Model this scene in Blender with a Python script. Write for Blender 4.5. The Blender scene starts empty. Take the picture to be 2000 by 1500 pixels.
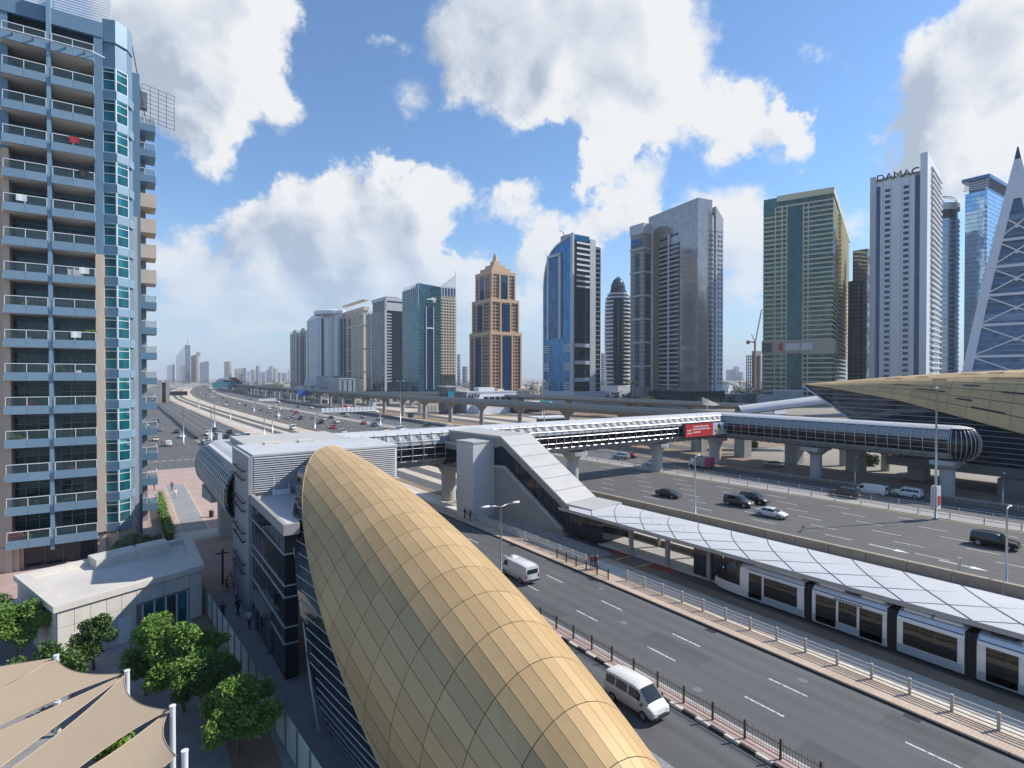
import bpy, bmesh, math, random
import numpy as np
from mathutils import Vector, Matrix
random.seed(7)
R = math.radians
sc = bpy.context.scene
COL = sc.collection

# ---------------------------------------------------------------- camera
# world frame: X runs across the road (away from us), Y along the road, Z up, metres
CAM_H, F_PX, YAW = 21.0, 1100.0, R(34.47)
cd = bpy.data.cameras.new('camera')
cam = bpy.data.objects.new('camera', cd)
COL.objects.link(cam)
cam.location = (0, 0, CAM_H)
cam.rotation_euler = (R(90 - 0.625), 0, -YAW)
cd.sensor_width = 36.0
cd.lens = 36.0 * F_PX / 2000.0
cd.clip_start, cd.clip_end = 0.5, 60000
sc.camera = cam
RX, RY = math.cos(YAW), -math.sin(YAW)      # camera right on the ground plane
FX, FY = math.sin(YAW), math.cos(YAW)       # camera forward on the ground plane
# ---------------------------------------------------------------- sun and sky
SUN_EL, SUN_AZ = R(40.0), R(111.0)          # azimuth clockwise from +Y
to_sun = Vector((math.sin(SUN_AZ) * math.cos(SUN_EL), math.cos(SUN_AZ) * math.cos(SUN_EL), math.sin(SUN_EL)))
sl = bpy.data.lights.new('sun', 'SUN')
sl.energy, sl.angle, sl.color = 4.1, R(0.53), (1.0, 0.94, 0.86)
so = bpy.data.objects.new('sun', sl)
COL.objects.link(so)
so.rotation_euler = (-to_sun).to_track_quat('-Z', 'Y').to_euler()
so.location = to_sun * 300
SKY_STRENGTH = 0.125
world = bpy.data.worlds.new('World')
sc.world = world
world.use_nodes = True
NT = world.node_tree
NT.nodes.clear()


class NB:
    """small node-graph writer"""
    def __init__(s, nt): s.nt = nt
    def n(s, t, **kw):
        nd = s.nt.nodes.new(t)
        for k, v in kw.items(): setattr(nd, k, v)
        return nd
    def put(s, sock, v):
        if isinstance(v, bpy.types.NodeSocket): s.nt.links.new(v, sock)
        elif v is not None: sock.default_value = v
    def m(s, op, a, b=None, c=None, clamp=False):
        nd = s.n('ShaderNodeMath', operation=op, use_clamp=clamp)
        s.put(nd.inputs[0], a)
        if b is not None: s.put(nd.inputs[1], b)
        if c is not None: s.put(nd.inputs[2], c)
        return nd.outputs[0]
    def v(s, op, a, b=None):
        nd = s.n('ShaderNodeVectorMath', operation=op)
        s.put(nd.inputs[0], a)
        if b is not None:
            s.put(nd.inputs['Scale'] if op == 'SCALE' else nd.inputs[1], b)
        return nd.outputs['Value'] if op in ('LENGTH', 'DISTANCE', 'DOT_PRODUCT') else nd.outputs[0]
    def noise(s, vec, scale, detail=4, rough=.55, out='Fac', dist=0.0):
        nd = s.n('ShaderNodeTexNoise')
        s.put(nd.inputs['Vector'], vec)
        nd.inputs['Scale'].default_value = scale
        nd.inputs['Detail'].default_value = detail
        nd.inputs['Roughness'].default_value = rough
        nd.inputs['Distortion'].default_value = dist
        return nd.outputs[out]
    def mix(s, f, a, b, mode='MIX'):
        nd = s.n('ShaderNodeMix', data_type='RGBA', blend_type=mode)
        s.put(nd.inputs[0], f); s.put(nd.inputs[6], a); s.put(nd.inputs[7], b)
        return nd.outputs[2]
    def ramp(s, f, stops):
        nd = s.n('ShaderNodeValToRGB')
        s.put(nd.inputs[0], f)
        e = nd.color_ramp.elements
        while len(e) < len(stops): e.new(0.5)
        for i, (p, c) in enumerate(stops):
            e[i].position = p
            e[i].color = (c, c, c, 1) if isinstance(c, (int, float)) else (*c, 1)
        return nd.outputs[0]
    def smooth(s, x, lo, hi):
        nd = s.n('ShaderNodeMapRange', interpolation_type='SMOOTHSTEP')
        s.put(nd.inputs[0], x)
        nd.inputs[1].default_value, nd.inputs[2].default_value = lo, hi
        return nd.outputs[0]


def direction(px, py):
    """unit world direction for a bearing / elevation read off the photograph"""
    u, w = (px - 1000) / F_PX, (738 - py) / F_PX
    d = Vector((FX + RX * u, FY + RY * u, w))
    return d.normalized()


# cumulus banks: (bearing px, elevation px, angular radius px, weight)
CLOUDS = [(330, 60, 190, 1), (470, 90, 170, 1), (520, 210, 110, 1), (420, 230, 110, .9), (560, 30, 90, .8),
          (930, 30, 130, 1), (1050, 70, 160, 1.1), (1190, 90, 170, 1.1), (1320, 60, 150, 1), (960, 165, 85, .8), (1090, 180, 80, .8),
          (1230, 250, 110, 1.1), (1200, 310, 60, .9), (1330, 190, 90, .9), (1440, 235, 75, 1), (1370, 310, 70, .8),
          (1025, 350, 55, .9), (480, 440, 75, 1), (560, 480, 110, 1), (660, 470, 120, 1), (770, 400, 85, .95), (840, 410, 80, .95),
          (740, 350, 50, .7), (800, 510, 110, .95), (910, 540, 90, .9), (690, 560, 120, .7), (470, 610, 150, .45), (820, 610, 140, .6), (330, 620, 100, .4),
          (1060, 460, 80, .9), (1170, 430, 90, 1), (1250, 410, 70, .9), (1010, 600, 110, .6), (1450, 450, 110, .75), (1480, 560, 120, .6),
          (1530, 290, 70, .75), (1680, 420, 80, .6), (1890, 60, 130, .95), (1990, 110, 190, 1.1), (1880, 200, 130, .9), (1800, 270, 90, .75), (1980, 280, 150, .9),
          (770, 85, 50, .6), (1540, 250, 55, .6), (1590, 330, 60, .5), (1660, 250, 45, .45), (1720, 180, 60, .5), (640, 380, 45, .5), (950, 420, 60, .5), (400, 560, 120, .5), (560, 600, 120, .55), (880, 460, 60, .6), (1110, 520, 90, .6), (1300, 470, 60, .5), (700, 640, 140, .5), (820, 200, 55, .45), (1600, 130, 45, .45),
          (2250, 120, 230, 1), (2500, 330, 220, .9), (-100, 160, 230, 1), (-500, 300, 260, .9), (-300, -200, 260, .9), (2300, -350, 300, .9), (600, -500, 330, 1), (1500, -520, 300, .9)]


def cloud_group(full):
    g = bpy.data.node_groups.new('cloud_density' if full else 'cloud_bulk', 'ShaderNodeTree')
    g.interface.new_socket('Vector', in_out='INPUT', socket_type='NodeSocketVector')
    g.interface.new_socket('Density', in_out='OUTPUT', socket_type='NodeSocketFloat')
    b = NB(g)
    gi, go = b.n('NodeGroupInput'), b.n('NodeGroupOutput')
    d = gi.outputs[0]
    big = b.noise(d, 5.0, 2, .58, 'Color')
    wv = b.v('SCALE', b.v('SUBTRACT', big, (.5, .5, .5)), 0.20)
    if full:
        fine = b.noise(d, 13.0, 5, .66, 'Color')
        wv = b.v('ADD', wv, b.v('SCALE', b.v('SUBTRACT', fine, (.5, .5, .5)), 0.14))
    dw = b.v('ADD', d, wv)
    tot = None
    for px, py, r, wgt in CLOUDS:
        c = direction(px, py)
        k = 1 / (1 + ((px - 1000) / F_PX) ** 2 + ((738 - py) / F_PX) ** 2) ** .5
        rr = r / F_PX * (.35 + .65 * k * k)
        dist = b.v('DISTANCE', dw, tuple(c))
        q = b.m('MULTIPLY_ADD', dist, -wgt / (rr * 1.16), wgt, clamp=True)
        tot = q if tot is None else b.m('ADD', tot, q)
    if not full:
        b.put(go.inputs[0], tot)
        return g
    # loose cloud everywhere else, behind the camera too
    sep = b.n('ShaderNodeSeparateXYZ'); b.put(sep.inputs[0], d)
    zz = b.m('ADD', b.m('MAXIMUM', sep.outputs[2], 0.0), .16)
    comb = b.n('ShaderNodeCombineXYZ')
    b.put(comb.inputs[0], b.m('DIVIDE', sep.outputs[0], zz)); b.put(comb.inputs[1], b.m('DIVIDE', sep.outputs[1], zz))
    wisp = b.noise(comb.outputs[0], 1.7, 5, .62, 'Fac', .6)
    tot = b.m('ADD', tot, b.m('MULTIPLY', b.m('SUBTRACT', wisp, .535), 1.35))
    b.put(go.inputs[0], tot)
    return g


def build_world():
    b = NB(NT)
    out = b.n('ShaderNodeOutputWorld')
    bg = b.n('ShaderNodeBackground')
    bg.inputs[1].default_value = SKY_STRENGTH
    sky = b.n('ShaderNodeTexSky', sky_type='NISHITA')
    sky.sun_disc = False
    sky.sun_elevation, sky.sun_rotation = SUN_EL, SUN_AZ
    sky.altitude, sky.air_density, sky.dust_density, sky.ozone_density = 0, 1.0, .15, 4.0
    tc = b.n('ShaderNodeTexCoord')
    d = tc.outputs['Generated']
    def dens(vec, full):
        nd = b.n('ShaderNodeGroup'); nd.node_tree = cloud_group(full)
        b.put(nd.inputs[0], vec)
        return nd.outputs[0]
    d0 = dens(d, True)
    d1 = dens(b.v('ADD', d, tuple((to_sun - Vector((0, 0, .2))).normalized() * 0.045)), False)
    mask = b.smooth(d0, .12, .58)
    # a cloud is bright on the side turned to the sun and greyer where it is thick towards it
    lit = b.m('ADD', .82, b.m('MULTIPLY', b.m('SUBTRACT', d0, d1), .55))
    lit = b.m('SUBTRACT', lit, b.m('MULTIPLY', b.smooth(d1, .45, 1.5), .24), clamp=True)
    ccol = b.ramp(lit, [(0.3, (2.5, 2.9, 3.5)), (.60, (3.8, 4.1, 4.5)), (.88, (5.0, 5.05, 5.1))])
    sep = b.n('ShaderNodeSeparateXYZ'); b.put(sep.inputs[0], d)
    # clouds low over the horizon lie behind more air
    near_h = b.smooth(sep.outputs[2], -.02, .30)
    mask = b.m('MULTIPLY', mask, b.m('MULTIPLY_ADD', near_h, .62, .36))
    tint = b.mix(1.0, sky.outputs[0], (.80, .93, 1.0, 1), 'MULTIPLY')
    base = b.mix(b.m('MULTIPLY_ADD', near_h, -.66, .68), tint, (2.8, 3.35, 4.0, 1))
    b.put(bg.inputs[0], b.mix(mask, base, ccol))
    NT.links.new(bg.outputs[0], out.inputs[0])


build_world()
world.cycles.sampling_method, world.cycles.sample_map_resolution = 'MANUAL', 256
vs = sc.view_settings
vs.view_transform, vs.look, vs.exposure, vs.gamma = 'Standard', 'None', 0.55, 1.0
vs.use_curve_mapping = False
sc.cycles.use_denoising = True
sc.cycles.max_bounces = 6
sc.cycles.volume_bounces = 0
sc.cycles.caustics_reflective = sc.cycles.caustics_refractive = False

# ---------------------------------------------------------------- mesh and object helpers
class MB:
    """collects shapes; build() links them as one mesh object"""
    def __init__(s): s.v, s.f, s.mi, s.cur = [], [], [], 0
    def mat(s, i): s.cur = i; return s
    def add(s, vs, fs):
        k = len(s.v)
        s.v += [tuple(p) for p in vs]
        s.f += [tuple(k + i for i in f) for f in fs]
        s.mi += [s.cur] * len(fs)
        return s
    def box(s, x0, x1, y0, y1, z0, z1):
        return s.add([(x0, y0, z0), (x1, y0, z0), (x1, y1, z0), (x0, y1, z0), (x0, y0, z1), (x1, y0, z1), (x1, y1, z1), (x0, y1, z1)],
                     [(0, 3, 2, 1), (4, 5, 6, 7), (0, 1, 5, 4), (1, 2, 6, 5), (2, 3, 7, 6), (3, 0, 4, 7)])
    def bbox(s, x0, x1, y0, y1, z0, z1, b):
        """box with chamfered vertical and top edges"""
        return s.prism([(x0 + b, y0), (x1 - b, y0), (x1, y0 + b), (x1, y1 - b), (x1 - b, y1), (x0 + b, y1), (x0, y1 - b), (x0, y0 + b)], z0, z1 - b) \
                .frustum([(x0 + b, y0), (x1 - b, y0), (x1, y0 + b), (x1, y1 - b), (x1 - b, y1), (x0 + b, y1), (x0, y1 - b), (x0, y0 + b)], z1 - b, z1, b)
    def frustum(s, poly, z0, z1, inset):
        cx = sum(p[0] for p in poly) / len(poly); cy = sum(p[1] for p in poly) / len(poly)
        top = [(p[0] - inset * np.sign(p[0] - cx), p[1] - inset * np.sign(p[1] - cy)) for p in poly]
        n = len(poly)
        return s.add([(x, y, z0) for x, y in poly] + [(x, y, z1) for x, y in top],
                     [tuple(range(n, 2 * n))] + [(i, (i + 1) % n, n + (i + 1) % n, n + i) for i in range(n)])
    def prism(s, poly, z0, z1, top=True):
        """poly counter-clockwise in XY; z0, z1 numbers or lists"""
        n = len(poly)
        a = z0 if isinstance(z0, (list, tuple)) else [z0] * n
        c = z1 if isinstance(z1, (list, tuple)) else [z1] * n
        return s.add([(p[0], p[1], a[i]) for i, p in enumerate(poly)] + [(p[0], p[1], c[i]) for i, p in enumerate(poly)],
                     [tuple(reversed(range(n))), tuple(range(n, 2 * n))] + [(i, (i + 1) % n, n + (i + 1) % n, n + i) for i in range(n)])
    def bar(s, p, q, w, h=None, up=(0, 0, 1)):
        """rectangular bar from p to q, w wide and h deep"""
        h = h or w
        p, q = Vector(p), Vector(q)
        d = (q - p).normalized()
        up = Vector(up)
        if abs(d.dot(up)) > .98: up = Vector((1, 0, 0)) if abs(d.x) < .9 else Vector((0, 1, 0))
        a = d.cross(up).normalized() * w / 2
        c = a.cross(d).normalized() * h / 2
        vs_ = [o + sa * a + sb * c for o in (p, q) for sa, sb in ((-1, -1), (1, -1), (1, 1), (-1, 1))]
        return s.add(vs_, [(3, 2, 1, 0), (4, 5, 6, 7), (0, 1, 5, 4), (1, 2, 6, 5), (2, 3, 7, 6), (3, 0, 4, 7)])
    def tube(s, path, r, n=8, closed=False):
        path = [Vector(p) for p in path]
        k = len(path)
        rs = r if isinstance(r, (list, tuple)) else [r] * k
        vs_, fs = [], []
        ref = None
        for i, p in enumerate(path):
            if closed: d = path[(i + 1) % k] - path[i - 1]
            else: d = path[min(i + 1, k - 1)] - path[max(i - 1, 0)]
            d.normalize()
            if ref is None: ref = Vector((0, 0, 1)) if abs(d.z) < .9 else Vector((1, 0, 0))
            a = d.cross(ref).normalized(); b_ = a.cross(d).normalized()
            ref = b_
            vs_ += [p + (a * math.cos(2 * math.pi * j / n) + b_ * math.sin(2 * math.pi * j / n)) * rs[i] for j in range(n)]
        for i in range(k if closed else k - 1):
            for j in range(n):
                i2 = (i + 1) % k
                fs.append((i * n + j, i * n + (j + 1) % n, i2 * n + (j + 1) % n, i2 * n + j))
        if not closed: fs += [tuple(range(n)), tuple(range((k - 1) * n, k * n))[::-1]]
        return s.add(vs_, fs)
    def cyl(s, c, r, z0, z1, n=16, r2=None):
        r2 = r if r2 is None else r2
        a = [2 * math.pi * i / n for i in range(n)]
        return s.add([(c[0] + r * math.cos(t), c[1] + r * math.sin(t), z0) for t in a] + [(c[0] + r2 * math.cos(t), c[1] + r2 * math.sin(t), z1) for t in a],
                     [tuple(reversed(range(n))), tuple(range(n, 2 * n))] + [(i, (i + 1) % n, n + (i + 1) % n, n + i) for i in range(n)])
    def loft(s, rings, cap=True, close=True):
        n = len(rings[0])
        vs_ = [p for r_ in rings for p in r_]
        fs = []
        for i in range(len(rings) - 1):
            for j in range(n if close else n - 1):
                fs.append((i * n + j, i * n + (j + 1) % n, (i + 1) * n + (j + 1) % n, (i + 1) * n + j))
        if cap: fs += [tuple(reversed(range(n))), tuple(range((len(rings) - 1) * n, len(rings) * n))]
        return s.add(vs_, fs)
    def grid(s, fn, us, vs2):
        n = len(vs2)
        return s.add([fn(u, w) for u in us for w in vs2],
                     [(i * n + j, (i + 1) * n + j, (i + 1) * n + j + 1, i * n + j + 1) for i in range(len(us) - 1) for j in range(n - 1)])
    def quad(s, a, b, c, d): return s.add([a, b, c, d], [(0, 1, 2, 3)])
    def mesh(s, name, mats, smooth=False):
        me = bpy.data.meshes.new(name)
        me.from_pydata(s.v, [], s.f)
        if not isinstance(mats, (list, tuple)): mats = [mats]
        for m_ in mats: me.materials.append(m_)
        if len(mats) > 1: me.polygons.foreach_set('material_index', s.mi)
        if smooth is not False:
            me.polygons.foreach_set('use_smooth', [True] * len(me.polygons))
            if smooth is not True: me.set_sharp_from_angle(angle=R(smooth))
        me.update()
        return me
    def build(s, name, mats, parent=None, smooth=False, **tags):
        return link(name, s.mesh(name, mats, smooth), parent, **tags)


def link(name, data, parent=None, loc=None, rz=None, world_space=True, **tags):
    o = bpy.data.objects.new(name, data)
    COL.objects.link(o)
    if loc is not None: o.location = loc
    if rz is not None: o.rotation_euler = (0, 0, rz) if isinstance(rz, (int, float)) else rz
    if parent is not None:
        o.parent = parent
        if world_space and parent.type == 'EMPTY':
            o.matrix_parent_inverse = parent.matrix_basis.inverted()
    for k, v in tags.items(): o[k] = v
    return o


def thing(name, label, category, loc=(0, 0, 0), rz=0.0, group=None):
    e = bpy.data.objects.new(name, None)
    COL.objects.link(e)
    e.empty_display_size = .3
    e.location = loc
    e.rotation_euler = (0, 0, rz)
    e.matrix_basis = Matrix.LocRotScale(Vector(loc), e.rotation_euler.to_quaternion(), None)
    e['label'], e['category'] = label, category
    if group: e['group'] = group
    return e


def part(parent, name, mb, mats, smooth=False, local=False, **tags):
    """a part of a thing; local=True when the shape is written in the thing's own frame"""
    return link(name, mb.mesh(name, mats, smooth), parent, world_space=not local, **tags)


def copy_tree(src, loc, rz, label, group=None):
    r = src.copy(); COL.objects.link(r)
    r.matrix_basis = Matrix.LocRotScale(Vector(loc), Matrix.Rotation(rz, 3, 'Z').to_quaternion(), None)
    r['label'] = label
    if group: r['group'] = group
    def rec(s_, d_):
        for ch in s_.children:
            c = ch.copy(); COL.objects.link(c); c.parent = d_
            rec(ch, c)
    rec(src, r)
    return r


def lerp(a, b, t): return a + (b - a) * t


# ---------------------------------------------------------------- materials
def pmat(name):
    m_ = bpy.data.materials.new(name)
    m_.use_nodes = True
    b = NB(m_.node_tree)
    return m_, b, m_.node_tree.nodes['Principled BSDF']


def mat(name, col, rough=.6, metal=0.0, var=.12, scale=1.2, bump=0.0, rnd=0.0, spec=.5, stretch=None, fine=0.0, streak=0.0):
    """plain surface: colour with soft dirt/wear variation, optional per-object tint, relief and rain streaks"""
    m_, b, p = pmat(name)
    c = (*col, 1)
    geo = b.n('ShaderNodeNewGeometry')
    pos = geo.outputs['Position']
    if stretch: pos = b.v('MULTIPLY', pos, stretch)
    out = c
    if var:
        f = b.noise(pos, scale, 5, .6)
        k = b.m('MULTIPLY_ADD', f, var * 2.4, 1 - var * 1.2)
        if fine: k = b.m('MULTIPLY', k, b.m('MULTIPLY_ADD', b.noise(pos, scale * 40, 2), fine * 2, 1 - fine))
        if streak:
            sp = b.v('MULTIPLY', geo.outputs['Position'], (2.2, 2.2, .12))
            k = b.m('MULTIPLY', k, b.m('MULTIPLY_ADD', b.noise(sp, 1.0, 4), streak * 2, 1 - streak))
        if rnd:
            oi = b.n('ShaderNodeObjectInfo')
            k = b.m('MULTIPLY', k, b.m('MULTIPLY_ADD', oi.outputs['Random'], rnd * 2, 1 - rnd))
        out = b.v('SCALE', c[:3], k)
    elif rnd:
        oi = b.n('ShaderNodeObjectInfo')
        out = b.v('SCALE', c[:3], b.m('MULTIPLY_ADD', oi.outputs['Random'], rnd * 2, 1 - rnd))
    b.put(p.inputs['Base Color'], out)
    p.inputs['Metallic'].default_value = metal
    p.inputs['Specular IOR Level'].default_value = spec
    if var and rough > .15:
        b.put(p.inputs['Roughness'], b.m('MULTIPLY_ADD', b.noise(pos, scale * 2.3, 3), .16, rough - .08))
    else: p.inputs['Roughness'].default_value = rough
    if bump:
        bn = b.n('ShaderNodeBump')
        bn.inputs['Strength'].default_value = bump
        bn.inputs['Distance'].default_value = .02
        b.put(bn.inputs['Height'], b.noise(pos, scale * 12, 3))
        b.put(p.inputs['Normal'], bn.outputs[0])
    return m_


def facade_glass(name, col, rough=.05, metal=.55, cell=(1.5, 1.5, 3.6), warp=.012, var=.35, line=0.0, linecol=(.5, .5, .52)):
    """curtain-wall glass: every pane tilts a hair differently and has its own tint; fine mullion lines when too small to model"""
    m_, b, p = pmat(name)
    geo = b.n('ShaderNodeNewGeometry')
    tc = b.n('ShaderNodeTexCoord')
    pos = tc.outputs['Object']
    q = b.v('DIVIDE', pos, cell)
    wn = b.n('ShaderNodeTexWhiteNoise', noise_dimensions='3D')
    b.put(wn.inputs['Vector'], b.v('FLOOR', b.v('ADD', q, (.37, .37, .02))))
    k = b.m('MULTIPLY_ADD', wn.outputs['Value'], var * 2, 1 - var)
    c = b.v('SCALE', col, k)
    if line:
        fr = b.v('FRACTION', b.v('ADD', q, (.37, .37, .02)))
        sp = b.n('ShaderNodeSeparateXYZ'); b.put(sp.inputs[0], fr)
        e = b.m('MAXIMUM', b.m('LESS_THAN', sp.outputs[2], line), b.m('MULTIPLY', b.m('LESS_THAN', sp.outputs[0], line * 1.4), 1.0))
        c = b.mix(b.m('MULTIPLY', e, .75), c, (*linecol, 1))
    b.put(p.inputs['Base Color'], c)
    nrm = b.v('ADD', geo.outputs['Normal'], b.v('SCALE', b.v('SUBTRACT', wn.outputs['Color'], (.5, .5, .5)), warp * 2))
    wob = b.noise(geo.outputs['Position'], .35, 2, .5, 'Color')
    nrm = b.v('ADD', nrm, b.v('SCALE', b.v('SUBTRACT', wob, (.5, .5, .5)), warp * 1.5))
    b.put(p.inputs['Normal'], b.v('NORMALIZE', nrm))
    p.inputs['Metallic'].default_value = metal
    p.inputs['Roughness'].default_value = rough
    return m_


def paving(name, c1, c2, mortar, w=.4, h=.2, var=.25):
    m_, b, p = pmat(name)
    geo = b.n('ShaderNodeNewGeometry')
    br = b.n('ShaderNodeTexBrick')
    b.put(br.inputs['Vector'], geo.outputs['Position'])
    br.inputs['Scale'].default_value = 1.0
    br.inputs['Brick Width'].default_value, br.inputs['Row Height'].default_value = w, h
    br.inputs['Mortar Size'].default_value = .012
    br.inputs['Color1'].default_value, br.inputs['Color2'].default_value, br.inputs['Mortar'].default_value = (*c1, 1), (*c2, 1), (*mortar, 1)
    k = b.m('MULTIPLY_ADD', b.noise(geo.outputs['Position'], .35, 5, .6), var * 2.4, 1 - var * 1.2)
    b.put(p.inputs['Base Color'], b.v('SCALE', br.outputs[0], k))
    p.inputs['Roughness'].default_value = .8
    return m_


def asphalt(name, base, streak=.16, ang=0.0, var=.22):
    """worn asphalt: long wheel tracks, oil stains, patches, fine aggregate"""
    m_, b, p = pmat(name)
    geo = b.n('ShaderNodeNewGeometry')
    pos = geo.outputs['Position']
    rot = b.n('ShaderNodeVectorRotate', rotation_type='Z_AXIS')
    b.put(rot.inputs['Vector'], pos); rot.inputs['Angle'].default_value = ang
    st = b.noise(b.v('MULTIPLY', rot.outputs[0], (.9, .012, 1)), 1.0, 4, .6)
    st2 = b.noise(b.v('MULTIPLY', rot.outputs[0], (2.6, .05, 1)), 1.0, 3, .6)
    patch = b.noise(pos, .06, 5, .6)
    fine = b.noise(pos, 9.0, 2)
    k = b.m('MULTIPLY_ADD', st, streak * 2, 1 - streak)
    k = b.m('MULTIPLY', k, b.m('MULTIPLY_ADD', st2, streak * 1.4, 1 - streak * .7))
    k = b.m('MULTIPLY', k, b.m('MULTIPLY_ADD', patch, var * 2, 1 - var))
    k = b.m('MULTIPLY', k, b.m('MULTIPLY_ADD', fine, .24, .88))
    sx = b.n('ShaderNodeSeparateXYZ'); b.put(sx.inputs[0], rot.outputs[0])
    trk = b.m('COSINE', b.m('MULTIPLY', sx.outputs[0], 3.62))
    k = b.m('MULTIPLY', k, b.m('MULTIPLY_ADD', b.m('MULTIPLY', trk, b.noise(b.v('MULTIPLY', pos, (.3, .02, 1)), 1.0, 2)), .14, 1.0))
    oil = b.smooth(b.noise(pos, .55, 5, .7), .60, .74)
    k = b.m('MULTIPLY', k, b.m('MULTIPLY_ADD', oil, -.20, 1.0))
    b.put(p.inputs['Base Color'], b.v('SCALE', base, k))
    p.inputs['Roughness'].default_value = .82
    p.inputs['Specular IOR Level'].default_value = .35
    return m_


M = {}
M['asphalt'] = asphalt('asphalt_street', (.100, .102, .104), .17, 0)
M['asphalt_hw'] = asphalt('asphalt_highway', (.105, .103, .099), .26, R(-3.2))
M['asphalt_far'] = asphalt('asphalt_far', (.11, .11, .11), .2, 0)
def worn_paint(name, col):
    m_, b, p = pmat(name)
    geo = b.n('ShaderNodeNewGeometry')
    w = b.smooth(b.noise(geo.outputs['Position'], 5.0, 5, .7), .36, .56)
    b.put(p.inputs['Base Color'], b.mix(w, (.16, .16, .16, 1), (*col, 1)))
    p.inputs['Roughness'].default_value = .7
    return m_
M['paint'] = mat('white_paint', (.72, .72, .70), .6, var=.2, scale=3)
M['road_paint'] = worn_paint('road_paint_white', (.60, .60, .58))
M['paint_y'] = mat('road_paint_yellow', (.62, .47, .17), .6, var=.2, scale=2)
M['ground'] = mat('dusty_ground', (.27, .245, .21), .9, var=.45, scale=.02)
M['sand'] = mat('sand', (.50, .43, .34), .95, var=.35, scale=.12, bump=.4, fine=.15)
M['sand_dark'] = mat('dry_soil', (.24, .175, .12), .95, var=.45, scale=.3, bump=.4, fine=.2)
M['pave_pink'] = paving('brick_paving_pink', (.46, .33, .29), (.40, .29, .255), (.30, .25, .22))
M['pave_grey'] = paving('block_paving_grey', (.30, .30, .305), (.25, .25, .26), (.19, .19, .19))
M['pave_tan'] = paving('block_paving_tan', (.52, .40, .30), (.47, .35, .27), (.34, .28, .22))
M['pave_light'] = mat('concrete_apron', (.52, .50, .47), .8, var=.2, scale=.4, fine=.08)
M['concrete'] = mat('concrete', (.31, .30, .285), .8, var=.2, scale=.35, streak=.12, fine=.06)
M['concrete_lt'] = mat('pale_concrete', (.44, .435, .42), .75, var=.16, scale=.4, streak=.12)
M['concrete_dk'] = mat('dark_concrete', (.17, .165, .16), .8, var=.2, scale=.4, streak=.12)
M['kerb'] = mat('kerb_stone', (.45, .43, .40), .8, var=.22, scale=.9)
M['kerb_blk'] = mat('kerb_black_paint', (.035, .035, .037), .6, var=.3, scale=2)
M['kerb_wht'] = mat('kerb_cream_paint', (.62, .58, .50), .7, var=.25, scale=2)
M['steel'] = mat('galvanised_steel', (.52, .53, .54), .38, .65, var=.1, scale=2)
M['white_metal'] = mat('white_painted_metal', (.76, .77, .78), .35, .1, var=.08, scale=.6)
M['roof_white'] = mat('white_roof_sheet', (.54, .55, .555), .45, .1, var=.14, scale=.25, fine=.03)
M['grey_metal'] = mat('grey_metal', (.24, .25, .255), .42, .5, var=.15, scale=1.5)
M['dark_metal'] = mat('dark_metal', (.05, .052, .055), .45, .4, var=.2, scale=2)
M['fence_dark'] = mat('fence_dark_brown', (.075, .06, .055), .5, .2, var=.2, scale=2)
M['railing'] = mat('railing_beige_steel', (.50, .46, .41), .5, .2, var=.15, scale=2)
M['black'] = mat('black_rubber', (.018, .018, .019), .75, var=.2, scale=3)
M['dark_glass'] = facade_glass('dark_glass', (.020, .027, .038), .05, .0, (1.5, 1.5, 2.0), .006, .3)
M['car_glass'] = mat('car_glass', (.012, .014, .017), .04, 0, var=0, spec=.8)
M['leaf'] = None

# ---------------------------------------------------------------- ground, roads, pavements
def curve(ys, xs):
    g = np.arange(-400, 6001, 10.0)
    v = np.interp(g, ys, xs)
    k = np.ones(13) / 13
    v2 = np.convolve(np.pad(v, 6, mode='edge'), k, mode='valid')
    return lambda y: float(np.interp(y, g, v2))


HL = curve([-400, -50, 20, 65, 215, 300, 420, 520, 700, 946, 1500, 2500, 6000], [97, 77.6, 73.7, 71.2, 64.8, 62.4, 61.3, 60.7, 65, 80, 135, 270, 900])
SR_L = curve([-400, 100, 165, 340, 600, 950, 1500, 6000], [24.4, 24.4, 20.8, 20.3, 20, 36, 92, 850])
SR_R = curve([-400, 75, 213, 340, 600, 950, 1500, 6000], [40.3, 40.3, 37.6, 35.4, 33, 47, 105, 864])
TRAM = curve([-400, 60, 210, 310, 436, 670, 950, 1500, 6000], [49.4, 49.6, 48.6, 45.2, 43.2, 42.5, 57, 113, 874])
VIA = curve([-400, 100, 171, 254, 500, 800, 1100, 1500, 2500, 6000], [139, 136.5, 130, 127, 128, 136, 152, 190, 330, 960])


def strip(name, fl, fr, y0, y1, z, m_, step=10.0, kind='structure', parent=None, mb=None):
    ys = list(np.arange(y0, y1, step)) + [y1]
    fl_ = fl if callable(fl) else (lambda y: fl)
    fr_ = fr if callable(fr) else (lambda y: fr)
    b = mb or MB()
    b.grid(lambda y, t: (lerp(fl_(y), fr_(y), t), y, z), ys, [1, 0])
    if mb is None:
        return link(name, b.mesh(name, m_), parent, kind=kind)


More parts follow.
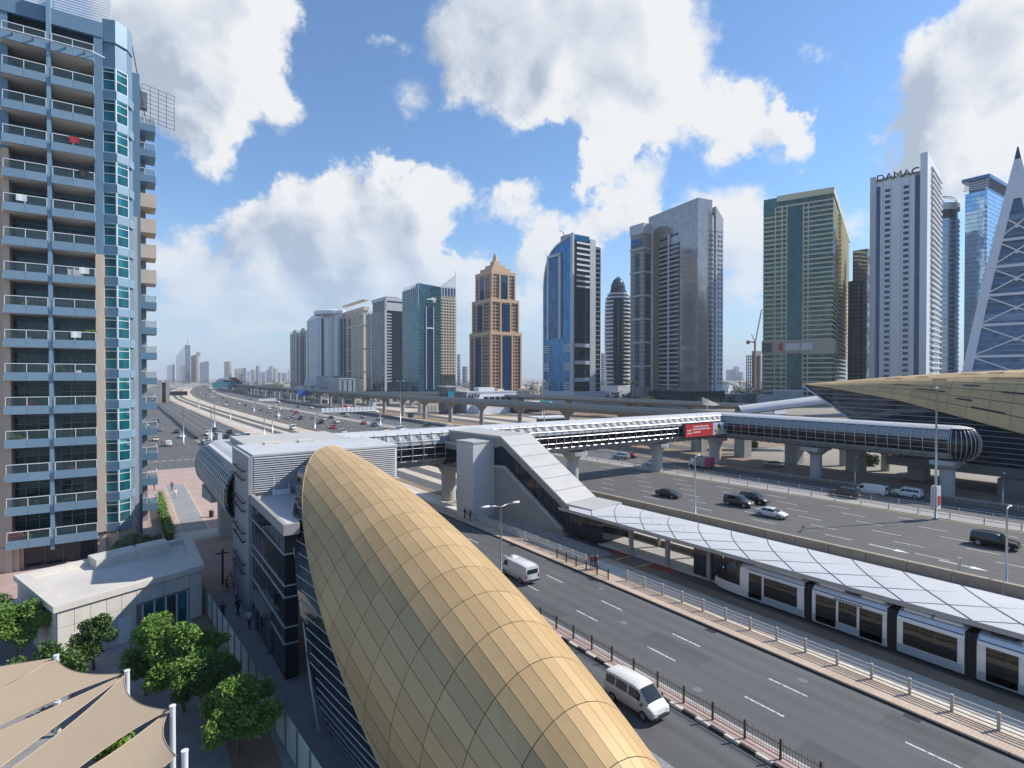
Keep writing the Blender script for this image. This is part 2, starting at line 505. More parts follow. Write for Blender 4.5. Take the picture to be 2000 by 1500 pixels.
off = lambda f, d: (lambda y: f(y) + d)
gr = MB()
gr.add([(14000 * math.cos(t), 14000 * math.sin(t), -.10) for t in np.linspace(0, 2 * math.pi, 48, endpoint=False)], [tuple(range(48))])
gr.build('ground', M['ground'], kind='structure')
highway = strip('highway_near_carriageway', off(HL, -3.2), off(HL, 27.4), -120, 3200, 0.0, M['asphalt_hw'])
median = strip('highway_median', off(HL, 27.3), off(HL, 32.4), -120, 1500, .012, M['concrete'])
far_road = strip('highway_far_carriageway', off(HL, 32.2), curve([-400, 60, 250, 6000], [139, 113.8, 115, 965]), -120, 3200, 0.004, M['asphalt_far'])
strip('verge', off(HL, 42), 320, -150, 420, -.03, M['sand_dark'], 20)
street = strip('street', SR_L, SR_R, -60, 1400, 0.0, M['asphalt'])
strip('service_lane', 22.2, 28.75, -60, 110, -.004, M['asphalt'])
strip('side_street', curve([-400, 160, 400, 1000, 6000], [2, 2, 2.5, 25, 830]), off(SR_L, -1.4), 150, 1200, 0.0, M['asphalt_far'])
strip('cross_street', -90, 24, 150, 163, 0.004, M['asphalt_far'])
# tram reservation: ballast strip, concrete track slabs
strip('tram_bed', off(SR_R, 2.2), off(HL, -3.2), -60, 1300, -.02, M['sand'])
strip('tram_verge', off(TRAM, -3.3), off(TRAM, -1.7), -60, 110, .02, M['sand_dark'])
strip('tram_track', off(TRAM, -1.75), off(TRAM, 1.7), -60, 1200, .03, M['asphalt_far'])
strip('tram_track_far', off(TRAM, 4.2), off(TRAM, 7.4), 80, 1200, .03, M['asphalt_far'])
strip('tram_path', off(TRAM, -6.0), off(TRAM, -4.0), 110, 420, .02, M['pave_light'])
rails = MB()
for dx in (-.72, .72):
    for f in (TRAM,) + ((off(TRAM, 5.8),)):
        strip('', off(f, dx - .05), off(f, dx + .05), -60 if f is TRAM else 80, 700, .045, None, mb=rails)
rails.build('tram_rails', M['dark_metal'], kind='structure')
strip('service_road_tan', off(SR_R, .3), off(SR_R, 2.3), 110, 800, .015, M['pave_tan'])
# plaza and pavements
strip('plaza_paving', -60, 24.0, 60, 150, .05, M['pave_pink'], 30)
strip('plaza_lane', 6.4, 9.3, 88, 128, .062, M['pave_grey'], 40)
for x in (6.0, 9.3): strip('plaza_border', x, x + .4, 88, 128, .066, M['pave_tan'], 40)
strip('plaza_apron', -6, 12, 83, 88, .06, M['pave_light'], 40)
strip('walkway_paving', 6.9, 12.5, 12, 60.98, .058, M['pave_grey'], 50)
strip('walkway_end', 5.2, 12.5, 57.5, 60.5, .047, M['pave_grey'], 50)
strip('courtyard_paving', -40, 5.2, 10, 60, .04, M['pave_grey'], 50)
strip('bare_soil', 4.6, 6.9, 12, 58, .055, M['sand_dark'], 50)
strip('pod_pavement', 12.5, 24.2, -30, 60, .05, M['pave_grey'], 50)
strip('pink_island', -20, 3, 163, 176, .05, M['pave_pink'], 13)

# kerbs
kb = MB()
for a, c, y0, y1 in ((24.0, 24.25, 60, 148),):
    kb.box(a, c, y0, y1, -.05, .13)
kb.box(-60, 24.25, 149.9, 150.2, -.05, .13)
kb.build('plaza_kerb', M['kerb'], kind='structure')
side = strip('pavement', off(SR_R, .22), off(SR_R, 2.3), -60, 110, .13, M['pave_tan'])
ks = MB().box(-.11, .11, 0, 1.96, -.05, .135).mesh('kerb_stone', M['kerb_blk'])
for i in range(60):
    y = -10 + i * 2.0
    if y < 105: link('kerb_stone', ks, side, loc=(SR_R(y) + .11, y, 0))
strip('street_strip', off(SR_R, 2.3), off(SR_R, 4.6), -60, 100, .06, M['kerb_wht'])
# fenced island between the service lane and the street
island = MB()
island.box(28.95, 29.85, -30, 46, -.05, .14)
island = island.build('fence_island', M['pave_pink'], kind='structure')
k1 = MB().bbox(-.12, .12, 0, .97, -.05, .16, .02).mesh('kerb_stone', M['kerb_blk'])
k2 = MB().bbox(-.12, .12, 0, .97, -.05, .16, .02).mesh('kerb_stone', M['kerb_wht'])
for i in range(58):
    link('kerb_stone', k1 if i % 2 else k2, island, loc=(28.83, -11 + i, 0))
    if i % 2 == 0: link('kerb_stone', M.setdefault('k3', MB().bbox(-.12, .12, 0, 1.97, -.05, .16, .02).mesh('kerb_stone', M['kerb'])), island, loc=(29.97, -11 + i, 0))

# painted markings
dash = MB().box(-.075, .075, 0, 2.7, 0, .004).mesh('lane_dash', M['road_paint'])
for fx, y0 in ((33.45, 19.05), (36.85, 19.4)):
    for k in range(-6, 16):
        y = y0 + k * 8.35
        link('lane_dash', dash, street, loc=(fx + .006 * max(0, 40 - y) * .6 - (max(0, y - 70) * .018), y, .004))
hd = MB().box(-.1, .1, 0, 3.4, 0, .004).mesh('lane_dash', M['road_paint'])
far_d = MB()
for k in range(1, 7):
    y = -30 + (k * 3.7) % 10
    while y < 900:
        x = HL(y) + .7 + k * 3.72
        a = math.atan2(HL(y + 5) - HL(y - 5), 10)
        if y < 150: link('lane_dash', hd, highway, loc=(x, y, .004), rz=-a)
        else: far_d.box(x - .1, x + .1, y, y + 3.4, .006, .010)
        y += 10.2
for k in range(1, 3):
    y = -30 + k * 4
    while y < 700:
        x = HL(y) + 32.6 + k * 3.5
        a = math.atan2(HL(y + 5) - HL(y - 5), 10)
        if y < 150: link('lane_dash', hd, far_road, loc=(x, y, .008), rz=-a)
        else: far_d.box(x - .1, x + .1, y, y + 3.4, .008, .012)
        y += 10.2
far_d.build('distant_lane_dashes', M['paint'], kind='stuff')
for nm, f, w in (('yellow_edge_line', off(HL, -.1), .22), ('yellow_inner_line', off(HL, 26.6), .2), ('yellow_outer_line', off(HL, 32.9), .2)):
    strip(nm, f, off(f, w), -120, 1500, .006, M['paint_y'])
arrow = MB()
for (x, y) in ((77.2, 22.5), (77.3, 30)):
    arrow.add([(x - .12, y, .006), (x + .12, y, .006), (x + .12, y + 3, .006), (x - .12, y + 3, .006)], [(0, 1, 2, 3)])
    arrow.add([(x - .5, y, .006), (x, y - 1.6, .006), (x + .5, y, .006)], [(0, 1, 2)])
arrow.build('road_arrow', M['paint'], kind='structure')
zb = MB()
for y in (150.6, 166.5):
    for k in range(9): zb.box(4 + k * 1.7, 4.9 + k * 1.7, y, y + .5, .006, .010)
for k in range(12): zb.box(21.5 + k * 1.35, 22.2 + k * 1.35, 214, 217, .004, .009)
zb.box(21.2, 37.2, 205, 205.5, .004, .009)
for k in range(1, 4):
    for j in range(12): zb.box(20.8 + k * 4.1, 20.95 + k * 4.1, 120 + j * 7, 124 + j * 7, .004, .008)
for k in range(1, 4):
    for j in range(40): zb.box(20.8 + k * 3.8, 20.95 + k * 3.8, 225 + j * 8, 229 + j * 8, .004, .008)
zb.build('street_paint', M['paint'], kind='structure')
# tan paving around the road median of the side street with a dark hedge planter
mdn = MB()
for y0, y1 in ((168, 204), (220, 330), (335, 620)):
    ys = list(np.arange(y0, y1, 12)) + [y1]
    mdn.mat(0).grid(lambda y, t: (SR_L(y) - 1.5 + 1.5 * t, y, .15), ys, [1, 0])
    for s_ in (0, 1): mdn.grid(lambda y, t: (SR_L(y) - 1.5 + 1.5 * s_, y, .15 * t), ys, [0, 1] if s_ else [1, 0])
    mdn.mat(1).grid(lambda y, t: (SR_L(y) - 1.25 + 1.0 * t, y, .75), ys, [1, 0])
    for s_ in (0, 1): mdn.grid(lambda y, t: (SR_L(y) - 1.25 + 1.0 * s_, y, .15 + .6 * t), ys, [0, 1] if s_ else [1, 0])
mdn.build('street_median', [M['kerb_wht'], mat('dark_hedge_soil', (.03, .035, .025), .9, var=.5, scale=2)], kind='structure')
for i, pts in enumerate([[(118, 70), (131, 70), (131, 150), (116, 150)], [(132, 30), (190, 30), (190, 95), (134, 95)], [(117, 150), (125, 150), (122, 330), (117, 330)],
                         [(133, 180), (175, 150), (190, 230), (140, 290)], [(140, 300), (200, 250), (230, 400), (150, 430)]]):
    MB().add([(x, y, -.012 + .003 * i) for x, y in pts], [tuple(range(len(pts)))]).build('sand_patch', M['sand_dark'] if i == 0 else M['ground'] if i == 1 else M['sand'], kind='structure')
rb = MB()
for x0, x1, y0, y1 in ((134, 142, 100, 400), (150, 159, 95, 330), (176, 184, 60, 330)):
    rb.box(x0, x1, y0, y1, -.02, .006)
rb.build('service_road', M['asphalt_far'], kind='structure')

# drain covers and resurfaced patches
mh = MB().cyl((0, 0), .33, 0, .012, 16).mesh('manhole_cover', M['grey_metal'])
for x, y in ((31.6, 24.0), (35.1, 34.2), (38.6, 20.6), (31.9, 52.0), (27.6, 33.5), (38.9, 41.0)): link('manhole_cover', mh, street, loc=(x, y, .002))
gm = MB().box(-.25, .25, -.45, .45, 0, .012).mesh('drain_grate', M['dark_metal'])
for y in (14.5, 29.0, 43.5, 58.0): link('drain_grate', gm, street, loc=(SR_R(y) - .35, y, .002))
pm2 = asphalt('asphalt_patch', (.082, .084, .087), .1, 0)
for x0, x1, y0, y1 in ((34.2, 36.3, 26.0, 31.5), (30.4, 32.2, 38.0, 45.0), (37.6, 39.8, 11.0, 15.5), (31.0, 32.6, 14.0, 17.0)):
    link('asphalt_patch', MB().box(x0, x1, y0, y1, 0, .003).mesh('asphalt_patch', pm2), street)

# ---------------------------------------------------------------- golden entrance pod
def gold(name, rnd, rough=.47, lift=1.0):
    m_, b, p = pmat(name)
    oi = b.n('ShaderNodeObjectInfo')
    geo = b.n('ShaderNodeNewGeometry')
    c = b.mix(oi.outputs['Random'], (.555, .378, .182, 1), (.47, .318, .15, 1))
    k = b.m('MULTIPLY_ADD', b.noise(geo.outputs['Position'], .5, 4), .18 * lift, .91 * lift)
    k = b.m('MULTIPLY', k, b.m('MULTIPLY_ADD', b.noise(b.v('MULTIPLY', geo.outputs['Position'], (3, 3, .4)), 1.0, 3), .10, .95))
    b.put(p.inputs['Base Color'], b.v('SCALE', c, k))
    p.inputs['Metallic'].default_value = .2
    b.put(p.inputs['Roughness'], b.m('MULTIPLY_ADD', b.noise(geo.outputs['Position'], 2.0, 3), .10, rough))
    n = b.v('ADD', geo.outputs['Normal'], b.v('SCALE', b.v('SUBTRACT', b.noise(geo.outputs['Position'], .9, 2, .5, 'Color'), (.5, .5, .5)), rnd))
    b.put(p.inputs['Normal'], b.v('NORMALIZE', n))
    return m_


M['gold'] = gold('gold_anodised_panel', .012, .44)
M['joint2'] = mat('bronze_joint', (.20, .15, .09), .7, var=0)
M['gold2'] = gold('gold_station_panel', .012, .45, 1.12)
M['joint'] = mat('dark_panel_joint', (.05, .04, .03), .7, var=0)
PX, PA, PY, PB, PZ, PC, PM = 14.992, 7.718, 65.096, 59.875, 4.786, 10.216, 1.292


def pod_r(Y): return max(1e-6, 1 - min(.9999, ((Y - PY) / PB) ** 2)) ** (PM / 2)


def pod_pt(Y, th, k=1.0):
    """shell section: ellipse standing on the ground, th 0 left, 90 ridge, 180 right"""
    r_ = pod_r(Y)
    return (PX - PA * k * r_ * math.cos(R(th)), Y, (PZ * 1.0 + (PC - PC * (1 - k)) * math.sin(R(th))) * r_)


def pod_qw(q, w, k=1.0):
    th = 84 + (q - 84) * (1 + .0175 * max(0, 36.4 - w)) + .58 * (w - 36.4)
    return pod_pt(w, th, k), th


CUT_N, CUT_C = Vector((.4346, -.4212, .7961)), Vector((10.566, 38.023, 9.187))
CUT_N2, CUT_C2 = Vector((-.4346, -.4212, .7961)), Vector((2 * PX - 10.566, 38.023, 9.187))
ZERO = (Vector((0, 0, .02)), Vector((0, 0, 1)))


def bisected(mb, planes, name, mats, smooth=True):
    me = mb.mesh(name, mats)
    bm = bmesh.new(); bm.from_mesh(me)
    for co, no in planes:
        bmesh.ops.bisect_plane(bm, geom=bm.verts[:] + bm.edges[:] + bm.faces[:], plane_co=co, plane_no=no, clear_inner=True)
    ok = len(bm.faces) > 0
    bm.to_mesh(me); bm.free()
    if ok and smooth: me.polygons.foreach_set('use_smooth', [True] * len(me.polygons))
    return me if ok else None


pod = thing('entrance_pod', 'large shell-shaped station entrance clad in golden panels in the foreground', 'station entrance', (PX, 32, .05))
planes = [(CUT_C, CUT_N), (CUT_C2, CUT_N2)]
FARP = (Vector((0, 57.2, 0)), Vector((0, -1, 0)))
planes = [(CUT_C, CUT_N)]
for pl_, t0, t1 in ((planes + [FARP], 90, -28), (planes + [FARP], 208, 90)):
    shell = MB().grid(lambda Y, th: pod_pt(Y, th, .991), np.linspace(7, 60, 54), np.linspace(t0, t1, 30))
    link('shell_backing', bisected(shell, pl_ + [ZERO], 'shell_backing', M['joint']), pod)
hidden = MB()
DQ, DW = 6.35, 2.4
for j in range(0, 23):
    for i in range(-9, 23):
        q0, w0 = 71.0 + (i - 10) * DQ, 36.4 + (j - 12) * DW
        if w0 < 6.8: continue
        (pc, th) = pod_qw(q0 + DQ / 2, w0 + DW / 2)
        pc = Vector(pc)
        if not (-24 < th < 204) or pc.z < -.5: continue
        if (pc - CUT_C).dot(CUT_N) < -1.7 or pc.y > 58: continue
        gq, gw = .10, .016
        us, ws = [q0 + gq, q0 + DQ - gq], np.linspace(w0 + gw, w0 + DW - gw, 3)
        if th > 128:
            hidden.grid(lambda u, w: pod_qw(u, w)[0], us, ws[::2]); continue
        me = bisected(MB().grid(lambda u, w: pod_qw(u, w)[0], us, ws), planes + [ZERO, FARP], 'gold_panel', M['gold'], False)
        if me: link('gold_panel', me, pod)
me = bisected(hidden, planes + [ZERO, FARP], 'road_side_panels', M['gold'], False)
if me: link('road_side_panels', me, pod, kind='stuff')
# folded lip along the cut edge of the shell
for cc, nn, side_ in ((CUT_C, CUT_N, 1),):
    pts = []
    for th in np.linspace(-10, 106, 70):
        lo, hi = 10.0, 60.0
        f = lambda Y: (Vector(pod_pt(Y, th if side_ > 0 else 180 - th)) - cc).dot(nn)
        if f(lo) * f(hi) > 0: continue
        for _ in range(40):
            mid = (lo + hi) / 2
            if f(lo) * f(mid) <= 0: hi = mid
            else: lo = mid
        pts.append(pod_pt(lo, th if side_ > 0 else 180 - th, .995))
    part(pod, 'shell_lip', MB().tube(pts, .07, 6), M['gold'], True)
# dark glass skin below the cut, with pale horizontal mullions
RIM_N, RIM_C = Vector(((0.8567, -0.3839, 0.3444))), Vector(((10.020, 41.257, 8.786)))
rim_pl = [(RIM_C, RIM_N), ZERO]
glass = MB().grid(lambda Y, th: pod_pt(Y, th, .957), np.linspace(7, 50, 60), np.linspace(92, -28, 50))
link('glass_skin', bisected(glass, rim_pl, 'glass_skin', M['dark_glass']), pod)
glass = MB().grid(lambda Y, th: pod_pt(Y, th, .957), np.linspace(7, 50, 40), np.linspace(208, 88, 30))
link('glass_skin', bisected(glass, [(Vector((0, 50, 0)), Vector((0, -1, 0))), ZERO], 'glass_skin', M['dark_glass']), pod)
M['mullion'] = mat('pale_mullion', (.46, .47, .48), .5, .1, var=.05)
for k in range(24):
    z = .3 + k * .55
    pts = []
    for Y in np.linspace(9, 48, 80):
        r_ = pod_r(Y)
        sn = (z / r_ - PZ) / (PC * .958)
        if not -.9 < sn < .98: continue
        P_ = Vector((PX - PA * .962 * r_ * math.sqrt(1 - sn * sn), Y, z))
        if (P_ - RIM_C).dot(RIM_N) < 0 or (P_ - CUT_C).dot(CUT_N) > .3: continue
        pts.append(P_)
    if len(pts) > 3: part(pod, 'mullion', MB().tube(pts[::2], .03, 4), M['mullion'])
rim = [(11.91, 47.81, 12.59), (11.18, 46.46, 11.89), (10.55, 45.1, 11.09), (10.08, 43.6, 10.29), (9.85, 42.45, 9.76), (9.53, 39.94, 8.7), (9.12, 36.71, 6.7), (8.96, 35.15, 5.17), (8.98, 34.2, 2.9), (9.3, 33.7, .05)]
part(pod, 'glass_rim', MB().tube(rim, .085, 6), M['mullion'], True)

# ---------------------------------------------------------------- station building behind the pod
blk = thing('station_building', 'grey and black glazed station building joining golden pod and footbridge', 'building', (13, 50, 0))
part(blk, 'fin_wall', MB().box(8.72, 9.12, 53.0, 61.9, 0, 14.15), mat('grey_cladding', (.34, .355, .37), .5, .1, var=.12, scale=.5, streak=.1))
part(blk, 'upper_block', MB().box(9.12, 22.5, 53.25, 62.0, 0, 14.1), M['concrete_lt'])
part(blk, 'upper_roof', MB().box(9.1, 22.6, 53.1, 62.0, 14.1, 14.28), M['roof_white'])
lv = MB().add([(0, 0, 0), (13.2, 0, 0), (13.2, .16, .17), (0, .16, .17), (0, .02, -.03), (13.2, .02, -.03)], [(0, 1, 2, 3), (1, 0, 4, 5)]).mesh('louvre_slat', mat('louvre_grey', (.46, .47, .48), .45, .15, var=.1))
for k in range(16): link('louvre_slat', lv, blk, loc=(9.2, 53.06, 10.98 + k * .195))
part(blk, 'lower_block', MB().prism([(9.0, 40.9), (9.9, 40.9), (12.4, 53.0), (9.0, 53.0)], .05, 10.45), M['dark_glass'])
part(blk, 'lower_roof', MB().prism([(9.1, 40.85), (10.0, 40.85), (12.6, 53.05), (9.1, 53.05)], 10.45, 10.68), M['roof_white'])
pr = MB().box(8.87, 9.15, 40.6, 53.05, 10.15, 10.9).box(9.15, 9.95, 40.6, 40.82, 10.15, 10.9)
part(blk, 'parapet', pr, M['concrete'])
for z in (8.75, 6.55, 5.75, 3.65, 2.5):
    part(blk, 'mullion', MB().box(8.93, 9.0, 40.84, 53.0, z, z + .09).box(8.93, 9.9, 40.82, 40.9, z, z + .09), M['mullion'])
for y in np.arange(42.5, 53, 1.75):
    part(blk, 'window_joint', MB().box(8.985, 9.0, y, y + .03, .05, 10.15), M['dark_metal'])
dr = MB().box(8.4, 9.0, 45.4, 50.6, 2.9, 3.3).box(8.75, 9.0, 45.4, 45.6, .05, 2.9).box(8.75, 9.0, 50.4, 50.6, .05, 2.9)
part(blk, 'doorway', dr, M['grey_metal'])
for y in (45.7, 46.95, 48.2, 49.4): part(blk, 'door', MB().box(8.88, 8.97, y, y + 1.1, .08, 2.85), M['dark_glass'])
for z in (12.7, 9.9, 7.2, 4.4):
    for dz in (0, .75): part(blk, 'bracket', MB().bar((8.45, 54.3, z - dz), (8.45, 59.6, z - dz + .1), .11).bar((8.45, 54.5, z - dz), (8.75, 54.5, z - dz), .1).bar((8.45, 59.4, z - dz), (8.75, 59.4, z - dz), .1), M['dark_metal'])
un = MB().box(10.6, 12.0, 52.2, 52.8, 10.7, 11.15).bar((10.7, 52.4, 11.1), (10.7, 52.4, 12.4), .07).bar((11.9, 52.4, 11.1), (11.9, 52.4, 11.7), .07)
part(blk, 'roof_unit', un, M['white_metal'])
for x in (11.5, 14.8): part(blk, 'roof_skylight', MB().box(x, x + 1.6, 60.6, 61.4, 14.28, 14.5), M['kerb_wht'])
part(blk, 'link_block', MB().box(11.5, 24, 62.0, 83.5, 5.5, 13.2), M['concrete_lt'])
part(blk, 'link_roof', MB().box(8.9, 25, 61.8, 84.0, 12.05, 12.25), M['roof_white'])

# ---------------------------------------------------------------- footbridge
M['panel_lt'] = mat('translucent_side_panel', (.30, .32, .335), .62, .0, var=.12, scale=.6)
M['bridge_dk'] = facade_glass('bridge_window_glass', (.012, .014, .018), .06, 0, (2, 2, 3), .006, .3)
ZB, ZC, RH, RW = 6.3, 9.4, 3.15, 3.35


def hoop(n=28, k=1.0, a0=-180, a1=180):
    return [(RW * k * math.copysign(abs(math.cos(R(a))) ** .8, math.cos(R(a))), ZC + RH * k * math.copysign(abs(math.sin(R(a))) ** .85, math.sin(R(a)))) for a in np.linspace(a0, a1, n)]


def tube_band(mb, path, a0, a1, k, n=6):
    """side band of the bridge tube between two angles, swept along a plan path of (x, y, nx, ny)"""
    pr_ = hoop(n, k, a0, a1)
    mb.grid(lambda i, j: (path[i][0] + path[i][2] * pr_[j][0], path[i][1] + path[i][3] * pr_[j][0], pr_[j][1]), range(len(path)), range(len(pr_)))


bridge = thing('footbridge', 'long glazed footbridge with white roof and curved ribs crossing the highway', 'footbridge', (66, 86, 0))
CXL = 11.2
legs = {'main': [(x, 86.0, 0, -1) for x in (CXL, 24, 40, 60, 80, 100, 121.2)],
        'left': [(CXL, y, -1, 0) for y in (60.5, 70, 78, 86.0)],
        'right': [(121.2, y, -1, 0) for y in (37.6, 50, 70, 86.0)]}
for nm, path in legs.items():
    for (nn, a0, a1, m_, k) in (('lower_panels', -64, -28, M['panel_lt'], .95), ('window_band', -28, 12, M['bridge_dk'], .94), ('upper_panels', 12, 50, M['panel_lt'], .95), ('roof', 50, 130, M['roof_white'], 1.0),
                                ('far_panels', 130, 180, M['panel_lt'], .95), ('far_window_band', 180, 208, M['bridge_dk'], .94), ('far_lower_panels', 208, 244, M['panel_lt'], .95), ('deck', 244, 296, M['concrete'], .97)):
        if nm == 'left' and m_ is M['panel_lt']: m_ = M['bridge_dk']
        b_ = MB(); tube_band(b_, path, a0, a1, k, 8)
        part(bridge, nn, b_, m_, 40)
    p0, p1 = Vector(path[0][:2]), Vector(path[-1][:2])
    for a in (50, 24, 4, -12, -30, -50):
        for s_ in (1, -1):
            if s_ < 0 and a < 20: continue
            hx, hz = hoop(1, 1.0, a, a)[0]
            q0 = (p0.x + path[0][2] * hx * s_, p0.y + path[0][3] * hx * s_, hz); q1 = (p1.x + path[-1][2] * hx * s_, p1.y + path[-1][3] * hx * s_, hz)
            part(bridge, 'rail', MB().tube([q0, q1], .045, 5), M['steel'])
ribm = MB().tube([(0, -x, z) for x, z in hoop(22, 1.01, -72, 58)], .065, 5).mesh('rib', M['steel'], True)
for k in range(56): link('rib', ribm, bridge, loc=(CXL + 3 + k * 1.95, 86.0, 0))
for k in range(24): link('rib', ribm, bridge, loc=(CXL, 61.0 + k * 1.05, 0), rz=-math.pi / 2)
for a in (38, 14, -4, -20, -38, -58):
    hx, hz = hoop(1, 1.0, a, a)[0]
    part(bridge, 'rail', MB().tube([(CXL - hx, 60.6, hz), (CXL - hx, 86, hz)], .06, 5), M['steel'])
for k in range(25): link('rib', ribm, bridge, loc=(121.2, 37.7 + k * 1.9, 0), rz=-math.pi / 2)
brm = MB()
for dx in (.55, .85): brm.bar((dx, -2.35, ZC + 2.2), (dx + .45, -2.9, ZC + 1.15), .07)
brm = brm.mesh('roof_strut', M['dark_metal'])
for k in range(55): link('roof_strut', brm, bridge, loc=(CXL + 3.4 + k * 1.95, 86.0 - .12, .15))
# rounded ends
for (cx, cy, sgn) in ((CXL, 86.0, 1), (121.2, 37.6, -1)):
    hp = hoop(24, .96, -90, 90)
    cap = MB().grid(lambda t, j: (cx - math.cos(t) * hp[j][0], cy + sgn * math.sin(t) * hp[j][0], hp[j][1]), np.linspace(0, math.pi if sgn < 0 else math.pi / 2, 13), range(24))
    part(bridge, 'rounded_end', cap, M['bridge_dk'], True)
    for t in np.linspace(.08, (math.pi if sgn < 0 else math.pi / 2) - .06, 15 if sgn < 0 else 9):
        part(bridge, 'rib', MB().tube([(cx - math.cos(t) * x * 1.05, cy + sgn * math.sin(t) * x * 1.05, z) for x, z in hoop(20, 1.0, -80, 60)], .06, 5), M['steel'], True)
    part(bridge, 'end_roof', MB().grid(lambda t, r_: (cx - math.cos(t) * r_, cy + sgn * math.sin(t) * r_, ZC + RH * (1.005 - .12 * (r_ / 2.5) ** 2 * 1.1)), np.linspace(0, math.pi if sgn < 0 else math.pi / 2, 13), np.linspace(0, 2.5, 4)), M['roof_white'], True)
pier_m = {}
def pier(x, y, r_, head, z1=6.25, rz=0.0):
    b_ = MB().cyl((x, y), r_, 0, z1 - 1.6, 20).cyl((x, y), r_ * 1.02, z1 - 1.6, z1 - .55, 20, head * .8)
    c, s_ = math.cos(rz), math.sin(rz)
    hx, hy = head, head * .62
    poly = [(x + c * a - s_ * d, y + s_ * a + c * d) for a, d in ((-hx, -hy), (hx, -hy), (hx * 1.1, 0), (hx, hy), (-hx, hy), (-hx * 1.1, 0))]
    b_.prism(poly, z1 - .6, z1 + .15)
    part(bridge, 'pier', b_, M['concrete_lt'], 35)
for x, y, r_, h_ in ((73.8, 86, 1.15, 2.6), (98.7, 86, 1.2, 2.6), (119.8, 86, 1.45, 2.4), (45.8, 86, 1.25, 2.4)): pier(x, y, r_, h_, rz=math.pi / 2)
for x, y in ((121.0, 62.0), (121.0, 38.8)): pier(x, y, 1.15, 2.9)
part(bridge, 'pier', MB().box(10.2, 12.2, 82.5, 85.5, 0, 6.4).prism([(8.6, 78), (13.5, 78), (13.5, 88), (8.6, 88)], [5.6, 5.6, 4.6, 4.6], 6.4), M['concrete_lt'])
# advertising board on the bridge
bb = thing('billboard', 'red and white advertising board fixed to the side of the footbridge', 'billboard', (111, 82, 7.4))
part(bb, 'frame', MB().box(102.9, 119.2, 82.0, 82.5, 7.3, 10.75), M['dark_metal'])
part(bb, 'red_panel', MB().box(103.5, 113.3, 81.93, 82.0, 7.6, 10.5), mat('red_print', (.62, .045, .045), .4, var=.05))
part(bb, 'picture_panel', MB().box(113.3, 118.9, 81.93, 82.0, 7.6, 10.5), mat('pale_blue_print', (.55, .62, .74), .4, var=.1))
for i, (x0, x1, z) in enumerate(((106.2, 111.6, 9.75), (105.9, 112.2, 9.15), (106.2, 108.6, 8.45), (104.0, 105.3, 8.95), (104.0, 105.6, 8.3))):
    x = x0
    tx = MB()
    while x < x1:
        w_ = random.uniform(.35, .9)
        tx.box(x, min(x1, x + w_), 81.9, 81.93, z, z + .3); x += w_ + .16
    part(bb, 'text_line', tx, M['paint'])
for i, (x, z, rx, rz_, c) in enumerate(((115.6, 8.6, 1.1, .9, (.62, .40, .27)), (115.6, 9.6, .62, .62, (.05, .035, .03)), (117.8, 9.2, .5, .6, (.07, .06, .1)), (117.8, 8.6, .45, .35, (.55, .35, .3)), (114.3, 8.5, .35, .5, (.1, .12, .35)), (115.6, 8.05, 1.7, .42, (.75, .55, .35)))):
    part(bb, 'printed_shape', MB().add([(x + rx * math.cos(t), 81.91 - .004 * i, max(7.62, z + rz_ * math.sin(t))) for t in np.linspace(0, 2 * math.pi, 18, endpoint=False)], [tuple(range(18))]), mat('print_%d' % i, c, .5, var=0))

# ---------------------------------------------------------------- tram stop: lift, escalator hall, canopy
TH = R(8)
TX, TY, NX, NY = math.sin(TH), -math.cos(TH), math.cos(TH), math.sin(TH)
def L(s_, n_, z): return (45.6 + TX * s_ + NX * n_, 74 + TY * s_ + NY * n_, z)
def slab(mb, prof, n0, n1):
    """closed (s, z) profile extruded from n0 to n1"""
    k = len(prof)
    return mb.add([L(s_, n0, z) for s_, z in prof] + [L(s_, n1, z) for s_, z in prof], [tuple(range(k)), tuple(reversed(range(k, 2 * k)))] + [((i + 1) % k, i, k + i, k + (i + 1) % k) for i in range(k)])


def tile_wall(name):
    m_, b, p = pmat(name)
    geo = b.n('ShaderNodeNewGeometry')
    sp = b.n('ShaderNodeSeparateXYZ'); b.put(sp.inputs[0], geo.outputs['Position'])
    u = b.m('ADD', sp.outputs[0], b.m('MULTIPLY', sp.outputs[1], .8))
    a = b.m('FRACT', b.m('MULTIPLY', b.m('ADD', u, sp.outputs[2]), 2.1)); c = b.m('FRACT', b.m('MULTIPLY', b.m('SUBTRACT', u, sp.outputs[2]), 2.1))
    k = b.m('MULTIPLY', b.smooth(a, .0, .3), b.smooth(c, .0, .3))
    b.put(p.inputs['Base Color'], b.mix(k, (.33, .33, .34, 1), (.60, .60, .61, 1)))
    p.inputs['Roughness'].default_value = .55
    bn = b.n('ShaderNodeBump'); bn.inputs['Strength'].default_value = .5; bn.inputs['Distance'].default_value = .03
    b.put(bn.inputs['Height'], k); b.put(p.inputs['Normal'], bn.outputs[0])
    return m_


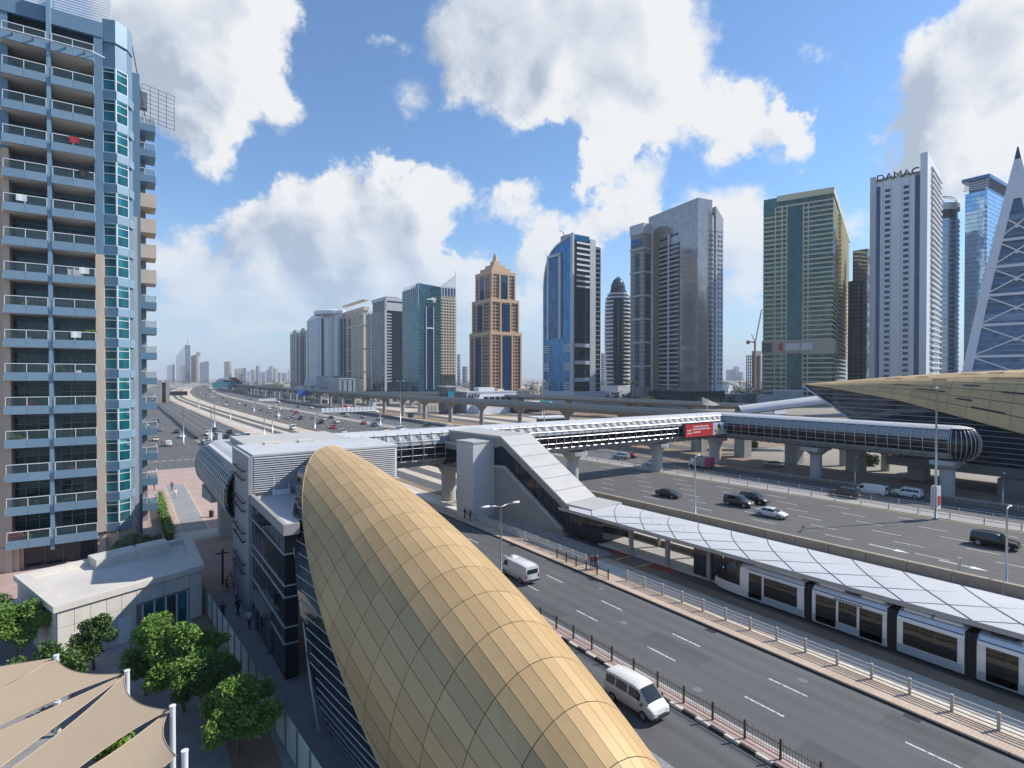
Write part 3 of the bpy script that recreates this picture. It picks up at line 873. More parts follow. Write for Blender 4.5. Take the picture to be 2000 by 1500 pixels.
M['tile'] = tile_wall('lift_perforated_cladding')
M['roof_cream'] = mat('pale_roof_panel', (.45, .44, .42), .5, .05, var=.14, scale=.5)
lift = thing('lift_shaft', 'tall pale grey lift tower with patterned cladding beside the tram stop', 'lift tower', L(-.5, -2, 0))
part(lift, 'shaft', slab(MB(), [(-1.6, 0), (2.4, 0), (2.4, 11.35), (-1.6, 11.35)], -4.1, -.02), M['tile'])
part(lift, 'roof', slab(MB(), [(-1.7, 11.35), (2.5, 11.35), (2.5, 11.6), (-1.7, 11.6)], -4.2, .05), M['roof_cream'])
hall = thing('escalator_hall', 'sloping escalator hall with pale panelled roof and dark glass side', 'escalator hall', L(10, 2.5, 0))
A0, A1, A2, A3 = (-9.0, 12.4), (4.1, 12.35), (17.2, 4.45), (21.2, 4.4)
part(hall, 'flat_roof', slab(MB(), [(-9, 12.1), (4.1, 12.05), (4.1, 12.35), (-9, 12.4)], -.25, 5.9), M['roof_cream'])
for k in range(6):
    t0, t1 = k / 6 + .004, (k + 1) / 6 - .004
    f = lambda t: (lerp(A1[0], A2[0], t), lerp(A1[1], A2[1], t))
    (s0, z0), (s1, z1) = f(t0), f(t1)
    part(hall, 'roof_panel', slab(MB(), [(s0, z0 - .28), (s1, z1 - .28), (s1, z1), (s0, z0)], -.25, 5.9), M['roof_cream'])
part(hall, 'lower_roof', slab(MB(), [(17.2, 4.15), (21.6, 4.1), (21.6, 4.4), (17.2, 4.45)], -.25, 5.9), M['roof_cream'])
part(hall, 'roof_underlay', slab(MB(), [(4.1, 11.8), (17.2, 3.9), (17.2, 4.3), (4.1, 12.2)], 0, 5.7), M['dark_metal'])
part(hall, 'fascia', slab(MB(), [(-9, 10.5), (2.9, 10.5), (4.3, 10.9), (16.8, 3.5), (21.4, 3.4), (21.4, 4.1), (17.2, 4.15), (4.1, 12.05), (-9, 12.1)], -.12, .1), M['concrete'])
part(hall, 'side_glass', slab(MB(), [(-9, 6.6), (4.6, 7.6), (16, .7), (23, .25), (23, 3.35), (16.8, 3.55), (4.3, 10.95), (2.9, 10.5), (-9, 10.5)], .12, 5.5), M['dark_glass'])
part(hall, 'side_wall', slab(MB(), [(1.5, 0), (16.9, 0), (16, .95), (4.75, 7.75), (1.5, 7.5)], -.06, 5.2), M['concrete'])
part(hall, 'sill', slab(MB(), [(1.5, 7.4), (4.7, 7.7), (16, .92), (16.6, .92), (4.85, 8.0), (1.5, 7.75)], -.3, .14), M['concrete_lt'])
for s_ in np.arange(6, 22, 1.6):
    zt = lerp(10.9, 3.5, min(1, (s_ - 4.3) / 12.5)); zb = max(.3, lerp(7.6, .7, min(1, (s_ - 4.6) / 11.4)))
    part(hall, 'glazing_bar', slab(MB(), [(s_, zb), (s_ + .07, zb), (s_ + .07, zt), (s_, zt)], .06, .12), M['dark_metal'])
box_ = thing('bridge_landing', 'glazed landing box linking footbridge to the lift tower', 'landing', L(-10, 2.5, 0))
part(box_, 'roof', slab(MB(), [(-14.6, 10.3), (-5.0, 10.1), (-5.0, 10.5), (-14.6, 10.7)], -.9, 6), M['roof_cream'])
part(box_, 'glass', slab(MB(), [(-14.3, 6.7), (-5.0, 6.3), (-5.0, 9.4), (-14.3, 9.6)], -.5, 5.6), M['dark_glass'])
part(box_, 'upper_band', slab(MB(), [(-14.5, 9.5), (-5.0, 9.3), (-5.0, 10.1), (-14.5, 10.3)], -.7, 5.8), M['concrete'])
part(box_, 'floor', slab(MB(), [(-14.5, 6.0), (-5.0, 5.6), (-5.0, 6.4), (-14.5, 6.8)], -.7, 5.8), M['concrete'])
for s_, n_ in ((-7.2, .6), (-7.2, 5.0)):
    x, y, _ = L(s_, n_, 0)
    part(box_, 'column', MB().box(x - .3, x + .3, y - .3, y + .3, 0, 5.9), M['concrete'])

CN = curve([-400, 34, 40, 54, 80], [49.1, 49.1, 48.9, 47.5, 43.5])
canopy = thing('tram_stop_canopy', 'long white panelled canopy over the tram platform', 'canopy', (53, 20, 0))
def cz(t): return 4.15 + .2 * math.sin(math.pi * min(1, max(0, t))) ** .8 - .1 * t
def cpt(y, t, dz=0.0): return (CN(y) + 7.7 * t, y + 1.6 * t * math.cos(t), cz(t) + dz)
W_ = 4.1
def cdia(y, t, dz=0.0, sg=1): return (CN(y) + 7.7 * t, y + sg * 7.2 * (t + .10 * math.sin(math.pi * t)), cz(t) + dz)
for k in range(-8, 13):
    y0 = 5.75 + k * W_
    if y0 + W_ > 58: continue
    part(canopy, 'roof_panel', MB().grid(lambda y, t: cdia(y, t), np.linspace(y0 + .02, y0 + W_ - .02, 5), np.linspace(1, 0, 11)), M['roof_white'], True)
    part(canopy, 'seam', MB().tube([cdia(y0, t, .012) for t in np.linspace(0, 1, 12)], .05, 4), M['grey_metal'])
    part(canopy, 'seam', MB().tube([cdia(y0, t, .012, -1) for t in np.linspace(0, 1, 12)], .025, 4), M['grey_metal'])
fas = MB().grid(lambda y, t: (CN(y) - .05 + .1 * t, y, 3.78 + .42 * (1 - t)), np.linspace(-21.7, 57, 20), [0, 1]).grid(lambda y, t: (CN(y) + .05 + 7.4 * t, y + 1.2 * t, 3.78), np.linspace(-21.7, 57, 20), [0, 1])
part(canopy, 'fascia', fas, M['roof_cream'])
for k in range(13):
    y = -16 + k * 5.2
    part(canopy, 'column', MB().box(CN(y) + 1.7, CN(y) + 2.1, y - .2, y + .2, .3, 3.8), M['concrete'])
    part(canopy, 'column', MB().box(CN(y) + 6.6, CN(y) + 6.9, y - .15, y + .15, .3, 3.9), M['concrete'])
part(canopy, 'platform', MB().grid(lambda y, t: (CN(y) + 2.2 + 5.2 * t, y, .38), np.linspace(-21, 52, 12), [1, 0]).grid(lambda y, t: (CN(y) + 2.2, y, .38 * t), np.linspace(-21, 52, 12), [1, 0]), M['pave_light'])
for k in range(40):
    y = -18 + k * 1.75
    if y < 36.5: part(canopy, 'screen_door', MB().box(CN(y) + 1.9, CN(y) + 1.98, y, y + 1.68, .4, 3.1), M['dark_glass'])
part(canopy, 'door_header', MB().box(50.95, 51.25, -19, 37.6, 3.1, 3.55), M['grey_metal'])
scr = MB()
for z in np.arange(1.0, 3.7, .28): scr.tube([(CN(y) + 7.2, y, z) for y in np.linspace(-20, 54, 14)], .05, 4)
part(canopy, 'slatted_screen', scr, M['railing'])
part(canopy, 'low_wall', MB().grid(lambda y, t: (CN(y) + 7.3, y, .3 + .75 * t), np.linspace(-20, 54, 14), [1, 0]), M['concrete_dk'])
for y in (47.3, 43.9, 40.5):
    sg = thing('platform_sign', 'dark hanging sign under the canopy, %s one' % {47.3: 'nearest the escalator', 43.9: 'middle', 40.5: 'nearest the screen doors'}[y], 'sign', (CN(y) + 3.2, y, 2.8), group='signs hanging under the canopy')
    part(sg, 'board', MB().box(CN(y) + 3.15, CN(y) + 3.25, y - .7, y + .7, 2.75, 3.2), M['dark_metal'])
    part(sg, 'hanger', MB().box(CN(y) + 3.17, CN(y) + 3.23, y - .5, y - .45, 3.2, 4.4).box(CN(y) + 3.17, CN(y) + 3.23, y + .45, y + .5, 3.2, 4.4), M['dark_metal'])
redp = mat('red_crossing_paint', (.42, .06, .05), .7, var=.25, scale=2)
for i, (y0, y1) in enumerate(((46.6, 49.6), (40.2, 43.2))):
    hz = MB()
    for k in range(3): hz.box(TRAM(y0) - 1.6, TRAM(y0) + 1.2, y0 + k * 1.0, y0 + k * 1.0 + .8, .034, .045)
    hz.build('red_crossing_hatch', redp, kind='structure')
MB().box(47.0, 50.6, 43.4, 46.4, .034, .042).build('crossing_path', M['concrete_dk'], kind='structure')
for y in (43.3, 46.4): MB().box(44.8, 50.8, y, y + .25, .036, .05).build('crossing_edge_line', M['paint_y'], kind='structure')

# ---------------------------------------------------------------- tram
M['tram_body'] = mat('tram_silver_paint', (.72, .735, .75), .3, .25, var=.05, scale=.5)
M['tram_stripe'] = mat('tram_blue_grey_skirt', (.36, .43, .50), .35, .3, var=.15, scale=.8)
M['tram_glass'] = facade_glass('tram_tinted_glass', (.020, .016, .013), .05, 0, (3, 1.6, 4), .004, .25)
tram = thing('tram', 'silver tram with tinted windows and dark bellows standing at the platform', 'tram', (49.4, 18, 0))
def tram_ring(y, k=1.0, top=3.45, z0=.32, sh=0.0):
    h = [(-1.28, z0), (-1.33, .8), (-1.33, 2.7), (-1.25, 3.05), (-1.0, 3.32), (-.55, 3.45)]
    pts = [(x * k, lerp(z0, top, (z - z0) / (3.45 - z0))) for x, z in h]
    pts = pts + [(-x, z) for x, z in reversed(pts)]
    return [(49.4 + x, y + sh * z, z) for x, z in pts]
cars_ = [(25.6, 31.0, 'front'), (19.2, 24.9, 'doors'), (14.35, 18.5, 'window'), (5.2, 13.65, 'doors2'), (-1.5, 4.5, 'window'), (-12, -2.2, 'doors2')]
for y0, y1, kind in cars_:
    car = part(tram, 'car_body', MB().loft([tram_ring(y0), tram_ring(y1)]), M['tram_body'], 30)
    part(car, 'skirt', MB().box(48.045, 48.07, y0 + .1, y1 - .05, .36, .95), M['tram_stripe'])
    part(car, 'roof_line', MB().box(48.10, 48.16, y0 + .05, y1 - .05, 3.02, 3.07), M['dark_metal'])
    def pane(a, c, z0, z1, nm='window'):
        for sx, x in ((-1, 48.065), (1, 50.735)):
            part(car, nm, MB().bbox(x - .02, x + .02, a, c, z0, z1, .012), M['tram_glass'])
    if kind == 'front':
        pane(26.2, 29.3, 1.0, 2.72); pane(29.5, 30.8, .5, 2.75, 'door')
        part(car, 'roof_cover', MB().bbox(48.55, 50.25, 26, 30.6, 3.4, 3.66, .1), M['tram_body'])
    elif kind == 'doors':
        pane(19.5, 21.15, .45, 2.72, 'door'); pane(21.35, 22.75, 1.0, 2.7); pane(22.95, 24.6, .45, 2.72, 'door')
        for a_, c_ in ((19.5, 21.3), (22.5, 24.6)): part(car, 'roof_cover', MB().bbox(48.55, 50.25, a_, c_, 3.4, 3.68, .1), M['tram_body'])
        part(car, 'roof_grille', MB().bbox(48.7, 50.1, 21.4, 22.4, 3.4, 3.62, .05), M['dark_metal'])
        tl = MB()
        for i in range(10): tl.box(48.062, 48.075, 21.0 + i * .22, 21.13 + i * .22, 2.72, 2.92)
        part(car, 'lettering', tl, M['grey_metal'])
    elif kind == 'window':
        pane(y0 + .4, y1 - .4, 1.0, 2.7)
        for a_, c_ in ((y0 + .2, (y0 + y1) / 2 - .05), ((y0 + y1) / 2 + .05, y1 - .2)): part(car, 'roof_cover', MB().bbox(48.55, 50.25, a_, c_, 3.4, 3.66, .1), M['tram_body'])
    else:
        pane(y1 - 2.2, y1 - .5, .45, 2.72, 'door'); pane(y1 - 5.0, y1 - 2.5, 1.0, 2.7); pane(y0 + .4, y0 + 2.0, .45, 2.72, 'door')
        part(car, 'roof_cover', MB().bbox(48.55, 50.25, y0 + .4, y1 - 2.2, 3.4, 3.66, .1), M['tram_body'])
        part(car, 'roof_grille', MB().bbox(48.7, 50.1, y1 - 1.9, y1 - .6, 3.4, 3.62, .05), M['dark_metal'])
nose = MB().loft([tram_ring(31.0), tram_ring(32.2, .985, 3.35), tram_ring(33.2, .93, 2.75), tram_ring(34.1, .8, 1.9), tram_ring(34.9, .55, 1.15, .4)])
nose = part(tram, 'nose', nose, M['tram_body'], 40)
for y in (25.25, 18.85, 14.0, 4.85, -1.85):
    b_ = MB()
    for k in range(5): b_.box(48.16 + .04 * (k % 2), 50.64 - .04 * (k % 2), y - .36 + k * .145, y - .36 + k * .145 + .135, .4, 3.3)
    part(tram, 'bellows', b_, M['black'])
part(nose, 'windscreen', MB().loft([[(49.4 + x * 1.345 * k, y, z) for x, z in ((-1, 1.25), (-.99, lerp(1.25, tp, .72)), (-.8, tp + .03), (.8, tp + .03), (.99, lerp(1.25, tp, .72)), (1, 1.25))] for y, k, tp in ((31.75, 1.0, 3.44), (32.2, .992, 3.38), (33.2, .945, 2.8), (34.1, .83, 1.95), (34.45, .73, 1.6))], cap=False, close=False), M['tram_glass'])
for sx in ():
    part(nose, 'side_screen', MB().add([(49.4 + sx * 1.325, 31.3, 1.5), (49.4 + sx * 1.315, 32.2, 1.4), (49.4 + sx * 1.25, 33.15, 1.35), (49.4 + sx * 1.22, 33.1, 2.3), (49.4 + sx * 1.27, 32.1, 2.75), (49.4 + sx * 1.3, 31.3, 2.75)], [(0, 1, 4, 5), (1, 2, 3, 4)]), M['tram_glass'])
part(tram, 'bogie', MB().box(48.4, 50.4, -11, 33.5, .06, .4), M['black'])

# ---------------------------------------------------------------- barriers, railings, fences
barrier = thing('concrete_barrier', 'brown concrete barrier wall between tram stop and highway', 'barrier', (HL(30) - 3.5, 30, 0))
bpm = MB().prism([(-.22, 0), (.22, 0), (.22, 3.92), (-.22, 3.92)], 0, 1.05).box(-.27, .27, 0, 3.92, 1.05, 1.15).mesh('wall_panel', M['pave_tan'] if False else mat('barrier_concrete', (.34, .29, .235), .8, var=.2, scale=.6, streak=.15))
for k in range(34):
    y = -14 + 4 * k
    link('wall_panel', bpm, barrier, loc=(HL(y) - 3.5, y, 0), rz=-math.atan2(HL(y + 4) - HL(y), 4))
def railing(name, label, fx, y0, y1, pitch, h, rails_, m_, pw=.13, rw=.055, cat='railing', top=0.0):
    t = thing(name, label, cat, (fx((y0 + y1) / 2), (y0 + y1) / 2, .05))
    n = int((y1 - y0) / pitch)
    pm = MB().bbox(-pw / 2, pw / 2, -pw / 2, pw / 2, 0, h, .01).mesh('post', m_)
    for k in range(n + 1):
        y = y0 + k * pitch
        link('post', pm, t, loc=(fx(y), y, .05))
    ys = np.linspace(y0, y0 + n * pitch, max(2, n // 2))
    for z in rails_: part(t, 'rail', MB().tube([(fx(y), y, .05 + z) for y in ys], rw / 2, 5), m_)
    return t
fr = off(SR_R, 2.25)
railing('pedestrian_railing', 'beige steel railing along the pavement beside the tram, nearer stretch', fr, -12, 42.6, 2.3, 1.15, (.25, .5, .75, 1.05), M['railing'], .16, .1)
railing('pedestrian_railing', 'beige steel railing along the pavement below the lift tower', fr, 47.2, 74, 2.3, 1.15, (.25, .5, .75, 1.05), M['railing'], .16, .1)
railing('ramp_railing', 'thin grey railing on the ramp beside the escalator hall', lambda y: 45.0 - .0 * y, 48, 72, 1.6, 1.0, (.55, .97), M['steel'], .06, .04)
rp = MB().box(44.6, 47.4, 48, 72, 0, .25)
rp.build('ramp', M['concrete'], kind='structure')
railing('median_railing', 'low tan railing on the near edge of the highway median', off(HL, 27.9), -20, 120, 4.0, 1.0, (.55, .95), M['railing'], .14, .09)
railing('median_railing', 'low grey railing on the far edge of the highway median', off(HL, 31.6), -20, 120, 4.0, 1.1, (.35, .7, 1.05), M['steel'], .09, .05)
railing('verge_railing', 'grey guard rail along the far side of the highway', off(HL, 43.2), -20, 130, 4.0, .8, (.5, .72), M['steel'], .12, .12)
def bar_fence(name, label, x, y0, n, pitch, m_):
    t = thing(name, label, 'fence', (x, y0 + n * pitch / 2, .14))
    post = MB().bbox(-.055, .055, -.055, .055, 0, 1.12, .01).mesh('post', m_)
    pb = MB()
    for z in (.12, .80): pb.box(-.018, .018, 0, pitch, z, z + .035)
    for k in range(1, 13):
        y = k * pitch / 13
        pb.tube([(0, y, .1), (0, y, .84), (-.03, y + .03, .94), (-.15 if k % 2 else .15, y + .1, 1.06)], .012, 4)
    pb = pb.mesh('bar_panel', m_)
    for k in range(n + 1): link('post', post, t, loc=(x, y0 + k * pitch, .14))
    for k in range(n): link('bar_panel', pb, t, loc=(x, y0 + k * pitch, .14))
bar_fence('street_fence', 'dark bar fence with bent tips on the kerbed island beside the white minivan', 29.42, -4.7, 24, 2.16, M['fence_dark'])
bar_fence('street_fence', 'short brown bar fence at the pavement crossing by the tram stop', 41.05, 42.2, 5, 1.68, M['fence_dark'])
# ---------------------------------------------------------------- lamps
def street_lamp(label, x, y, h, arms, rz=0.0, name='street_lamp', r_=.1, group='street lamps', hd=.8):
    t = thing(name, label, 'street lamp', (x, y, 0), rz, group)
    part(t, 'pole', MB().tube([(0, 0, 0), (0, 0, h)], [r_ * 1.25, r_ * .75], 10), M['steel'], True, local=True)
    part(t, 'base', MB().cyl((0, 0), r_ * 2.2, 0, .25, 12), M['concrete'], local=True)
    for a in arms:
        part(t, 'arm', MB().tube([(0, 0, h - .1), (a * .5, 0, h + .08), (a, 0, h + .12)], .045, 6), M['steel'], True, local=True)
        s_ = 1 if a > 0 else -1
        part(t, 'lamp_head', MB().loft([[(a + s_ * u, w_ * dy, h + .12 + dz) for dy, dz in ((-1, 0), (-.8, .1), (.8, .1), (1, 0), (.7, -.06), (-.7, -.06))] for u, w_ in ((-.05, .07), (.15, .16), (hd * .7, .17), (hd, .08))]), M['white_metal'], True, local=True)
    return t
street_lamp('double-armed street lamp rising beside the golden pod', 29.4, 44.7, 8.8, (-1.35, 1.35))
street_lamp('slender lamp post rising behind the tram canopy over the highway edge', HL(54) - 1.5, 54, 9.2, (.5,), hd=.5)
street_lamp('lamp post behind the tram canopy at the right edge of the view', HL(18) - 1.6, 18.2, 8.0, (.6,), hd=.5)
street_lamp('tall lighting mast with a red advertising box on the highway median', 98.9, 33.1, 19.4, (-1.0, 1.0), R(20), r_=.15, hd=1.0)
street_lamp('lamp post beside the dark wall under the metro station', 118.5, 30.4, 5.2, (.4,), hd=.4)
street_lamp('thin lamp post on the verge under the bridge', 117.2, 52.5, 5.4, (.3,), hd=.3)
far_l = [(101, 235), (114, 388), (153, 199), (44.4, 220), (41.6, 300), (29, 250), (22.8, 205), (39.5, 420), (38.8, 205), (118, 520), (123, 690), (15, 205), (63.5, 300), (117, 315)]
for i, (x, y) in enumerate(far_l):
    street_lamp('thin lamp post standing along the distant part of the road', x, y, 19.5 if i in (0, 1, 2, 9, 10) else 11, (-1, 1) if i in (0, 1, 2, 9, 10) else (.8,), r_=.16, group='distant lamp posts')
ab = thing('advertising_box', 'white and red advertising box hung on the tall median mast', 'sign', (98.9, 33.1, 1.6))
part(ab, 'box', MB().box(98.2, 99.6, 32.7, 32.88, 1.6, 5.0).box(98.2, 99.6, 33.32, 33.5, 1.6, 5.0), M['white_metal'])
part(ab, 'red_print', MB().box(98.4, 99.4, 32.66, 32.7, 2.2, 3.6), M['gold'] if False else mat('red_print_small', (.5, .05, .05), .5, var=.1))
bo = thing('marker_post', 'short grey post behind the tram canopy at the highway edge', 'post', (71.8, 21.9, 0))
part(bo, 'post', MB().cyl((71.8, 21.9), .14, 0, 2.0, 10).cyl((71.8, 21.9), .2, 2.0, 2.2, 10), M['steel'])
# sign gantries over the highway
def gantry(label, xl, xr, y, h, n, sz):
    t = thing('sign_gantry', label, 'gantry', ((xl + xr) / 2, y, 0), group='sign gantries')
    c = 2.4
    pts = [(xl, y, 0), (xl, y, h - c)] + [(xl + c * (1 - math.cos(a)), y, h - c + c * math.sin(a)) for a in np.linspace(.3, 1.57, 5)] + [(xr - c * (1 - math.cos(a)), y, h - c + c * math.sin(a)) for a in np.linspace(1.57, .3, 5)] + [(xr, y, h - c), (xr, y, 0)]
    part(t, 'frame', MB().tube(pts, .28, 8), M['steel'], True)
    for k in range(n):
        x = lerp(xl + 2.6, xr - 2.6, (k + .5) / n); w_ = (xr - xl - 5.2) / n * .42
        part(t, 'sign_panel', MB().box(x - w_, x + w_, y - .1, y + .1, h - .2, h + sz), M['white_metal'])
gantry('arched gantry carrying a row of grey sign backs across the highway', 63.9, 92, 236, 6.6, 13, 1.9)
gantry('smaller far gantry with grey sign backs over the highway', 64.5, 80, 372, 6.6, 8, 1.7)

# ---------------------------------------------------------------- vehicles (local frame: nose towards +Y, Z up)
def paint(name, col, rough=.22, metal=.0):
    m_, b, p = pmat(name)
    geo = b.n('ShaderNodeNewGeometry')
    b.put(p.inputs['Base Color'], b.v('SCALE', col, b.m('MULTIPLY_ADD', b.noise(geo.outputs['Position'], 2.5, 3), .16, .92)))
    p.inputs['Roughness'].default_value = rough
    p.inputs['Metallic'].default_value = metal
    p.inputs['Coat Weight'].default_value = .6
    p.inputs['Coat Roughness'].default_value = .06
    return m_


M['p_white'] = paint('car_paint_white', (.72, .72, .71))
M['p_cream'] = paint('car_paint_offwhite', (.70, .69, .65), .3)
M['p_black'] = paint('car_paint_black', (.012, .013, .016))
M['p_grey'] = paint('car_paint_dark_grey', (.05, .055, .062), .25, .3)
M['p_silver'] = paint('car_paint_silver', (.45, .46, .47), .25, .6)
M['p_red'] = paint('car_paint_red', (.38, .025, .03))
M['p_blue'] = paint('car_paint_blue', (.05, .10, .22))
M['p_tan'] = paint('car_paint_tan', (.50, .44, .33))
M['light'] = mat('headlamp_lens', (.75, .78, .80), .1, .3, var=0)
M['tail'] = mat('tail_lamp_lens', (.35, .015, .015), .2, 0, var=0)
M['rim'] = mat('wheel_rim', (.42, .43, .44), .35, .7, var=0)

# station lists: (y, floor z, belt z, roof z, half width at belt, half width at roof)
KINDS = {
    'sedan': dict(st=[(-2.25, .45, .80, .82, .70, .62), (-2.15, .28, .92, .95, .84, .74), (-1.55, .22, .96, 1.02, .90, .74), (-.85, .2, .95, 1.40, .91, .62), (.1, .2, .93, 1.45, .91, .63), (.55, .2, .92, 1.38, .91, .63), (1.25, .22, .90, .97, .90, .72), (2.0, .26, .78, .80, .85, .70), (2.28, .38, .62, .64, .68, .55)], win=[(-1.15, -.35), (-.3, .75)], ws=(.58, 1.22), rw=(-1.5, -.88), wheels=(-1.38, 1.42, .32)),
    'suv': dict(st=[(-2.3, .5, 1.0, 1.05, .78, .66), (-2.2, .32, 1.08, 1.68, .90, .70), (-1.4, .28, 1.08, 1.78, .95, .74), (0, .28, 1.06, 1.80, .95, .74), (.55, .28, 1.06, 1.72, .95, .73), (1.2, .3, 1.06, 1.12, .94, .78), (2.15, .34, .98, 1.0, .90, .76), (2.38, .45, .75, .78, .74, .62)], win=[(-2.0, -1.05), (-1.0, -.05), (0, .8)], ws=(.58, 1.18), rw=(-2.29, -2.2), wheels=(-1.42, 1.45, .38)),
    'minivan': dict(st=[(-2.05, .5, .95, 1.0, .72, .6), (-2.0, .3, 1.05, 1.76, .80, .64), (-1.2, .26, 1.05, 1.86, .82, .68), (.4, .26, 1.04, 1.86, .82, .68), (.85, .26, 1.03, 1.76, .82, .66), (1.62, .28, 1.0, 1.08, .81, .68), (2.02, .32, .82, .86, .77, .62), (2.12, .42, .6, .62, .66, .5)], win=[(-1.9, -1.1), (-1.0, -.05), (.08, 1.0)], ws=(.88, 1.58), rw=(-2.04, -2.0), wheels=(-1.28, 1.3, .31)),
    'panel_van': dict(st=[(-2.4, .5, 1.0, 1.1, .80, .70), (-2.36, .32, 1.1, 1.92, .86, .76), (-1.6, .28, 1.1, 1.98, .87, .78), (1.2, .28, 1.1, 1.98, .87, .78), (1.55, .28, 1.1, 1.88, .87, .75), (2.2, .3, 1.08, 1.14, .85, .72), (2.42, .36, .8, .82, .80, .66), (2.48, .45, .62, .64, .7, .55)], win=[(1.0, 1.85)], ws=(1.58, 2.17), rw=(-2.42, -2.37), wheels=(-1.4, 1.62, .33)),
}


def car_ring(st):
    y, zb, zt, zr, w, wr = st
    half = [(w * .86, zb), (w * .98, lerp(zb, zt, .3)), (w, lerp(zb, zt, .75)), (w * .97, zt), (wr, lerp(zt, zr, .9)), (wr * .78, zr)]
    return [(x, y, z) for x, z in half] + [(-x, y, z) for x, z in reversed(half)]


def make_car(kind, m_, label, loc, rz, name='parked_car', cat='car', group=None, detail=True):
    K = KINDS[kind]; st = K['st']
    t = thing(name, label, cat, loc, rz, group)
    def at(y):
        for a, c in zip(st[:-1], st[1:]):
            if a[0] <= y <= c[0]:
                u = (y - a[0]) / (c[0] - a[0]); return tuple(lerp(a[i], c[i], u) for i in range(6))
        return st[-1]
    key = ('car', kind)
    def shared(nm, fn, mm, sm=False):
        k_ = (kind, nm, mm.name)
        if k_ not in M: M[k_] = fn().mesh(nm, mm, sm)
        return M[k_]
    body = link('body', shared('body', lambda: MB().loft([car_ring(s_) for s_ in st]), m_, 38), t, world_space=False)
    def side(sx, y0, y1, lo=.08, hi=.80):
        b_ = MB()
        for ya, yb in zip(np.linspace(y0, y1, 4)[:-1], np.linspace(y0, y1, 4)[1:]):
            q = []
            for y, u in ((ya, lo), (yb, lo), (yb, hi), (ya, hi)):
                s_ = at(y); zt, zr, w, wr = s_[2], s_[3], s_[4] * .97, s_[5]
                q.append((sx * (lerp(w, wr, u) + .012), y, lerp(zt, lerp(zt, zr, .9), u)))
            b_.quad(*(q if sx > 0 else q[::-1]))
        return b_
    for i, (y0, y1) in enumerate(K['win']):
        for sx in (1, -1): link('side_window', shared('sw%d%d' % (i, sx), lambda: side(sx, y0, y1), M['car_glass']), t, world_space=False)
    def top_glass(y0, y1, dz):
        b_ = MB()
        rows = []
        for y in np.linspace(y0, y1, 3):
            s_ = at(y); zt, zr, wr = s_[2], s_[3], s_[5]
            ww = lerp(s_[4] * .9, wr * .98, min(1, max(0, (zr - zt) / .7)))
            rows.append([(x * ww * .93, y + (.018 if dz > 0 else -.018), zr + .016 - .03 * x * x) for x in (-1, -.5, 0, .5, 1)])
        return b_.loft(rows, cap=False, close=False)
    link('windscreen', shared('ws', lambda: top_glass(*K['ws'], 1), M['car_glass'], True), t, world_space=False)
    r0, r1 = K['rw']
    def rear():
        a, c = at(max(r0, st[0][0])), at(r1)
        if r1 - r0 > .3: return top_glass(r0, r1, -1)
        ww = c[5] * .9
        return MB().quad((ww, r1 - .06, lerp(c[2], c[3], .15)), (-ww, r1 - .06, lerp(c[2], c[3], .15)), (-ww * .95, r1 - .03, lerp(c[2], c[3], .82)), (ww * .95, r1 - .03, lerp(c[2], c[3], .82)))
    link('rear_window', shared('rw', rear, M['car_glass'], True), t, world_space=False)
    wr_, wf, rad = K['wheels']
    def tyre(): return MB().tube([(-.1, 0, 0), (.1, 0, 0)], rad, 16)
    def hub(): return MB().tube([(-.112, 0, 0), (.112, 0, 0)], rad * .62, 12)
    hw = max(s_[4] for s_ in st) - .085
    for y in (wr_, wf):
        for sx in (1, -1):
            w = link('wheel', shared('wheel', tyre, M['black']), t, loc=(sx * hw, y, rad), world_space=False)
            link('rim', shared('rim', hub, M['rim']), w, world_space=False)
    if detail:
        f, r_ = st[-1], st[0]
        f2, r2 = st[-2], st[1]
        for sx in (1, -1):
            link('headlight', shared('hl%d' % sx, lambda: MB().bbox(sx * f2[4] * .72 - .16, sx * f2[4] * .72 + .16, f2[0] - .05, f2[0] + .09, f2[2] - .24, f2[2] - .05, .03), M['light']), t, world_space=False)
            link('taillight', shared('tl%d' % sx, lambda: MB().bbox(sx * r2[4] * .86 - .08, sx * r2[4] * .86 + .08, r2[0] - .07, r2[0] + .06, r2[2] - .35, r2[2] - .02, .02), M['tail']), t, world_space=False)
            link('mirror', shared('mi%d' % sx, lambda: MB().bbox(sx * (hw + .22) - .09, sx * (hw + .22) + .09, K['ws'][1] - .35, K['ws'][1] - .22, st[-3][2] + .0, st[-3][2] + .16, .02), m_ if kind != 'minivan' else M['black']), t, world_space=False)
        link('bumper', shared('bf', lambda: MB().bbox(-f[4] * 1.04, f[4] * 1.04, f[0] - .2, f[0] + .03, f[1] - .08, f[1] + .1, .03), M['black']), t, world_space=False)
        link('bumper', shared('br', lambda: MB().bbox(-r_[4] * 1.04, r_[4] * 1.04, r_[0] - .05, r_[0] + .15, r_[1] - .12, r_[1] + .06, .03), M['black']), t, world_space=False)
        link('number_plate', shared('np', lambda: MB().box(-.26, .26, r_[0] - .075, r_[0] - .05, r_[1] + .1, r_[1] + .22), M['paint']), t, world_space=False)
        link('grille', shared('gr', lambda: MB().bbox(-.42, .42, f[0] - .06, f[0] + .015, f[1] + .12, f[1] + .2, .02), M['dark_metal']), t, world_space=False)
    return t


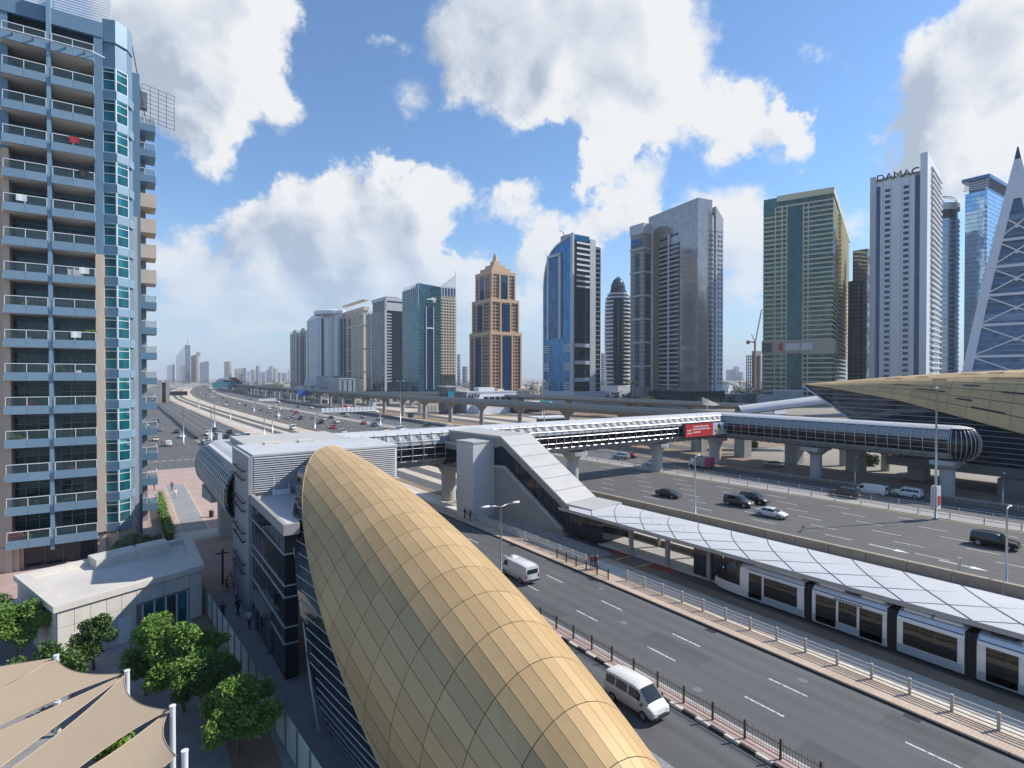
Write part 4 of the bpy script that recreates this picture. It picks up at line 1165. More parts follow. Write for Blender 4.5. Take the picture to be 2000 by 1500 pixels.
PIr = math.pi
v1 = make_car('minivan', M['p_cream'], 'off-white minivan driving in the lane between golden pod and island fence', (26.75, 25.0, 0), PIr + R(1), 'minivan', 'van')
v2 = make_car('panel_van', M['p_white'], 'white panel van on the street beside the double-armed lamp', (33.95, 48.1, 0), R(-1), 'panel_van', 'van')
link('roof_fan', MB().bbox(-.35, .35, .75, 1.35, 1.97, 2.1, .06).mesh('roof_fan', M['p_white']), v2, world_space=False)
for s_ in (-1, 1): link('door_line', MB().box(s_ * .872 - .004, s_ * .872 + .004, -.6, -.585, .45, 1.75).mesh('door_line', M['grey_metal']), v2, world_space=False)
hwy = R(3.2)
near_cars = [('sedan', 'p_black', 'black hatchback on the highway just past the tram canopy', (78.9, 66.2), 0), ('suv', 'p_grey', 'dark grey estate beside the black SUV on the highway', (82.9, 55.0), 0),
             ('suv', 'p_black', 'black SUV overtaking the dark grey estate on the highway', (87.0, 54.8), 0), ('sedan', 'p_white', 'white sedan in the highway lane nearest the tram stop', (80.4, 47.8), 0),
             ('suv', 'p_black', 'long black SUV on the highway at the right edge of the view', (89.0, 23.6), 0)]
for kd, c, lb, (x, y), _ in near_cars: make_car(kd, M[c], lb, (x, y, .004), PIr + hwy, 'highway_car', 'car', 'cars on the near highway lanes')
for kd, c, lb, (x, y), nm in [('suv', 'p_grey', 'dark car half hidden behind the median railing', (104.5, 48.5), 'highway_car'), ('panel_van', 'p_white', 'white panel van on the far carriageway below the bridge', (110.2, 46.6), 'panel_van'),
                              ('suv', 'p_white', 'white SUV ahead of the panel van on the far carriageway', (113.3, 42.2), 'highway_car'), ('sedan', 'p_silver', 'silver car on the far carriageway beside the tallest station columns', (126, 74.5), 'highway_car'),
                              ('sedan', 'p_white', 'white car passing under the footbridge behind the first pier', (104.2, 92), 'highway_car'), ('suv', 'p_silver', 'silver SUV beside a red car beyond the footbridge', (106.2, 104.5), 'highway_car'),
                              ('sedan', 'p_red', 'red car beside a silver SUV beyond the footbridge', (109.6, 104.8), 'highway_car')]:
    make_car(kd, M[c], lb, (x, y, .008), hwy, nm, 'van' if 'panel' in nm else 'car', 'vehicles on the far highway lanes')
trk = thing('box_truck', 'small truck with white box and pink rear on the far carriageway', 'truck', (110.6, 83.2, .008), hwy, 'vehicles on the far highway lanes')
part(trk, 'cab', MB().loft([[(x, y, z) for x, z in ((-.95, .4), (.95, .4), (.95, 1.3), (.8, zt), (-.8, zt), (-.95, 1.3))] for y, zt in ((1.2, 2.2), (2.1, 2.15), (2.6, 1.4), (2.8, 1.35))]), M['p_white'], 30, local=True)
part(trk, 'cargo_box', MB().bbox(-1.05, 1.05, -1.6, 1.1, .6, 2.7, .05), M['p_silver'], local=True)
part(trk, 'rear_box', MB().bbox(-1.06, 1.06, -2.9, -1.6, .6, 2.72, .05), paint('pink_paint', (.5, .04, .13)), local=True)
part(trk, 'windscreen', MB().quad((-.75, 2.2, 2.1), (.75, 2.2, 2.1), (.85, 2.62, 1.43), (-.85, 2.62, 1.43)), M['car_glass'], local=True)
for y in (-2.0, 1.9):
    for sx in (-.9, .9): link('wheel', MB().tube([(-.12, 0, 0), (.12, 0, 0)], .38, 14).mesh('wheel', M['black']), trk, loc=(sx, y, .38), world_space=False)
# distant traffic: cars only a few pixels long
rnd = random.Random(11)
cols = [('p_white', 'white'), ('p_silver', 'silver'), ('p_grey', 'dark grey'), ('p_black', 'black'), ('p_red', 'red'), ('p_blue', 'blue'), ('p_tan', 'tan')]
for i, (x, y, ci, kd, w) in enumerate([(16.2, 228, 0, 'sedan', 'on the side street near the planted median'), (8.2, 222, 6, 'sedan', 'with taxi colour beside the pink paving'), (10.8, 203, 0, 'suv', 'turning at the plaza corner'), (15.9, 249, 3, 'sedan', 'behind the first car of the side street'),
                                       (24.4, 212, 2, 'sedan', 'first in the queue at the stop line'), (28.0, 213, 3, 'suv', 'in the second lane of the stop-line queue'), (31.6, 212, 0, 'suv', 'in the third lane of the stop-line queue'), (24.5, 219, 0, 'sedan', 'second in the left queue lane'),
                                       (28.1, 221, 4, 'sedan', 'waiting in the middle of the queue'), (31.8, 220, 3, 'sedan', 'second in the right queue lane'), (24.7, 232, 0, 'suv', 'third in the left queue lane'), (28.2, 233, 1, 'sedan', 'third in the middle queue lane'),
                                       (31.9, 233, 3, 'suv', 'third in the right queue lane'), (28.2, 245, 2, 'suv', 'last in the middle queue lane'), (34.8, 214, 0, 'panel_van', 'white van nearest the tram tracks'), (56.2, 240, 0, 'panel_van', 'parked on the sand strip'),
                                       (11.2, 262, 1, 'sedan', 'approaching on the side street'), (7.5, 290, 0, 'sedan', 'far up the left lane of the side street'), (12.2, 315, 2, 'suv', 'far up the right lane of the side street')]):
    make_car(kd, M[cols[ci][0]], 'distant %s %s %s' % (cols[ci][1], {'panel_van': 'van', 'suv': 'SUV', 'sedan': 'car'}[kd], w.replace('white van ', '')), (x, y, .004), PIr if x > 20 else (PIr if i % 2 else 0), 'street_car', 'van' if kd == 'panel_van' else 'car', 'cars waiting on the far street', detail=False)
n_far = 0
used = []
while n_far < 58:
    y = rnd.choice([rnd.uniform(190, 420), rnd.uniform(300, 800)])
    lane = rnd.choice([0, 1, 2, 3, 4, 5, 6, 8, 9, 10])
    x = HL(y) + 2.2 + lane * 3.75 + (0 if lane < 7 else 3.5)
    if any(abs(x - a) < 3 and abs(y - c) < 10 for a, c in used): continue
    used.append((x, y))
    ci = rnd.choice([0, 0, 0, 1, 1, 2, 3, 4, 5, 6])
    kd = rnd.choice(['sedan', 'sedan', 'suv', 'panel_van' if ci < 2 else 'suv'])
    make_car(kd, M[cols[ci][0]], 'tiny %s %s far along the wide highway' % (cols[ci][1], {'panel_van': 'van', 'suv': 'SUV', 'sedan': 'car'}[kd]), (x, y, .01), PIr if lane < 7 else 0, 'distant_car', 'car', 'tiny cars far along the highway', detail=False)
    n_far += 1

# ---------------------------------------------------------------- metro viaduct, flyover, metro station
def G(px, py, z=0.0):
    """plan position of a point at height z that the survey of the photograph puts on this bearing"""
    u, w = (px - 1000) / F_PX, (750 - py) / F_PX
    P = R(.625)
    d = Vector((FX * math.cos(P) + RX * u + FX * math.sin(P) * w, FY * math.cos(P) + RY * u + FY * math.sin(P) * w, -math.sin(P) + math.cos(P) * w))
    k = (z - CAM_H) / d.z
    return Vector((d.x * k, d.y * k, z))


def deck(mb, fx, ys, w, z0, z1, zf=None):
    zf = zf or (lambda y: 0.0)
    prof = [(-w, z1 + .9), (-w, z1 - .3), (-w * .55, z0), (w * .55, z0), (w, z1 - .3), (w, z1 + .9), (w - .25, z1 + .9), (w - .25, z1), (-w + .25, z1), (-w + .25, z1 + .9)]
    rings = [[(fx(y) + x, y, z + zf(y)) for x, z in prof] for y in ys]
    return mb.loft(rings)
via = thing('metro_viaduct', 'grey concrete metro viaduct on round piers beyond the highway', 'viaduct', (128, 300, 0))
ys_ = [75 + 27.2 * k for k in range(0, 46)]
for k in range(len(ys_) - 1):
    part(via, 'deck_span', deck(MB(), VIA, np.linspace(ys_[k] + .03, ys_[k + 1] - .03, 4), 4.6, 9.0, 10.6), M['concrete'], 30)
for k, y in enumerate(ys_[1:40]):
    part(via, 'pier', MB().cyl((VIA(y), y), 1.0, 0, 6.8, 16).cyl((VIA(y), y), 1.0, 6.8, 9.0, 16, 2.9), M['concrete'], 35)
fl = thing('flyover', 'curved grey road flyover rising behind the metro viaduct', 'flyover', (165, 330, 0))
FLX = curve([-400, 150, 260, 420, 600, 6000], [262, 240, 205, 165, 150, 150])
part(fl, 'deck', deck(MB(), FLX, np.linspace(150, 640, 30), 6.5, 5.4, 6.8, lambda y: 2.6 * math.exp(-((y - 330) / 130) ** 2) + .9), M['concrete'], 30)
for y in range(180, 620, 34): part(fl, 'pier', MB().box(FLX(y) - 2, FLX(y) + 2, y - .8, y + .8, 0, 5.4 + 2.6 * math.exp(-((y - 330) / 130) ** 2) + .9), M['concrete'])

st_ = thing('metro_station', 'golden shell-roofed metro station with dark glazed side at the right', 'metro station', (138, 20, 0))
def zr(Y): return 19.5 + 3.2 * math.sin(math.pi / 2 * min(1, max(0, (73.3 - Y) / 52.0)))
def edge(Y):
    t = max(0, 73.3 - Y)
    return (float(np.interp(t, [0, 8, 23.5, 44, 75, 120], [136.4, 132.8, 128.9, 126.2, 125.5, 126])), float(np.interp(t, [0, 8, 23.5, 44, 75, 120], [19.45, 18.9, 16.6, 11.4, 7.5, 7.0])))
def spt(Y, t, k=1.0):
    xe, ze = edge(Y); a = (138.0, zr(Y)); c = (lerp(138.0, xe, .78), lerp(zr(Y), ze, .02) + .1); e = (xe, ze)
    x = (1 - t) ** 2 * a[0] + 2 * t * (1 - t) * c[0] + t * t * e[0]; z = (1 - t) ** 2 * a[1] + 2 * t * (1 - t) * c[1] + t * t * e[1]
    return (138 + (x - 138) * k, Y, z - (1 - k) * 4)
part(st_, 'shell_backing', MB().grid(lambda Y, t: spt(Y, t, .99), np.linspace(73.2, -30, 50), np.linspace(0, 1, 12)), M['joint2'])
NP, DYP = 8, 3.2
rest = MB()
for j in range(32):
    y1 = 73.3 - j * DYP; y0 = y1 - DYP
    for i in range(NP):
        t0, t1 = i / NP + .004, (i + 1) / NP - .004
        if y1 < 22: rest.grid(lambda Y, t: spt(Y, t), [y1 - .02, y0 + .02], [t0, (t0 + t1) / 2, t1]); continue
        part(st_, 'gold_panel', MB().grid(lambda Y, t: spt(Y, t), np.linspace(y1 - .025, y0 + .025, 3), np.linspace(t0, t1, 4)), M['gold2'], True)
part(st_, 'distant_panels', rest, M['gold2'], kind='stuff')
part(st_, 'far_side_shell', MB().grid(lambda Y, t: (276 - spt(Y, t)[0], Y, spt(Y, t)[2]), np.linspace(73.2, -30, 40), np.linspace(1, 0, 10)), M['gold2'], True)
for (Y0, Y1, t) in ((54, 51, .33), (48.5, 46.2, .3), (45, 42.5, .42), (51.5, 48, .62), (47, 42, .70), (39.5, 37, .55), (40, 37.5, .78), (36, 29, .38), (37.5, 32.5, .86), (33.5, 29, .62), (41, 38.5, .22), (37, 34.5, .2)):
    part(st_, 'vent_slot', MB().grid(lambda Y, s_: tuple(Vector(spt(Y, t + s_ * .022)) + Vector((-.05, 0, .05))), np.linspace(Y0, Y1, 6), [0, 1]), M['dark_metal'])
part(st_, 'shell_lip', MB().tube([spt(Y, 1.0) for Y in np.linspace(73.3, -30, 60)], .14, 6), M['gold2'], True)
def base_z(Y): return float(np.interp(Y, [-60, 50, 57, 72.5], [4.6, 5.0, 10.0, 19.2]))
def base_x(Y): return float(np.interp(Y, [-60, 50, 57, 72.5], [129.5, 130.2, 131.0, 136.0]))
part(st_, 'glass_wall', MB().grid(lambda Y, t: (lerp(edge(Y)[0] + .5, base_x(Y), t), Y, lerp(edge(Y)[1], base_z(Y), t)), np.linspace(72.5, -30, 60), np.linspace(0, 1, 6)), facade_glass('station_glass', (.025, .035, .055), .05, .1, (2, 2, 1.1), .008, .4))
part(st_, 'glass_end', MB().grid(lambda Y, t: (lerp(base_x(Y), 276 - base_x(Y), t), Y - .05, base_z(Y)), np.linspace(72.5, 50, 12), [1, 0]), M['dark_glass'])
part(st_, 'edge_frame', MB().tube([(base_x(Y) - .1, Y, base_z(Y)) for Y in (73, 65, 57, 50)], .22, 6), M['steel'])
for k in range(14):
    z = 5.6 + k * .98
    pts = []
    for Y in np.linspace(72, -28, 70):
        ze = edge(Y)[1]
        if base_z(Y) + .1 < z < ze - .1:
            t = (ze - z) / (ze - base_z(Y)); pts.append((lerp(edge(Y)[0] + .5, base_x(Y), t) - .07, Y, z))
    if len(pts) > 2: part(st_, 'mullion', MB().tube(pts, .06, 4), M['mullion'])
part(st_, 'platform_base', MB().box(129.6, 147, -40, 52, 3.2, 4.9), M['concrete_dk'])
part(st_, 'concourse', MB().box(127.5, 146, -40, 33.5, 0, 3.2), M['concrete_dk'])
part(st_, 'track_deck', MB().box(132, 144, 50, 80, 8.6, 10.4).box(131.6, 132, 50, 80, 10.4, 11.3), M['concrete'])
for y in (48.5, 60.7, 75.0, 89.0, 103.0): part(st_, 'column', MB().box(134.3, 137.5, y - 1.5, y + 1.5, 0, 9.0), M['concrete'])
for y in (57, 66, 92): part(st_, 'column', MB().cyl((141.5, y), .9, 0, 9.0, 12), M['concrete_lt'])
# white ribbed footbridge roof on the far side and tensile shelter
fb = thing('far_footbridge', 'small white ribbed footbridge roof behind the metro station tip', 'footbridge', (165, 92, 0))
a, c = Vector((150, 100, 10.5)), Vector((172, 84, 14))
dv = (c - a).normalized(); nv = dv.cross(Vector((0, 0, 1))).normalized()
part(fb, 'roof', MB().grid(lambda t, s_: tuple(a.lerp(c, t) + nv * (2.6 * math.cos(s_)) + Vector((0, 0, 2.2 * math.sin(s_)))), np.linspace(0, 1, 12), np.linspace(0, math.pi, 9)), M['roof_white'], True)
part(fb, 'deck', MB().bar(a, c, 4.6, .8), M['concrete'])
tn = thing('tensile_shelter', 'pale pointed tensile shelter by the silver tower', 'shelter', (196, 140, 0))
part(tn, 'membrane', MB().grid(lambda u, v: (196 + 9 * (u - .5) * (1 - .5 * v), 140 + 7 * (v - .3) + 4 * u, 9.5 + 3.0 * v * u * u + .5), np.linspace(0, 1, 8), np.linspace(0, 1, 6)), mat('pale_membrane', (.30, .29, .25), .6, var=.1))
part(tn, 'mast', MB().bar((198, 146, 0), (198, 146, 12.5), .3), M['steel'])

# ---------------------------------------------------------------- residential tower on the left
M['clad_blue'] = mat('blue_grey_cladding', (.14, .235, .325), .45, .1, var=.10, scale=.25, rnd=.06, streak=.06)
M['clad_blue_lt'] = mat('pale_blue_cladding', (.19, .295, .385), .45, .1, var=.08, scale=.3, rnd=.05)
M['render_tan'] = mat('tan_render', (.56, .455, .36), .85, var=.12, scale=.4, streak=.1, fine=.05)
M['soffit'] = mat('balcony_soffit', (.55, .52, .49), .8, var=.1)
M['apt_glass'] = facade_glass('apartment_glass', (.010, .115, .145), .05, .12, (.62, .62, 1.2), .010, .65)
M['door_glass'] = facade_glass('balcony_door_glass', (.02, .075, .085), .05, .15, (1.2, 1.2, 3.6), .006, .4)
def clear_glass(name, tint):
    m_, b, p = pmat(name)
    p.inputs['Base Color'].default_value = (*tint, 1)
    p.inputs['Roughness'].default_value = .05
    p.inputs['Alpha'].default_value = .24
    return m_
M['rail_glass'] = clear_glass('balustrade_glass', (.08, .13, .14))
tw = thing('apartment_tower', 'blue-grey and tan apartment tower with stacked glass-railed balconies at left', 'apartment tower', (-6, 92, 0))
FH, Z0, NFL = 3.59, 4.57, 16
TOP = Z0 + FH * (NFL - 1) + 2.9
part(tw, 'core_wall', MB().prism([(-40, 82.9), (-2.2, 82.9), (.8, 83.6), (1.2, 96), (1.2, 112), (-40, 112)], 0, TOP), M['clad_blue'])
part(tw, 'tan_pier', MB().box(-10.75, -10.15, 80.3, 82.9, 0, 45.5), M['render_tan'])
part(tw, 'tan_wall', MB().box(-14.6, -10.75, 80.6, 82.9, 0, 45.5), M['render_tan'])
part(tw, 'blue_pier', MB().box(-14.6, -10.15, 80.35, 82.9, 45.5, TOP), M['clad_blue'])
part(tw, 'tan_pier', MB().box(-2.75, -1.95, 80.3, 82.9, 0, 35.2), M['render_tan'])
part(tw, 'blue_pier', MB().box(-2.75, -1.95, 80.3, 82.9, 35.2, TOP), M['clad_blue'])
part(tw, 'fin', MB().box(-6.86, -6.5, 79.2, 82.9, 2.2, TOP + 2.2), M['clad_blue_lt'])
part(tw, 'parapet', MB().box(-14.6, -1.9, 80.2, 80.6, TOP - 1.3, TOP + .4).box(-14.6, -1.9, 80.6, 83.0, TOP - .3, TOP), M['clad_blue'])
slab_m = {}
for nm, x0, x1 in (('a', -10.55, -6.87), ('b', -6.49, -2.7)):
    sl_ = MB().box(x0, x1, 79.25, 82.85, -1.85, -1.6).mesh('balcony_floor', M['soffit'])
    w3 = (x1 - x0) / 2
    fa = MB().box(0, w3 - .02, 79.05, 79.27, -1.82, -.92).mesh('fascia_panel', M['clad_blue_lt'])
    fs = MB().box(x1 - .14, x1 + .02, 79.27, 80.4, -1.87, -.92).mesh('fascia_end', M['clad_blue_lt'])
    gp = MB().box(0, w3 - .06, 79.14, 79.16, -.9, -.04).mesh('rail_glass', M['rail_glass'])
    rl = MB().box(x0 + .1, x1, 79.1, 79.2, -.03, .04).mesh('handrail', M['white_metal'])
    ps = MB().box(-.03, .03, 79.12, 79.2, -.92, 0).mesh('rail_post', M['white_metal'])
    gd = MB().box(x0 + .35, x1 - .05, 82.72, 82.8, -1.6, 1.15).mesh('balcony_glazing', M['door_glass'])
    fr_ = MB()
    for t in (.0, .28, .64, .985): fr_.box(lerp(x0 + .35, x1 - .1, t), lerp(x0 + .35, x1 - .1, t) + .06, 82.66, 82.73, -1.6, 1.15)
    fr_.box(x0 + .35, x1 - .05, 82.66, 82.73, .45, .51)
    fr_ = fr_.mesh('door_frame', mat('door_frame_grey', (.30, .32, .33), .5, .2, var=0) if 'dfg' not in M else M['dfg'])
    for k in range(NFL):
        z = Z0 + FH * k
        if k == NFL - 1 and False: continue
        link('balcony_floor', sl_, tw, loc=(0, 0, z))
        for h in (0, 1): link('fascia_panel', fa, tw, loc=(x0 + h * w3, 0, z))
        link('fascia_end', fs, tw, loc=(0, 0, z))
        for h in (0, 1): link('rail_glass', gp, tw, loc=(x0 + .05 + h * w3, 0, z))
        link('handrail', rl, tw, loc=(0, 0, z))
        for h in (.03, .5, .99): link('rail_post', ps, tw, loc=(lerp(x0, x1, h), 0, z))
        g_ = link('balcony_door', gd, tw, loc=(0, 0, z))
        link('door_frame', fr_, g_, loc=(0, 0, 0))
# bay window stack
bay = [(-1.95, 80.75), (-.72, 80.4), (.42, 81.25), (.95, 82.7), (.8, 83.4), (-1.95, 83.4)]
part(tw, 'bay_core', MB().prism([(x * .97 - .05, y + .22) for x, y in bay[:4]] + bay[4:], 3.2, TOP), M['clad_blue'])
part(tw, 'bay_base', MB().prism(bay, 0, 3.6), M['render_tan'])
part(tw, 'bay_top', MB().prism(bay, TOP - 1.4, TOP + 1.2), M['clad_blue_lt'])
def face_mb(p, q, u0, u1, z0, z1, d0, d1):
    """box on the vertical face from p to q (outside on the right-hand side)"""
    dx, dy = q[0] - p[0], q[1] - p[1]; l_ = math.hypot(dx, dy); ux, uy = dx / l_, dy / l_; nx, ny = uy, -ux
    f = lambda u, d, z: (p[0] + ux * u * l_ + nx * d, p[1] + uy * u * l_ + ny * d, z)
    return MB().add([f(u0, d0, z0), f(u1, d0, z0), f(u1, d1, z0), f(u0, d1, z0), f(u0, d0, z1), f(u1, d0, z1), f(u1, d1, z1), f(u0, d1, z1)],
                    [(0, 1, 2, 3), (7, 6, 5, 4), (0, 4, 5, 1), (1, 5, 6, 2), (2, 6, 7, 3), (3, 7, 4, 0)])
def join(*ms):
    o = MB()
    for m_ in ms: o.add(m_.v, m_.f)
    return o
win_ms = []
for i in (0, 1):
    p, q = bay[i], bay[i + 1]
    gl_ = face_mb(p, q, .02, .98, 0, 2.62, -.02, .03).mesh('bay_window', M['apt_glass'])
    fr2 = join(*[face_mb(p, q, u, u + .045, 0, 2.62, .0, .07) for u in (.0, .955)], *[face_mb(p, q, .0, 1.0, z, z + .06, 0, .065) for z in (0, 1.15, 2.1, 2.56)])
    fr2 = fr2.mesh('window_frame', M['white_metal'])
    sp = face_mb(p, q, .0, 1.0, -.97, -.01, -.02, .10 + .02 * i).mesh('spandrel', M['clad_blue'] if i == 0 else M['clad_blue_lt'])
    win_ms.append((gl_, fr2, sp))
sp3 = join(face_mb(bay[2], bay[3], 0, 1, -.97, -.01, -.02, .1)).mesh('spandrel', M['clad_blue_lt'])
for k in range(NFL - 1):
    z = 4.05 + FH * k
    for gl_, fr2, sp in win_ms:
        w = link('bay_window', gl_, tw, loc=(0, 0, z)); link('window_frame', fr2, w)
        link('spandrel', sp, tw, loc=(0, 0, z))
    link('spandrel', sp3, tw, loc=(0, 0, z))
part(tw, 'white_pilaster', MB().box(.9, 1.35, 84.2, 84.9, 0, 41), M['concrete_lt'])
part(tw, 'side_pier', MB().box(1.0, 1.8, 90, 91, 0, TOP), M['clad_blue'])
# side balconies seen edge-on
for k in range(NFL):
    z = Z0 + FH * k - .6
    tan = 9 <= k <= 12
    m_ = M['render_tan'] if tan else M['clad_blue']
    part(tw, 'side_balcony', MB().box(1.2, 3.75, 95.2, 99.2, -1.85 + z, -.92 + z), m_)
    if tan: part(tw, 'side_parapet', MB().box(1.25, 3.75, 95.2, 95.4, -.92 + z, .05 + z).box(3.6, 3.75, 95.4, 99.2, -.92 + z, .05 + z), m_)
    else:
        part(tw, 'side_rail_glass', MB().box(1.3, 3.7, 95.25, 95.28, -.92 + z, -.05 + z), M['rail_glass'])
        part(tw, 'side_handrail', MB().box(1.25, 3.75, 95.22, 95.3, -.05 + z, .03 + z).box(3.68, 3.75, 95.3, 99, -.05 + z, .03 + z).box(3.68, 3.75, 95.22, 95.3, -.92 + z, 0 + z).box(2.4, 2.46, 95.22, 95.3, -.92 + z, 0 + z), M['white_metal'])
part(tw, 'side_wall', MB().box(.9, 2.6, 98.2, 111, 0, TOP - 5), mat('grey_side_wall', (.30, .31, .32), .7, var=.15))  # rear side wall in an even mid grey
# ground floor shop front
part(tw, 'shop_front', MB().box(-9.3, -2.9, 81.6, 82.9, .1, 2.6), M['dark_glass'])
for x in (-9.2, -7.6, -6.0, -4.5, -3.0): part(tw, 'shop_mullion', MB().box(x, x + .1, 81.52, 81.6, .1, 2.6), M['concrete_dk'])
part(tw, 'ground_wall', MB().box(-14.6, -9.6, 80.5, 82.9, 0, 2.7).box(-9.6, -9.3, 80.9, 82.9, 0, 2.7), M['render_tan'])
lt = MB()
for i, w_ in enumerate((.12, .1, .14, .13, .12, .15, .13, .1, .0, .14)): lt.box(-2.6 + i * .21, -2.6 + i * .21 + w_, 80.2, 80.3, 2.95, 3.22) if i < 3 else lt.box(-2.6 + i * .21, -2.6 + i * .21 + w_, 80.22 + 0 * i, 80.3, 2.97, 3.24)
part(tw, 'lettering', MB().add([(x, y - (.0 if x < -1.95 else .32), z) for x, y, z in lt.v], lt.f), M['dark_metal'])
# roof screen of slats, service rails and steel cradle frame
for k in range(22): part(tw, 'screen_slat', MB().box(-14.6, -6.95, 82.2, 82.32, TOP + .5 + k * .3, TOP + .62 + k * .3).box(-6.4, -1.2, 82.2, 82.32, TOP + .5 + k * .3, TOP + .62 + k * .3), M['white_metal'])
for x in (-10.5, -6.7, -1.3): part(tw, 'screen_post', MB().box(x, x + .18, 82.35, 82.5, TOP, TOP + 7.2), M['white_metal'])
part(tw, 'service_rail', MB().tube([(-14.6, 78.6, TOP - 3.9), (-2.9, 78.6, TOP - 3.9), (-1.7, 79.4, TOP - 3.9)], .06, 6), M['white_metal'])
for x in (-9.6, -7.9, -5.2, -3.5): part(tw, 'service_bracket', MB().bar((x, 78.6, TOP - 4.0), (x, 79.3, TOP - 4.25), .16), M['clad_blue_lt'])
cr = thing('steel_cradle_frame', 'thin brown steel lattice frame jutting from the tower roof edge', 'steel frame', (3.4, 96, 57))
for i in range(9): part(cr, 'bar', MB().bar((2.2, 96.4, 58.0 + i * .62), (6.2, 97.2, 57.6 + i * .62), .05), M['fence_dark'])
for i in range(5): part(cr, 'bar', MB().bar((2.2 + i * 1.0, 96.4 + i * .2, 57.9 - i * .1), (2.2 + i * 1.0, 96.4 + i * .2, 63.0 - i * .1), .06), M['fence_dark'])
part(cr, 'mast', MB().bar((1.0, 92, 66), (2.6, 96.2, 58), .09).bar((1.0, 90, 65.5), (1.0, 92, 66), .09), M['fence_dark'])
part(cr, 'hoist_box', MB().box(1.6, 2.8, 95.4, 96.6, 59.2, 61.4), M['grey_metal'])

# balcony things
def leaf_mat(name, c1, c2, tr=.25):
    m_, b, p = pmat(name)
    geo = b.n('ShaderNodeNewGeometry'); oi = b.n('ShaderNodeObjectInfo')
    f = b.m('ADD', b.m('MULTIPLY', b.noise(geo.outputs['Position'], 1.1, 3), .9), b.m('MULTIPLY', geo.outputs['Random Per Island'], .6))
    b.put(p.inputs['Base Color'], b.mix(b.m('SUBTRACT', f, .25, clamp=True), (*c1, 1), (*c2, 1)))
    p.inputs['Roughness'].default_value = .5
    p.inputs['Specular IOR Level'].default_value = .35
    if tr:
        p.inputs['Transmission Weight'].default_value = 0
        p.inputs['Subsurface Weight'].default_value = 0
    return m_
M['leaf'] = leaf_mat('leaf_green', (.05, .115, .018), (.20, .33, .06))
M['leaf_dk'] = leaf_mat('leaf_dark_green', (.03, .07, .016), (.10, .18, .04))
M['leaf_lime'] = leaf_mat('leaf_lime', (.07, .14, .015), (.22, .34, .05))
M['leaf_silver'] = leaf_mat('leaf_silver_green', (.10, .13, .06), (.30, .34, .20))
M['leaf_far'] = leaf_mat('leaf_far', (.035, .06, .02), (.085, .11, .045))
M['bark'] = mat('bark', (.13, .09, .06), .9, var=.3, scale=4)
M['flower'] = leaf_mat('red_flower', (.30, .05, .05), (.5, .16, .12))


def leaves(mb, rng, c, r, n, size, droop=.3):
    """leaf-sized folded quads through an ellipsoid, denser towards its skin"""
    for _ in range(n):
        d = Vector((rng.gauss(0, 1), rng.gauss(0, 1), rng.gauss(0, 1))).normalized()
        k = rng.random() ** .45
        p = Vector((c[0] + d.x * r[0] * k, c[1] + d.y * r[1] * k, c[2] + d.z * r[2] * k))
        a = (d * .7 + Vector((rng.gauss(0, .6), rng.gauss(0, .6), rng.gauss(0, .5) - droop))).normalized()
        s_ = a.cross(Vector((rng.gauss(0, 1), rng.gauss(0, 1), rng.gauss(0, 1)))).normalized()
        l_, w = size * rng.uniform(.7, 1.3), size * rng.uniform(.22, .36)
        up = a.cross(s_) * w * .25
        mb.add([p, p + a * l_ * .5 + s_ * w + up, p + a * l_, p + a * l_ * .5 - s_ * w + up], [(0, 1, 2, 3)])


def tree(name, label, x, y, h, clumps, n, size, m_, seed, cat='tree', group=None, trunk=.12):
    rng = random.Random(seed)
    t = thing(name, label, cat, (x, y, 0), group=group)
    tb = MB().tube([(x, y, 0), (x + rng.uniform(-.1, .1), y + rng.uniform(-.1, .1), h * .3), (x + rng.uniform(-.2, .2), y + rng.uniform(-.2, .2), h * .55)], [trunk, trunk * .8, trunk * .55], 7)
    cr_ = MB()
    cl2 = []
    for (dx, dy, dz, r) in clumps:
        for _ in range(7):
            o = Vector((rng.gauss(0, 1), rng.gauss(0, 1), rng.gauss(0, .8))).normalized() * r * rng.uniform(.3, 1.0)
            cl2.append((dx + o.x, dy + o.y, dz + o.z, r * rng.uniform(.42, .66)))
    for (dx, dy, dz, r) in cl2:
        c = (x + dx, y + dy, dz)
        tb.tube([(x, y, h * .4), (x + dx * .5, y + dy * .5, lerp(h * .4, dz, .6)), c], [trunk * .5, trunk * .35, trunk * .15], 5)
        leaves(cr_, rng, c, (r, r, r * .8), int(n * r * r * 1.25), size)
        for _ in range(2):
            o = Vector((rng.gauss(0, 1), rng.gauss(0, 1), rng.gauss(0, .7))).normalized() * r * .85
            leaves(cr_, rng, (c[0] + o.x, c[1] + o.y, c[2] + o.z), (r * .42, r * .42, r * .34), int(n * r * r * .2), size)
    part(t, 'trunk', tb, M['bark'], True)
    part(t, 'crown', cr_, m_)
    return t


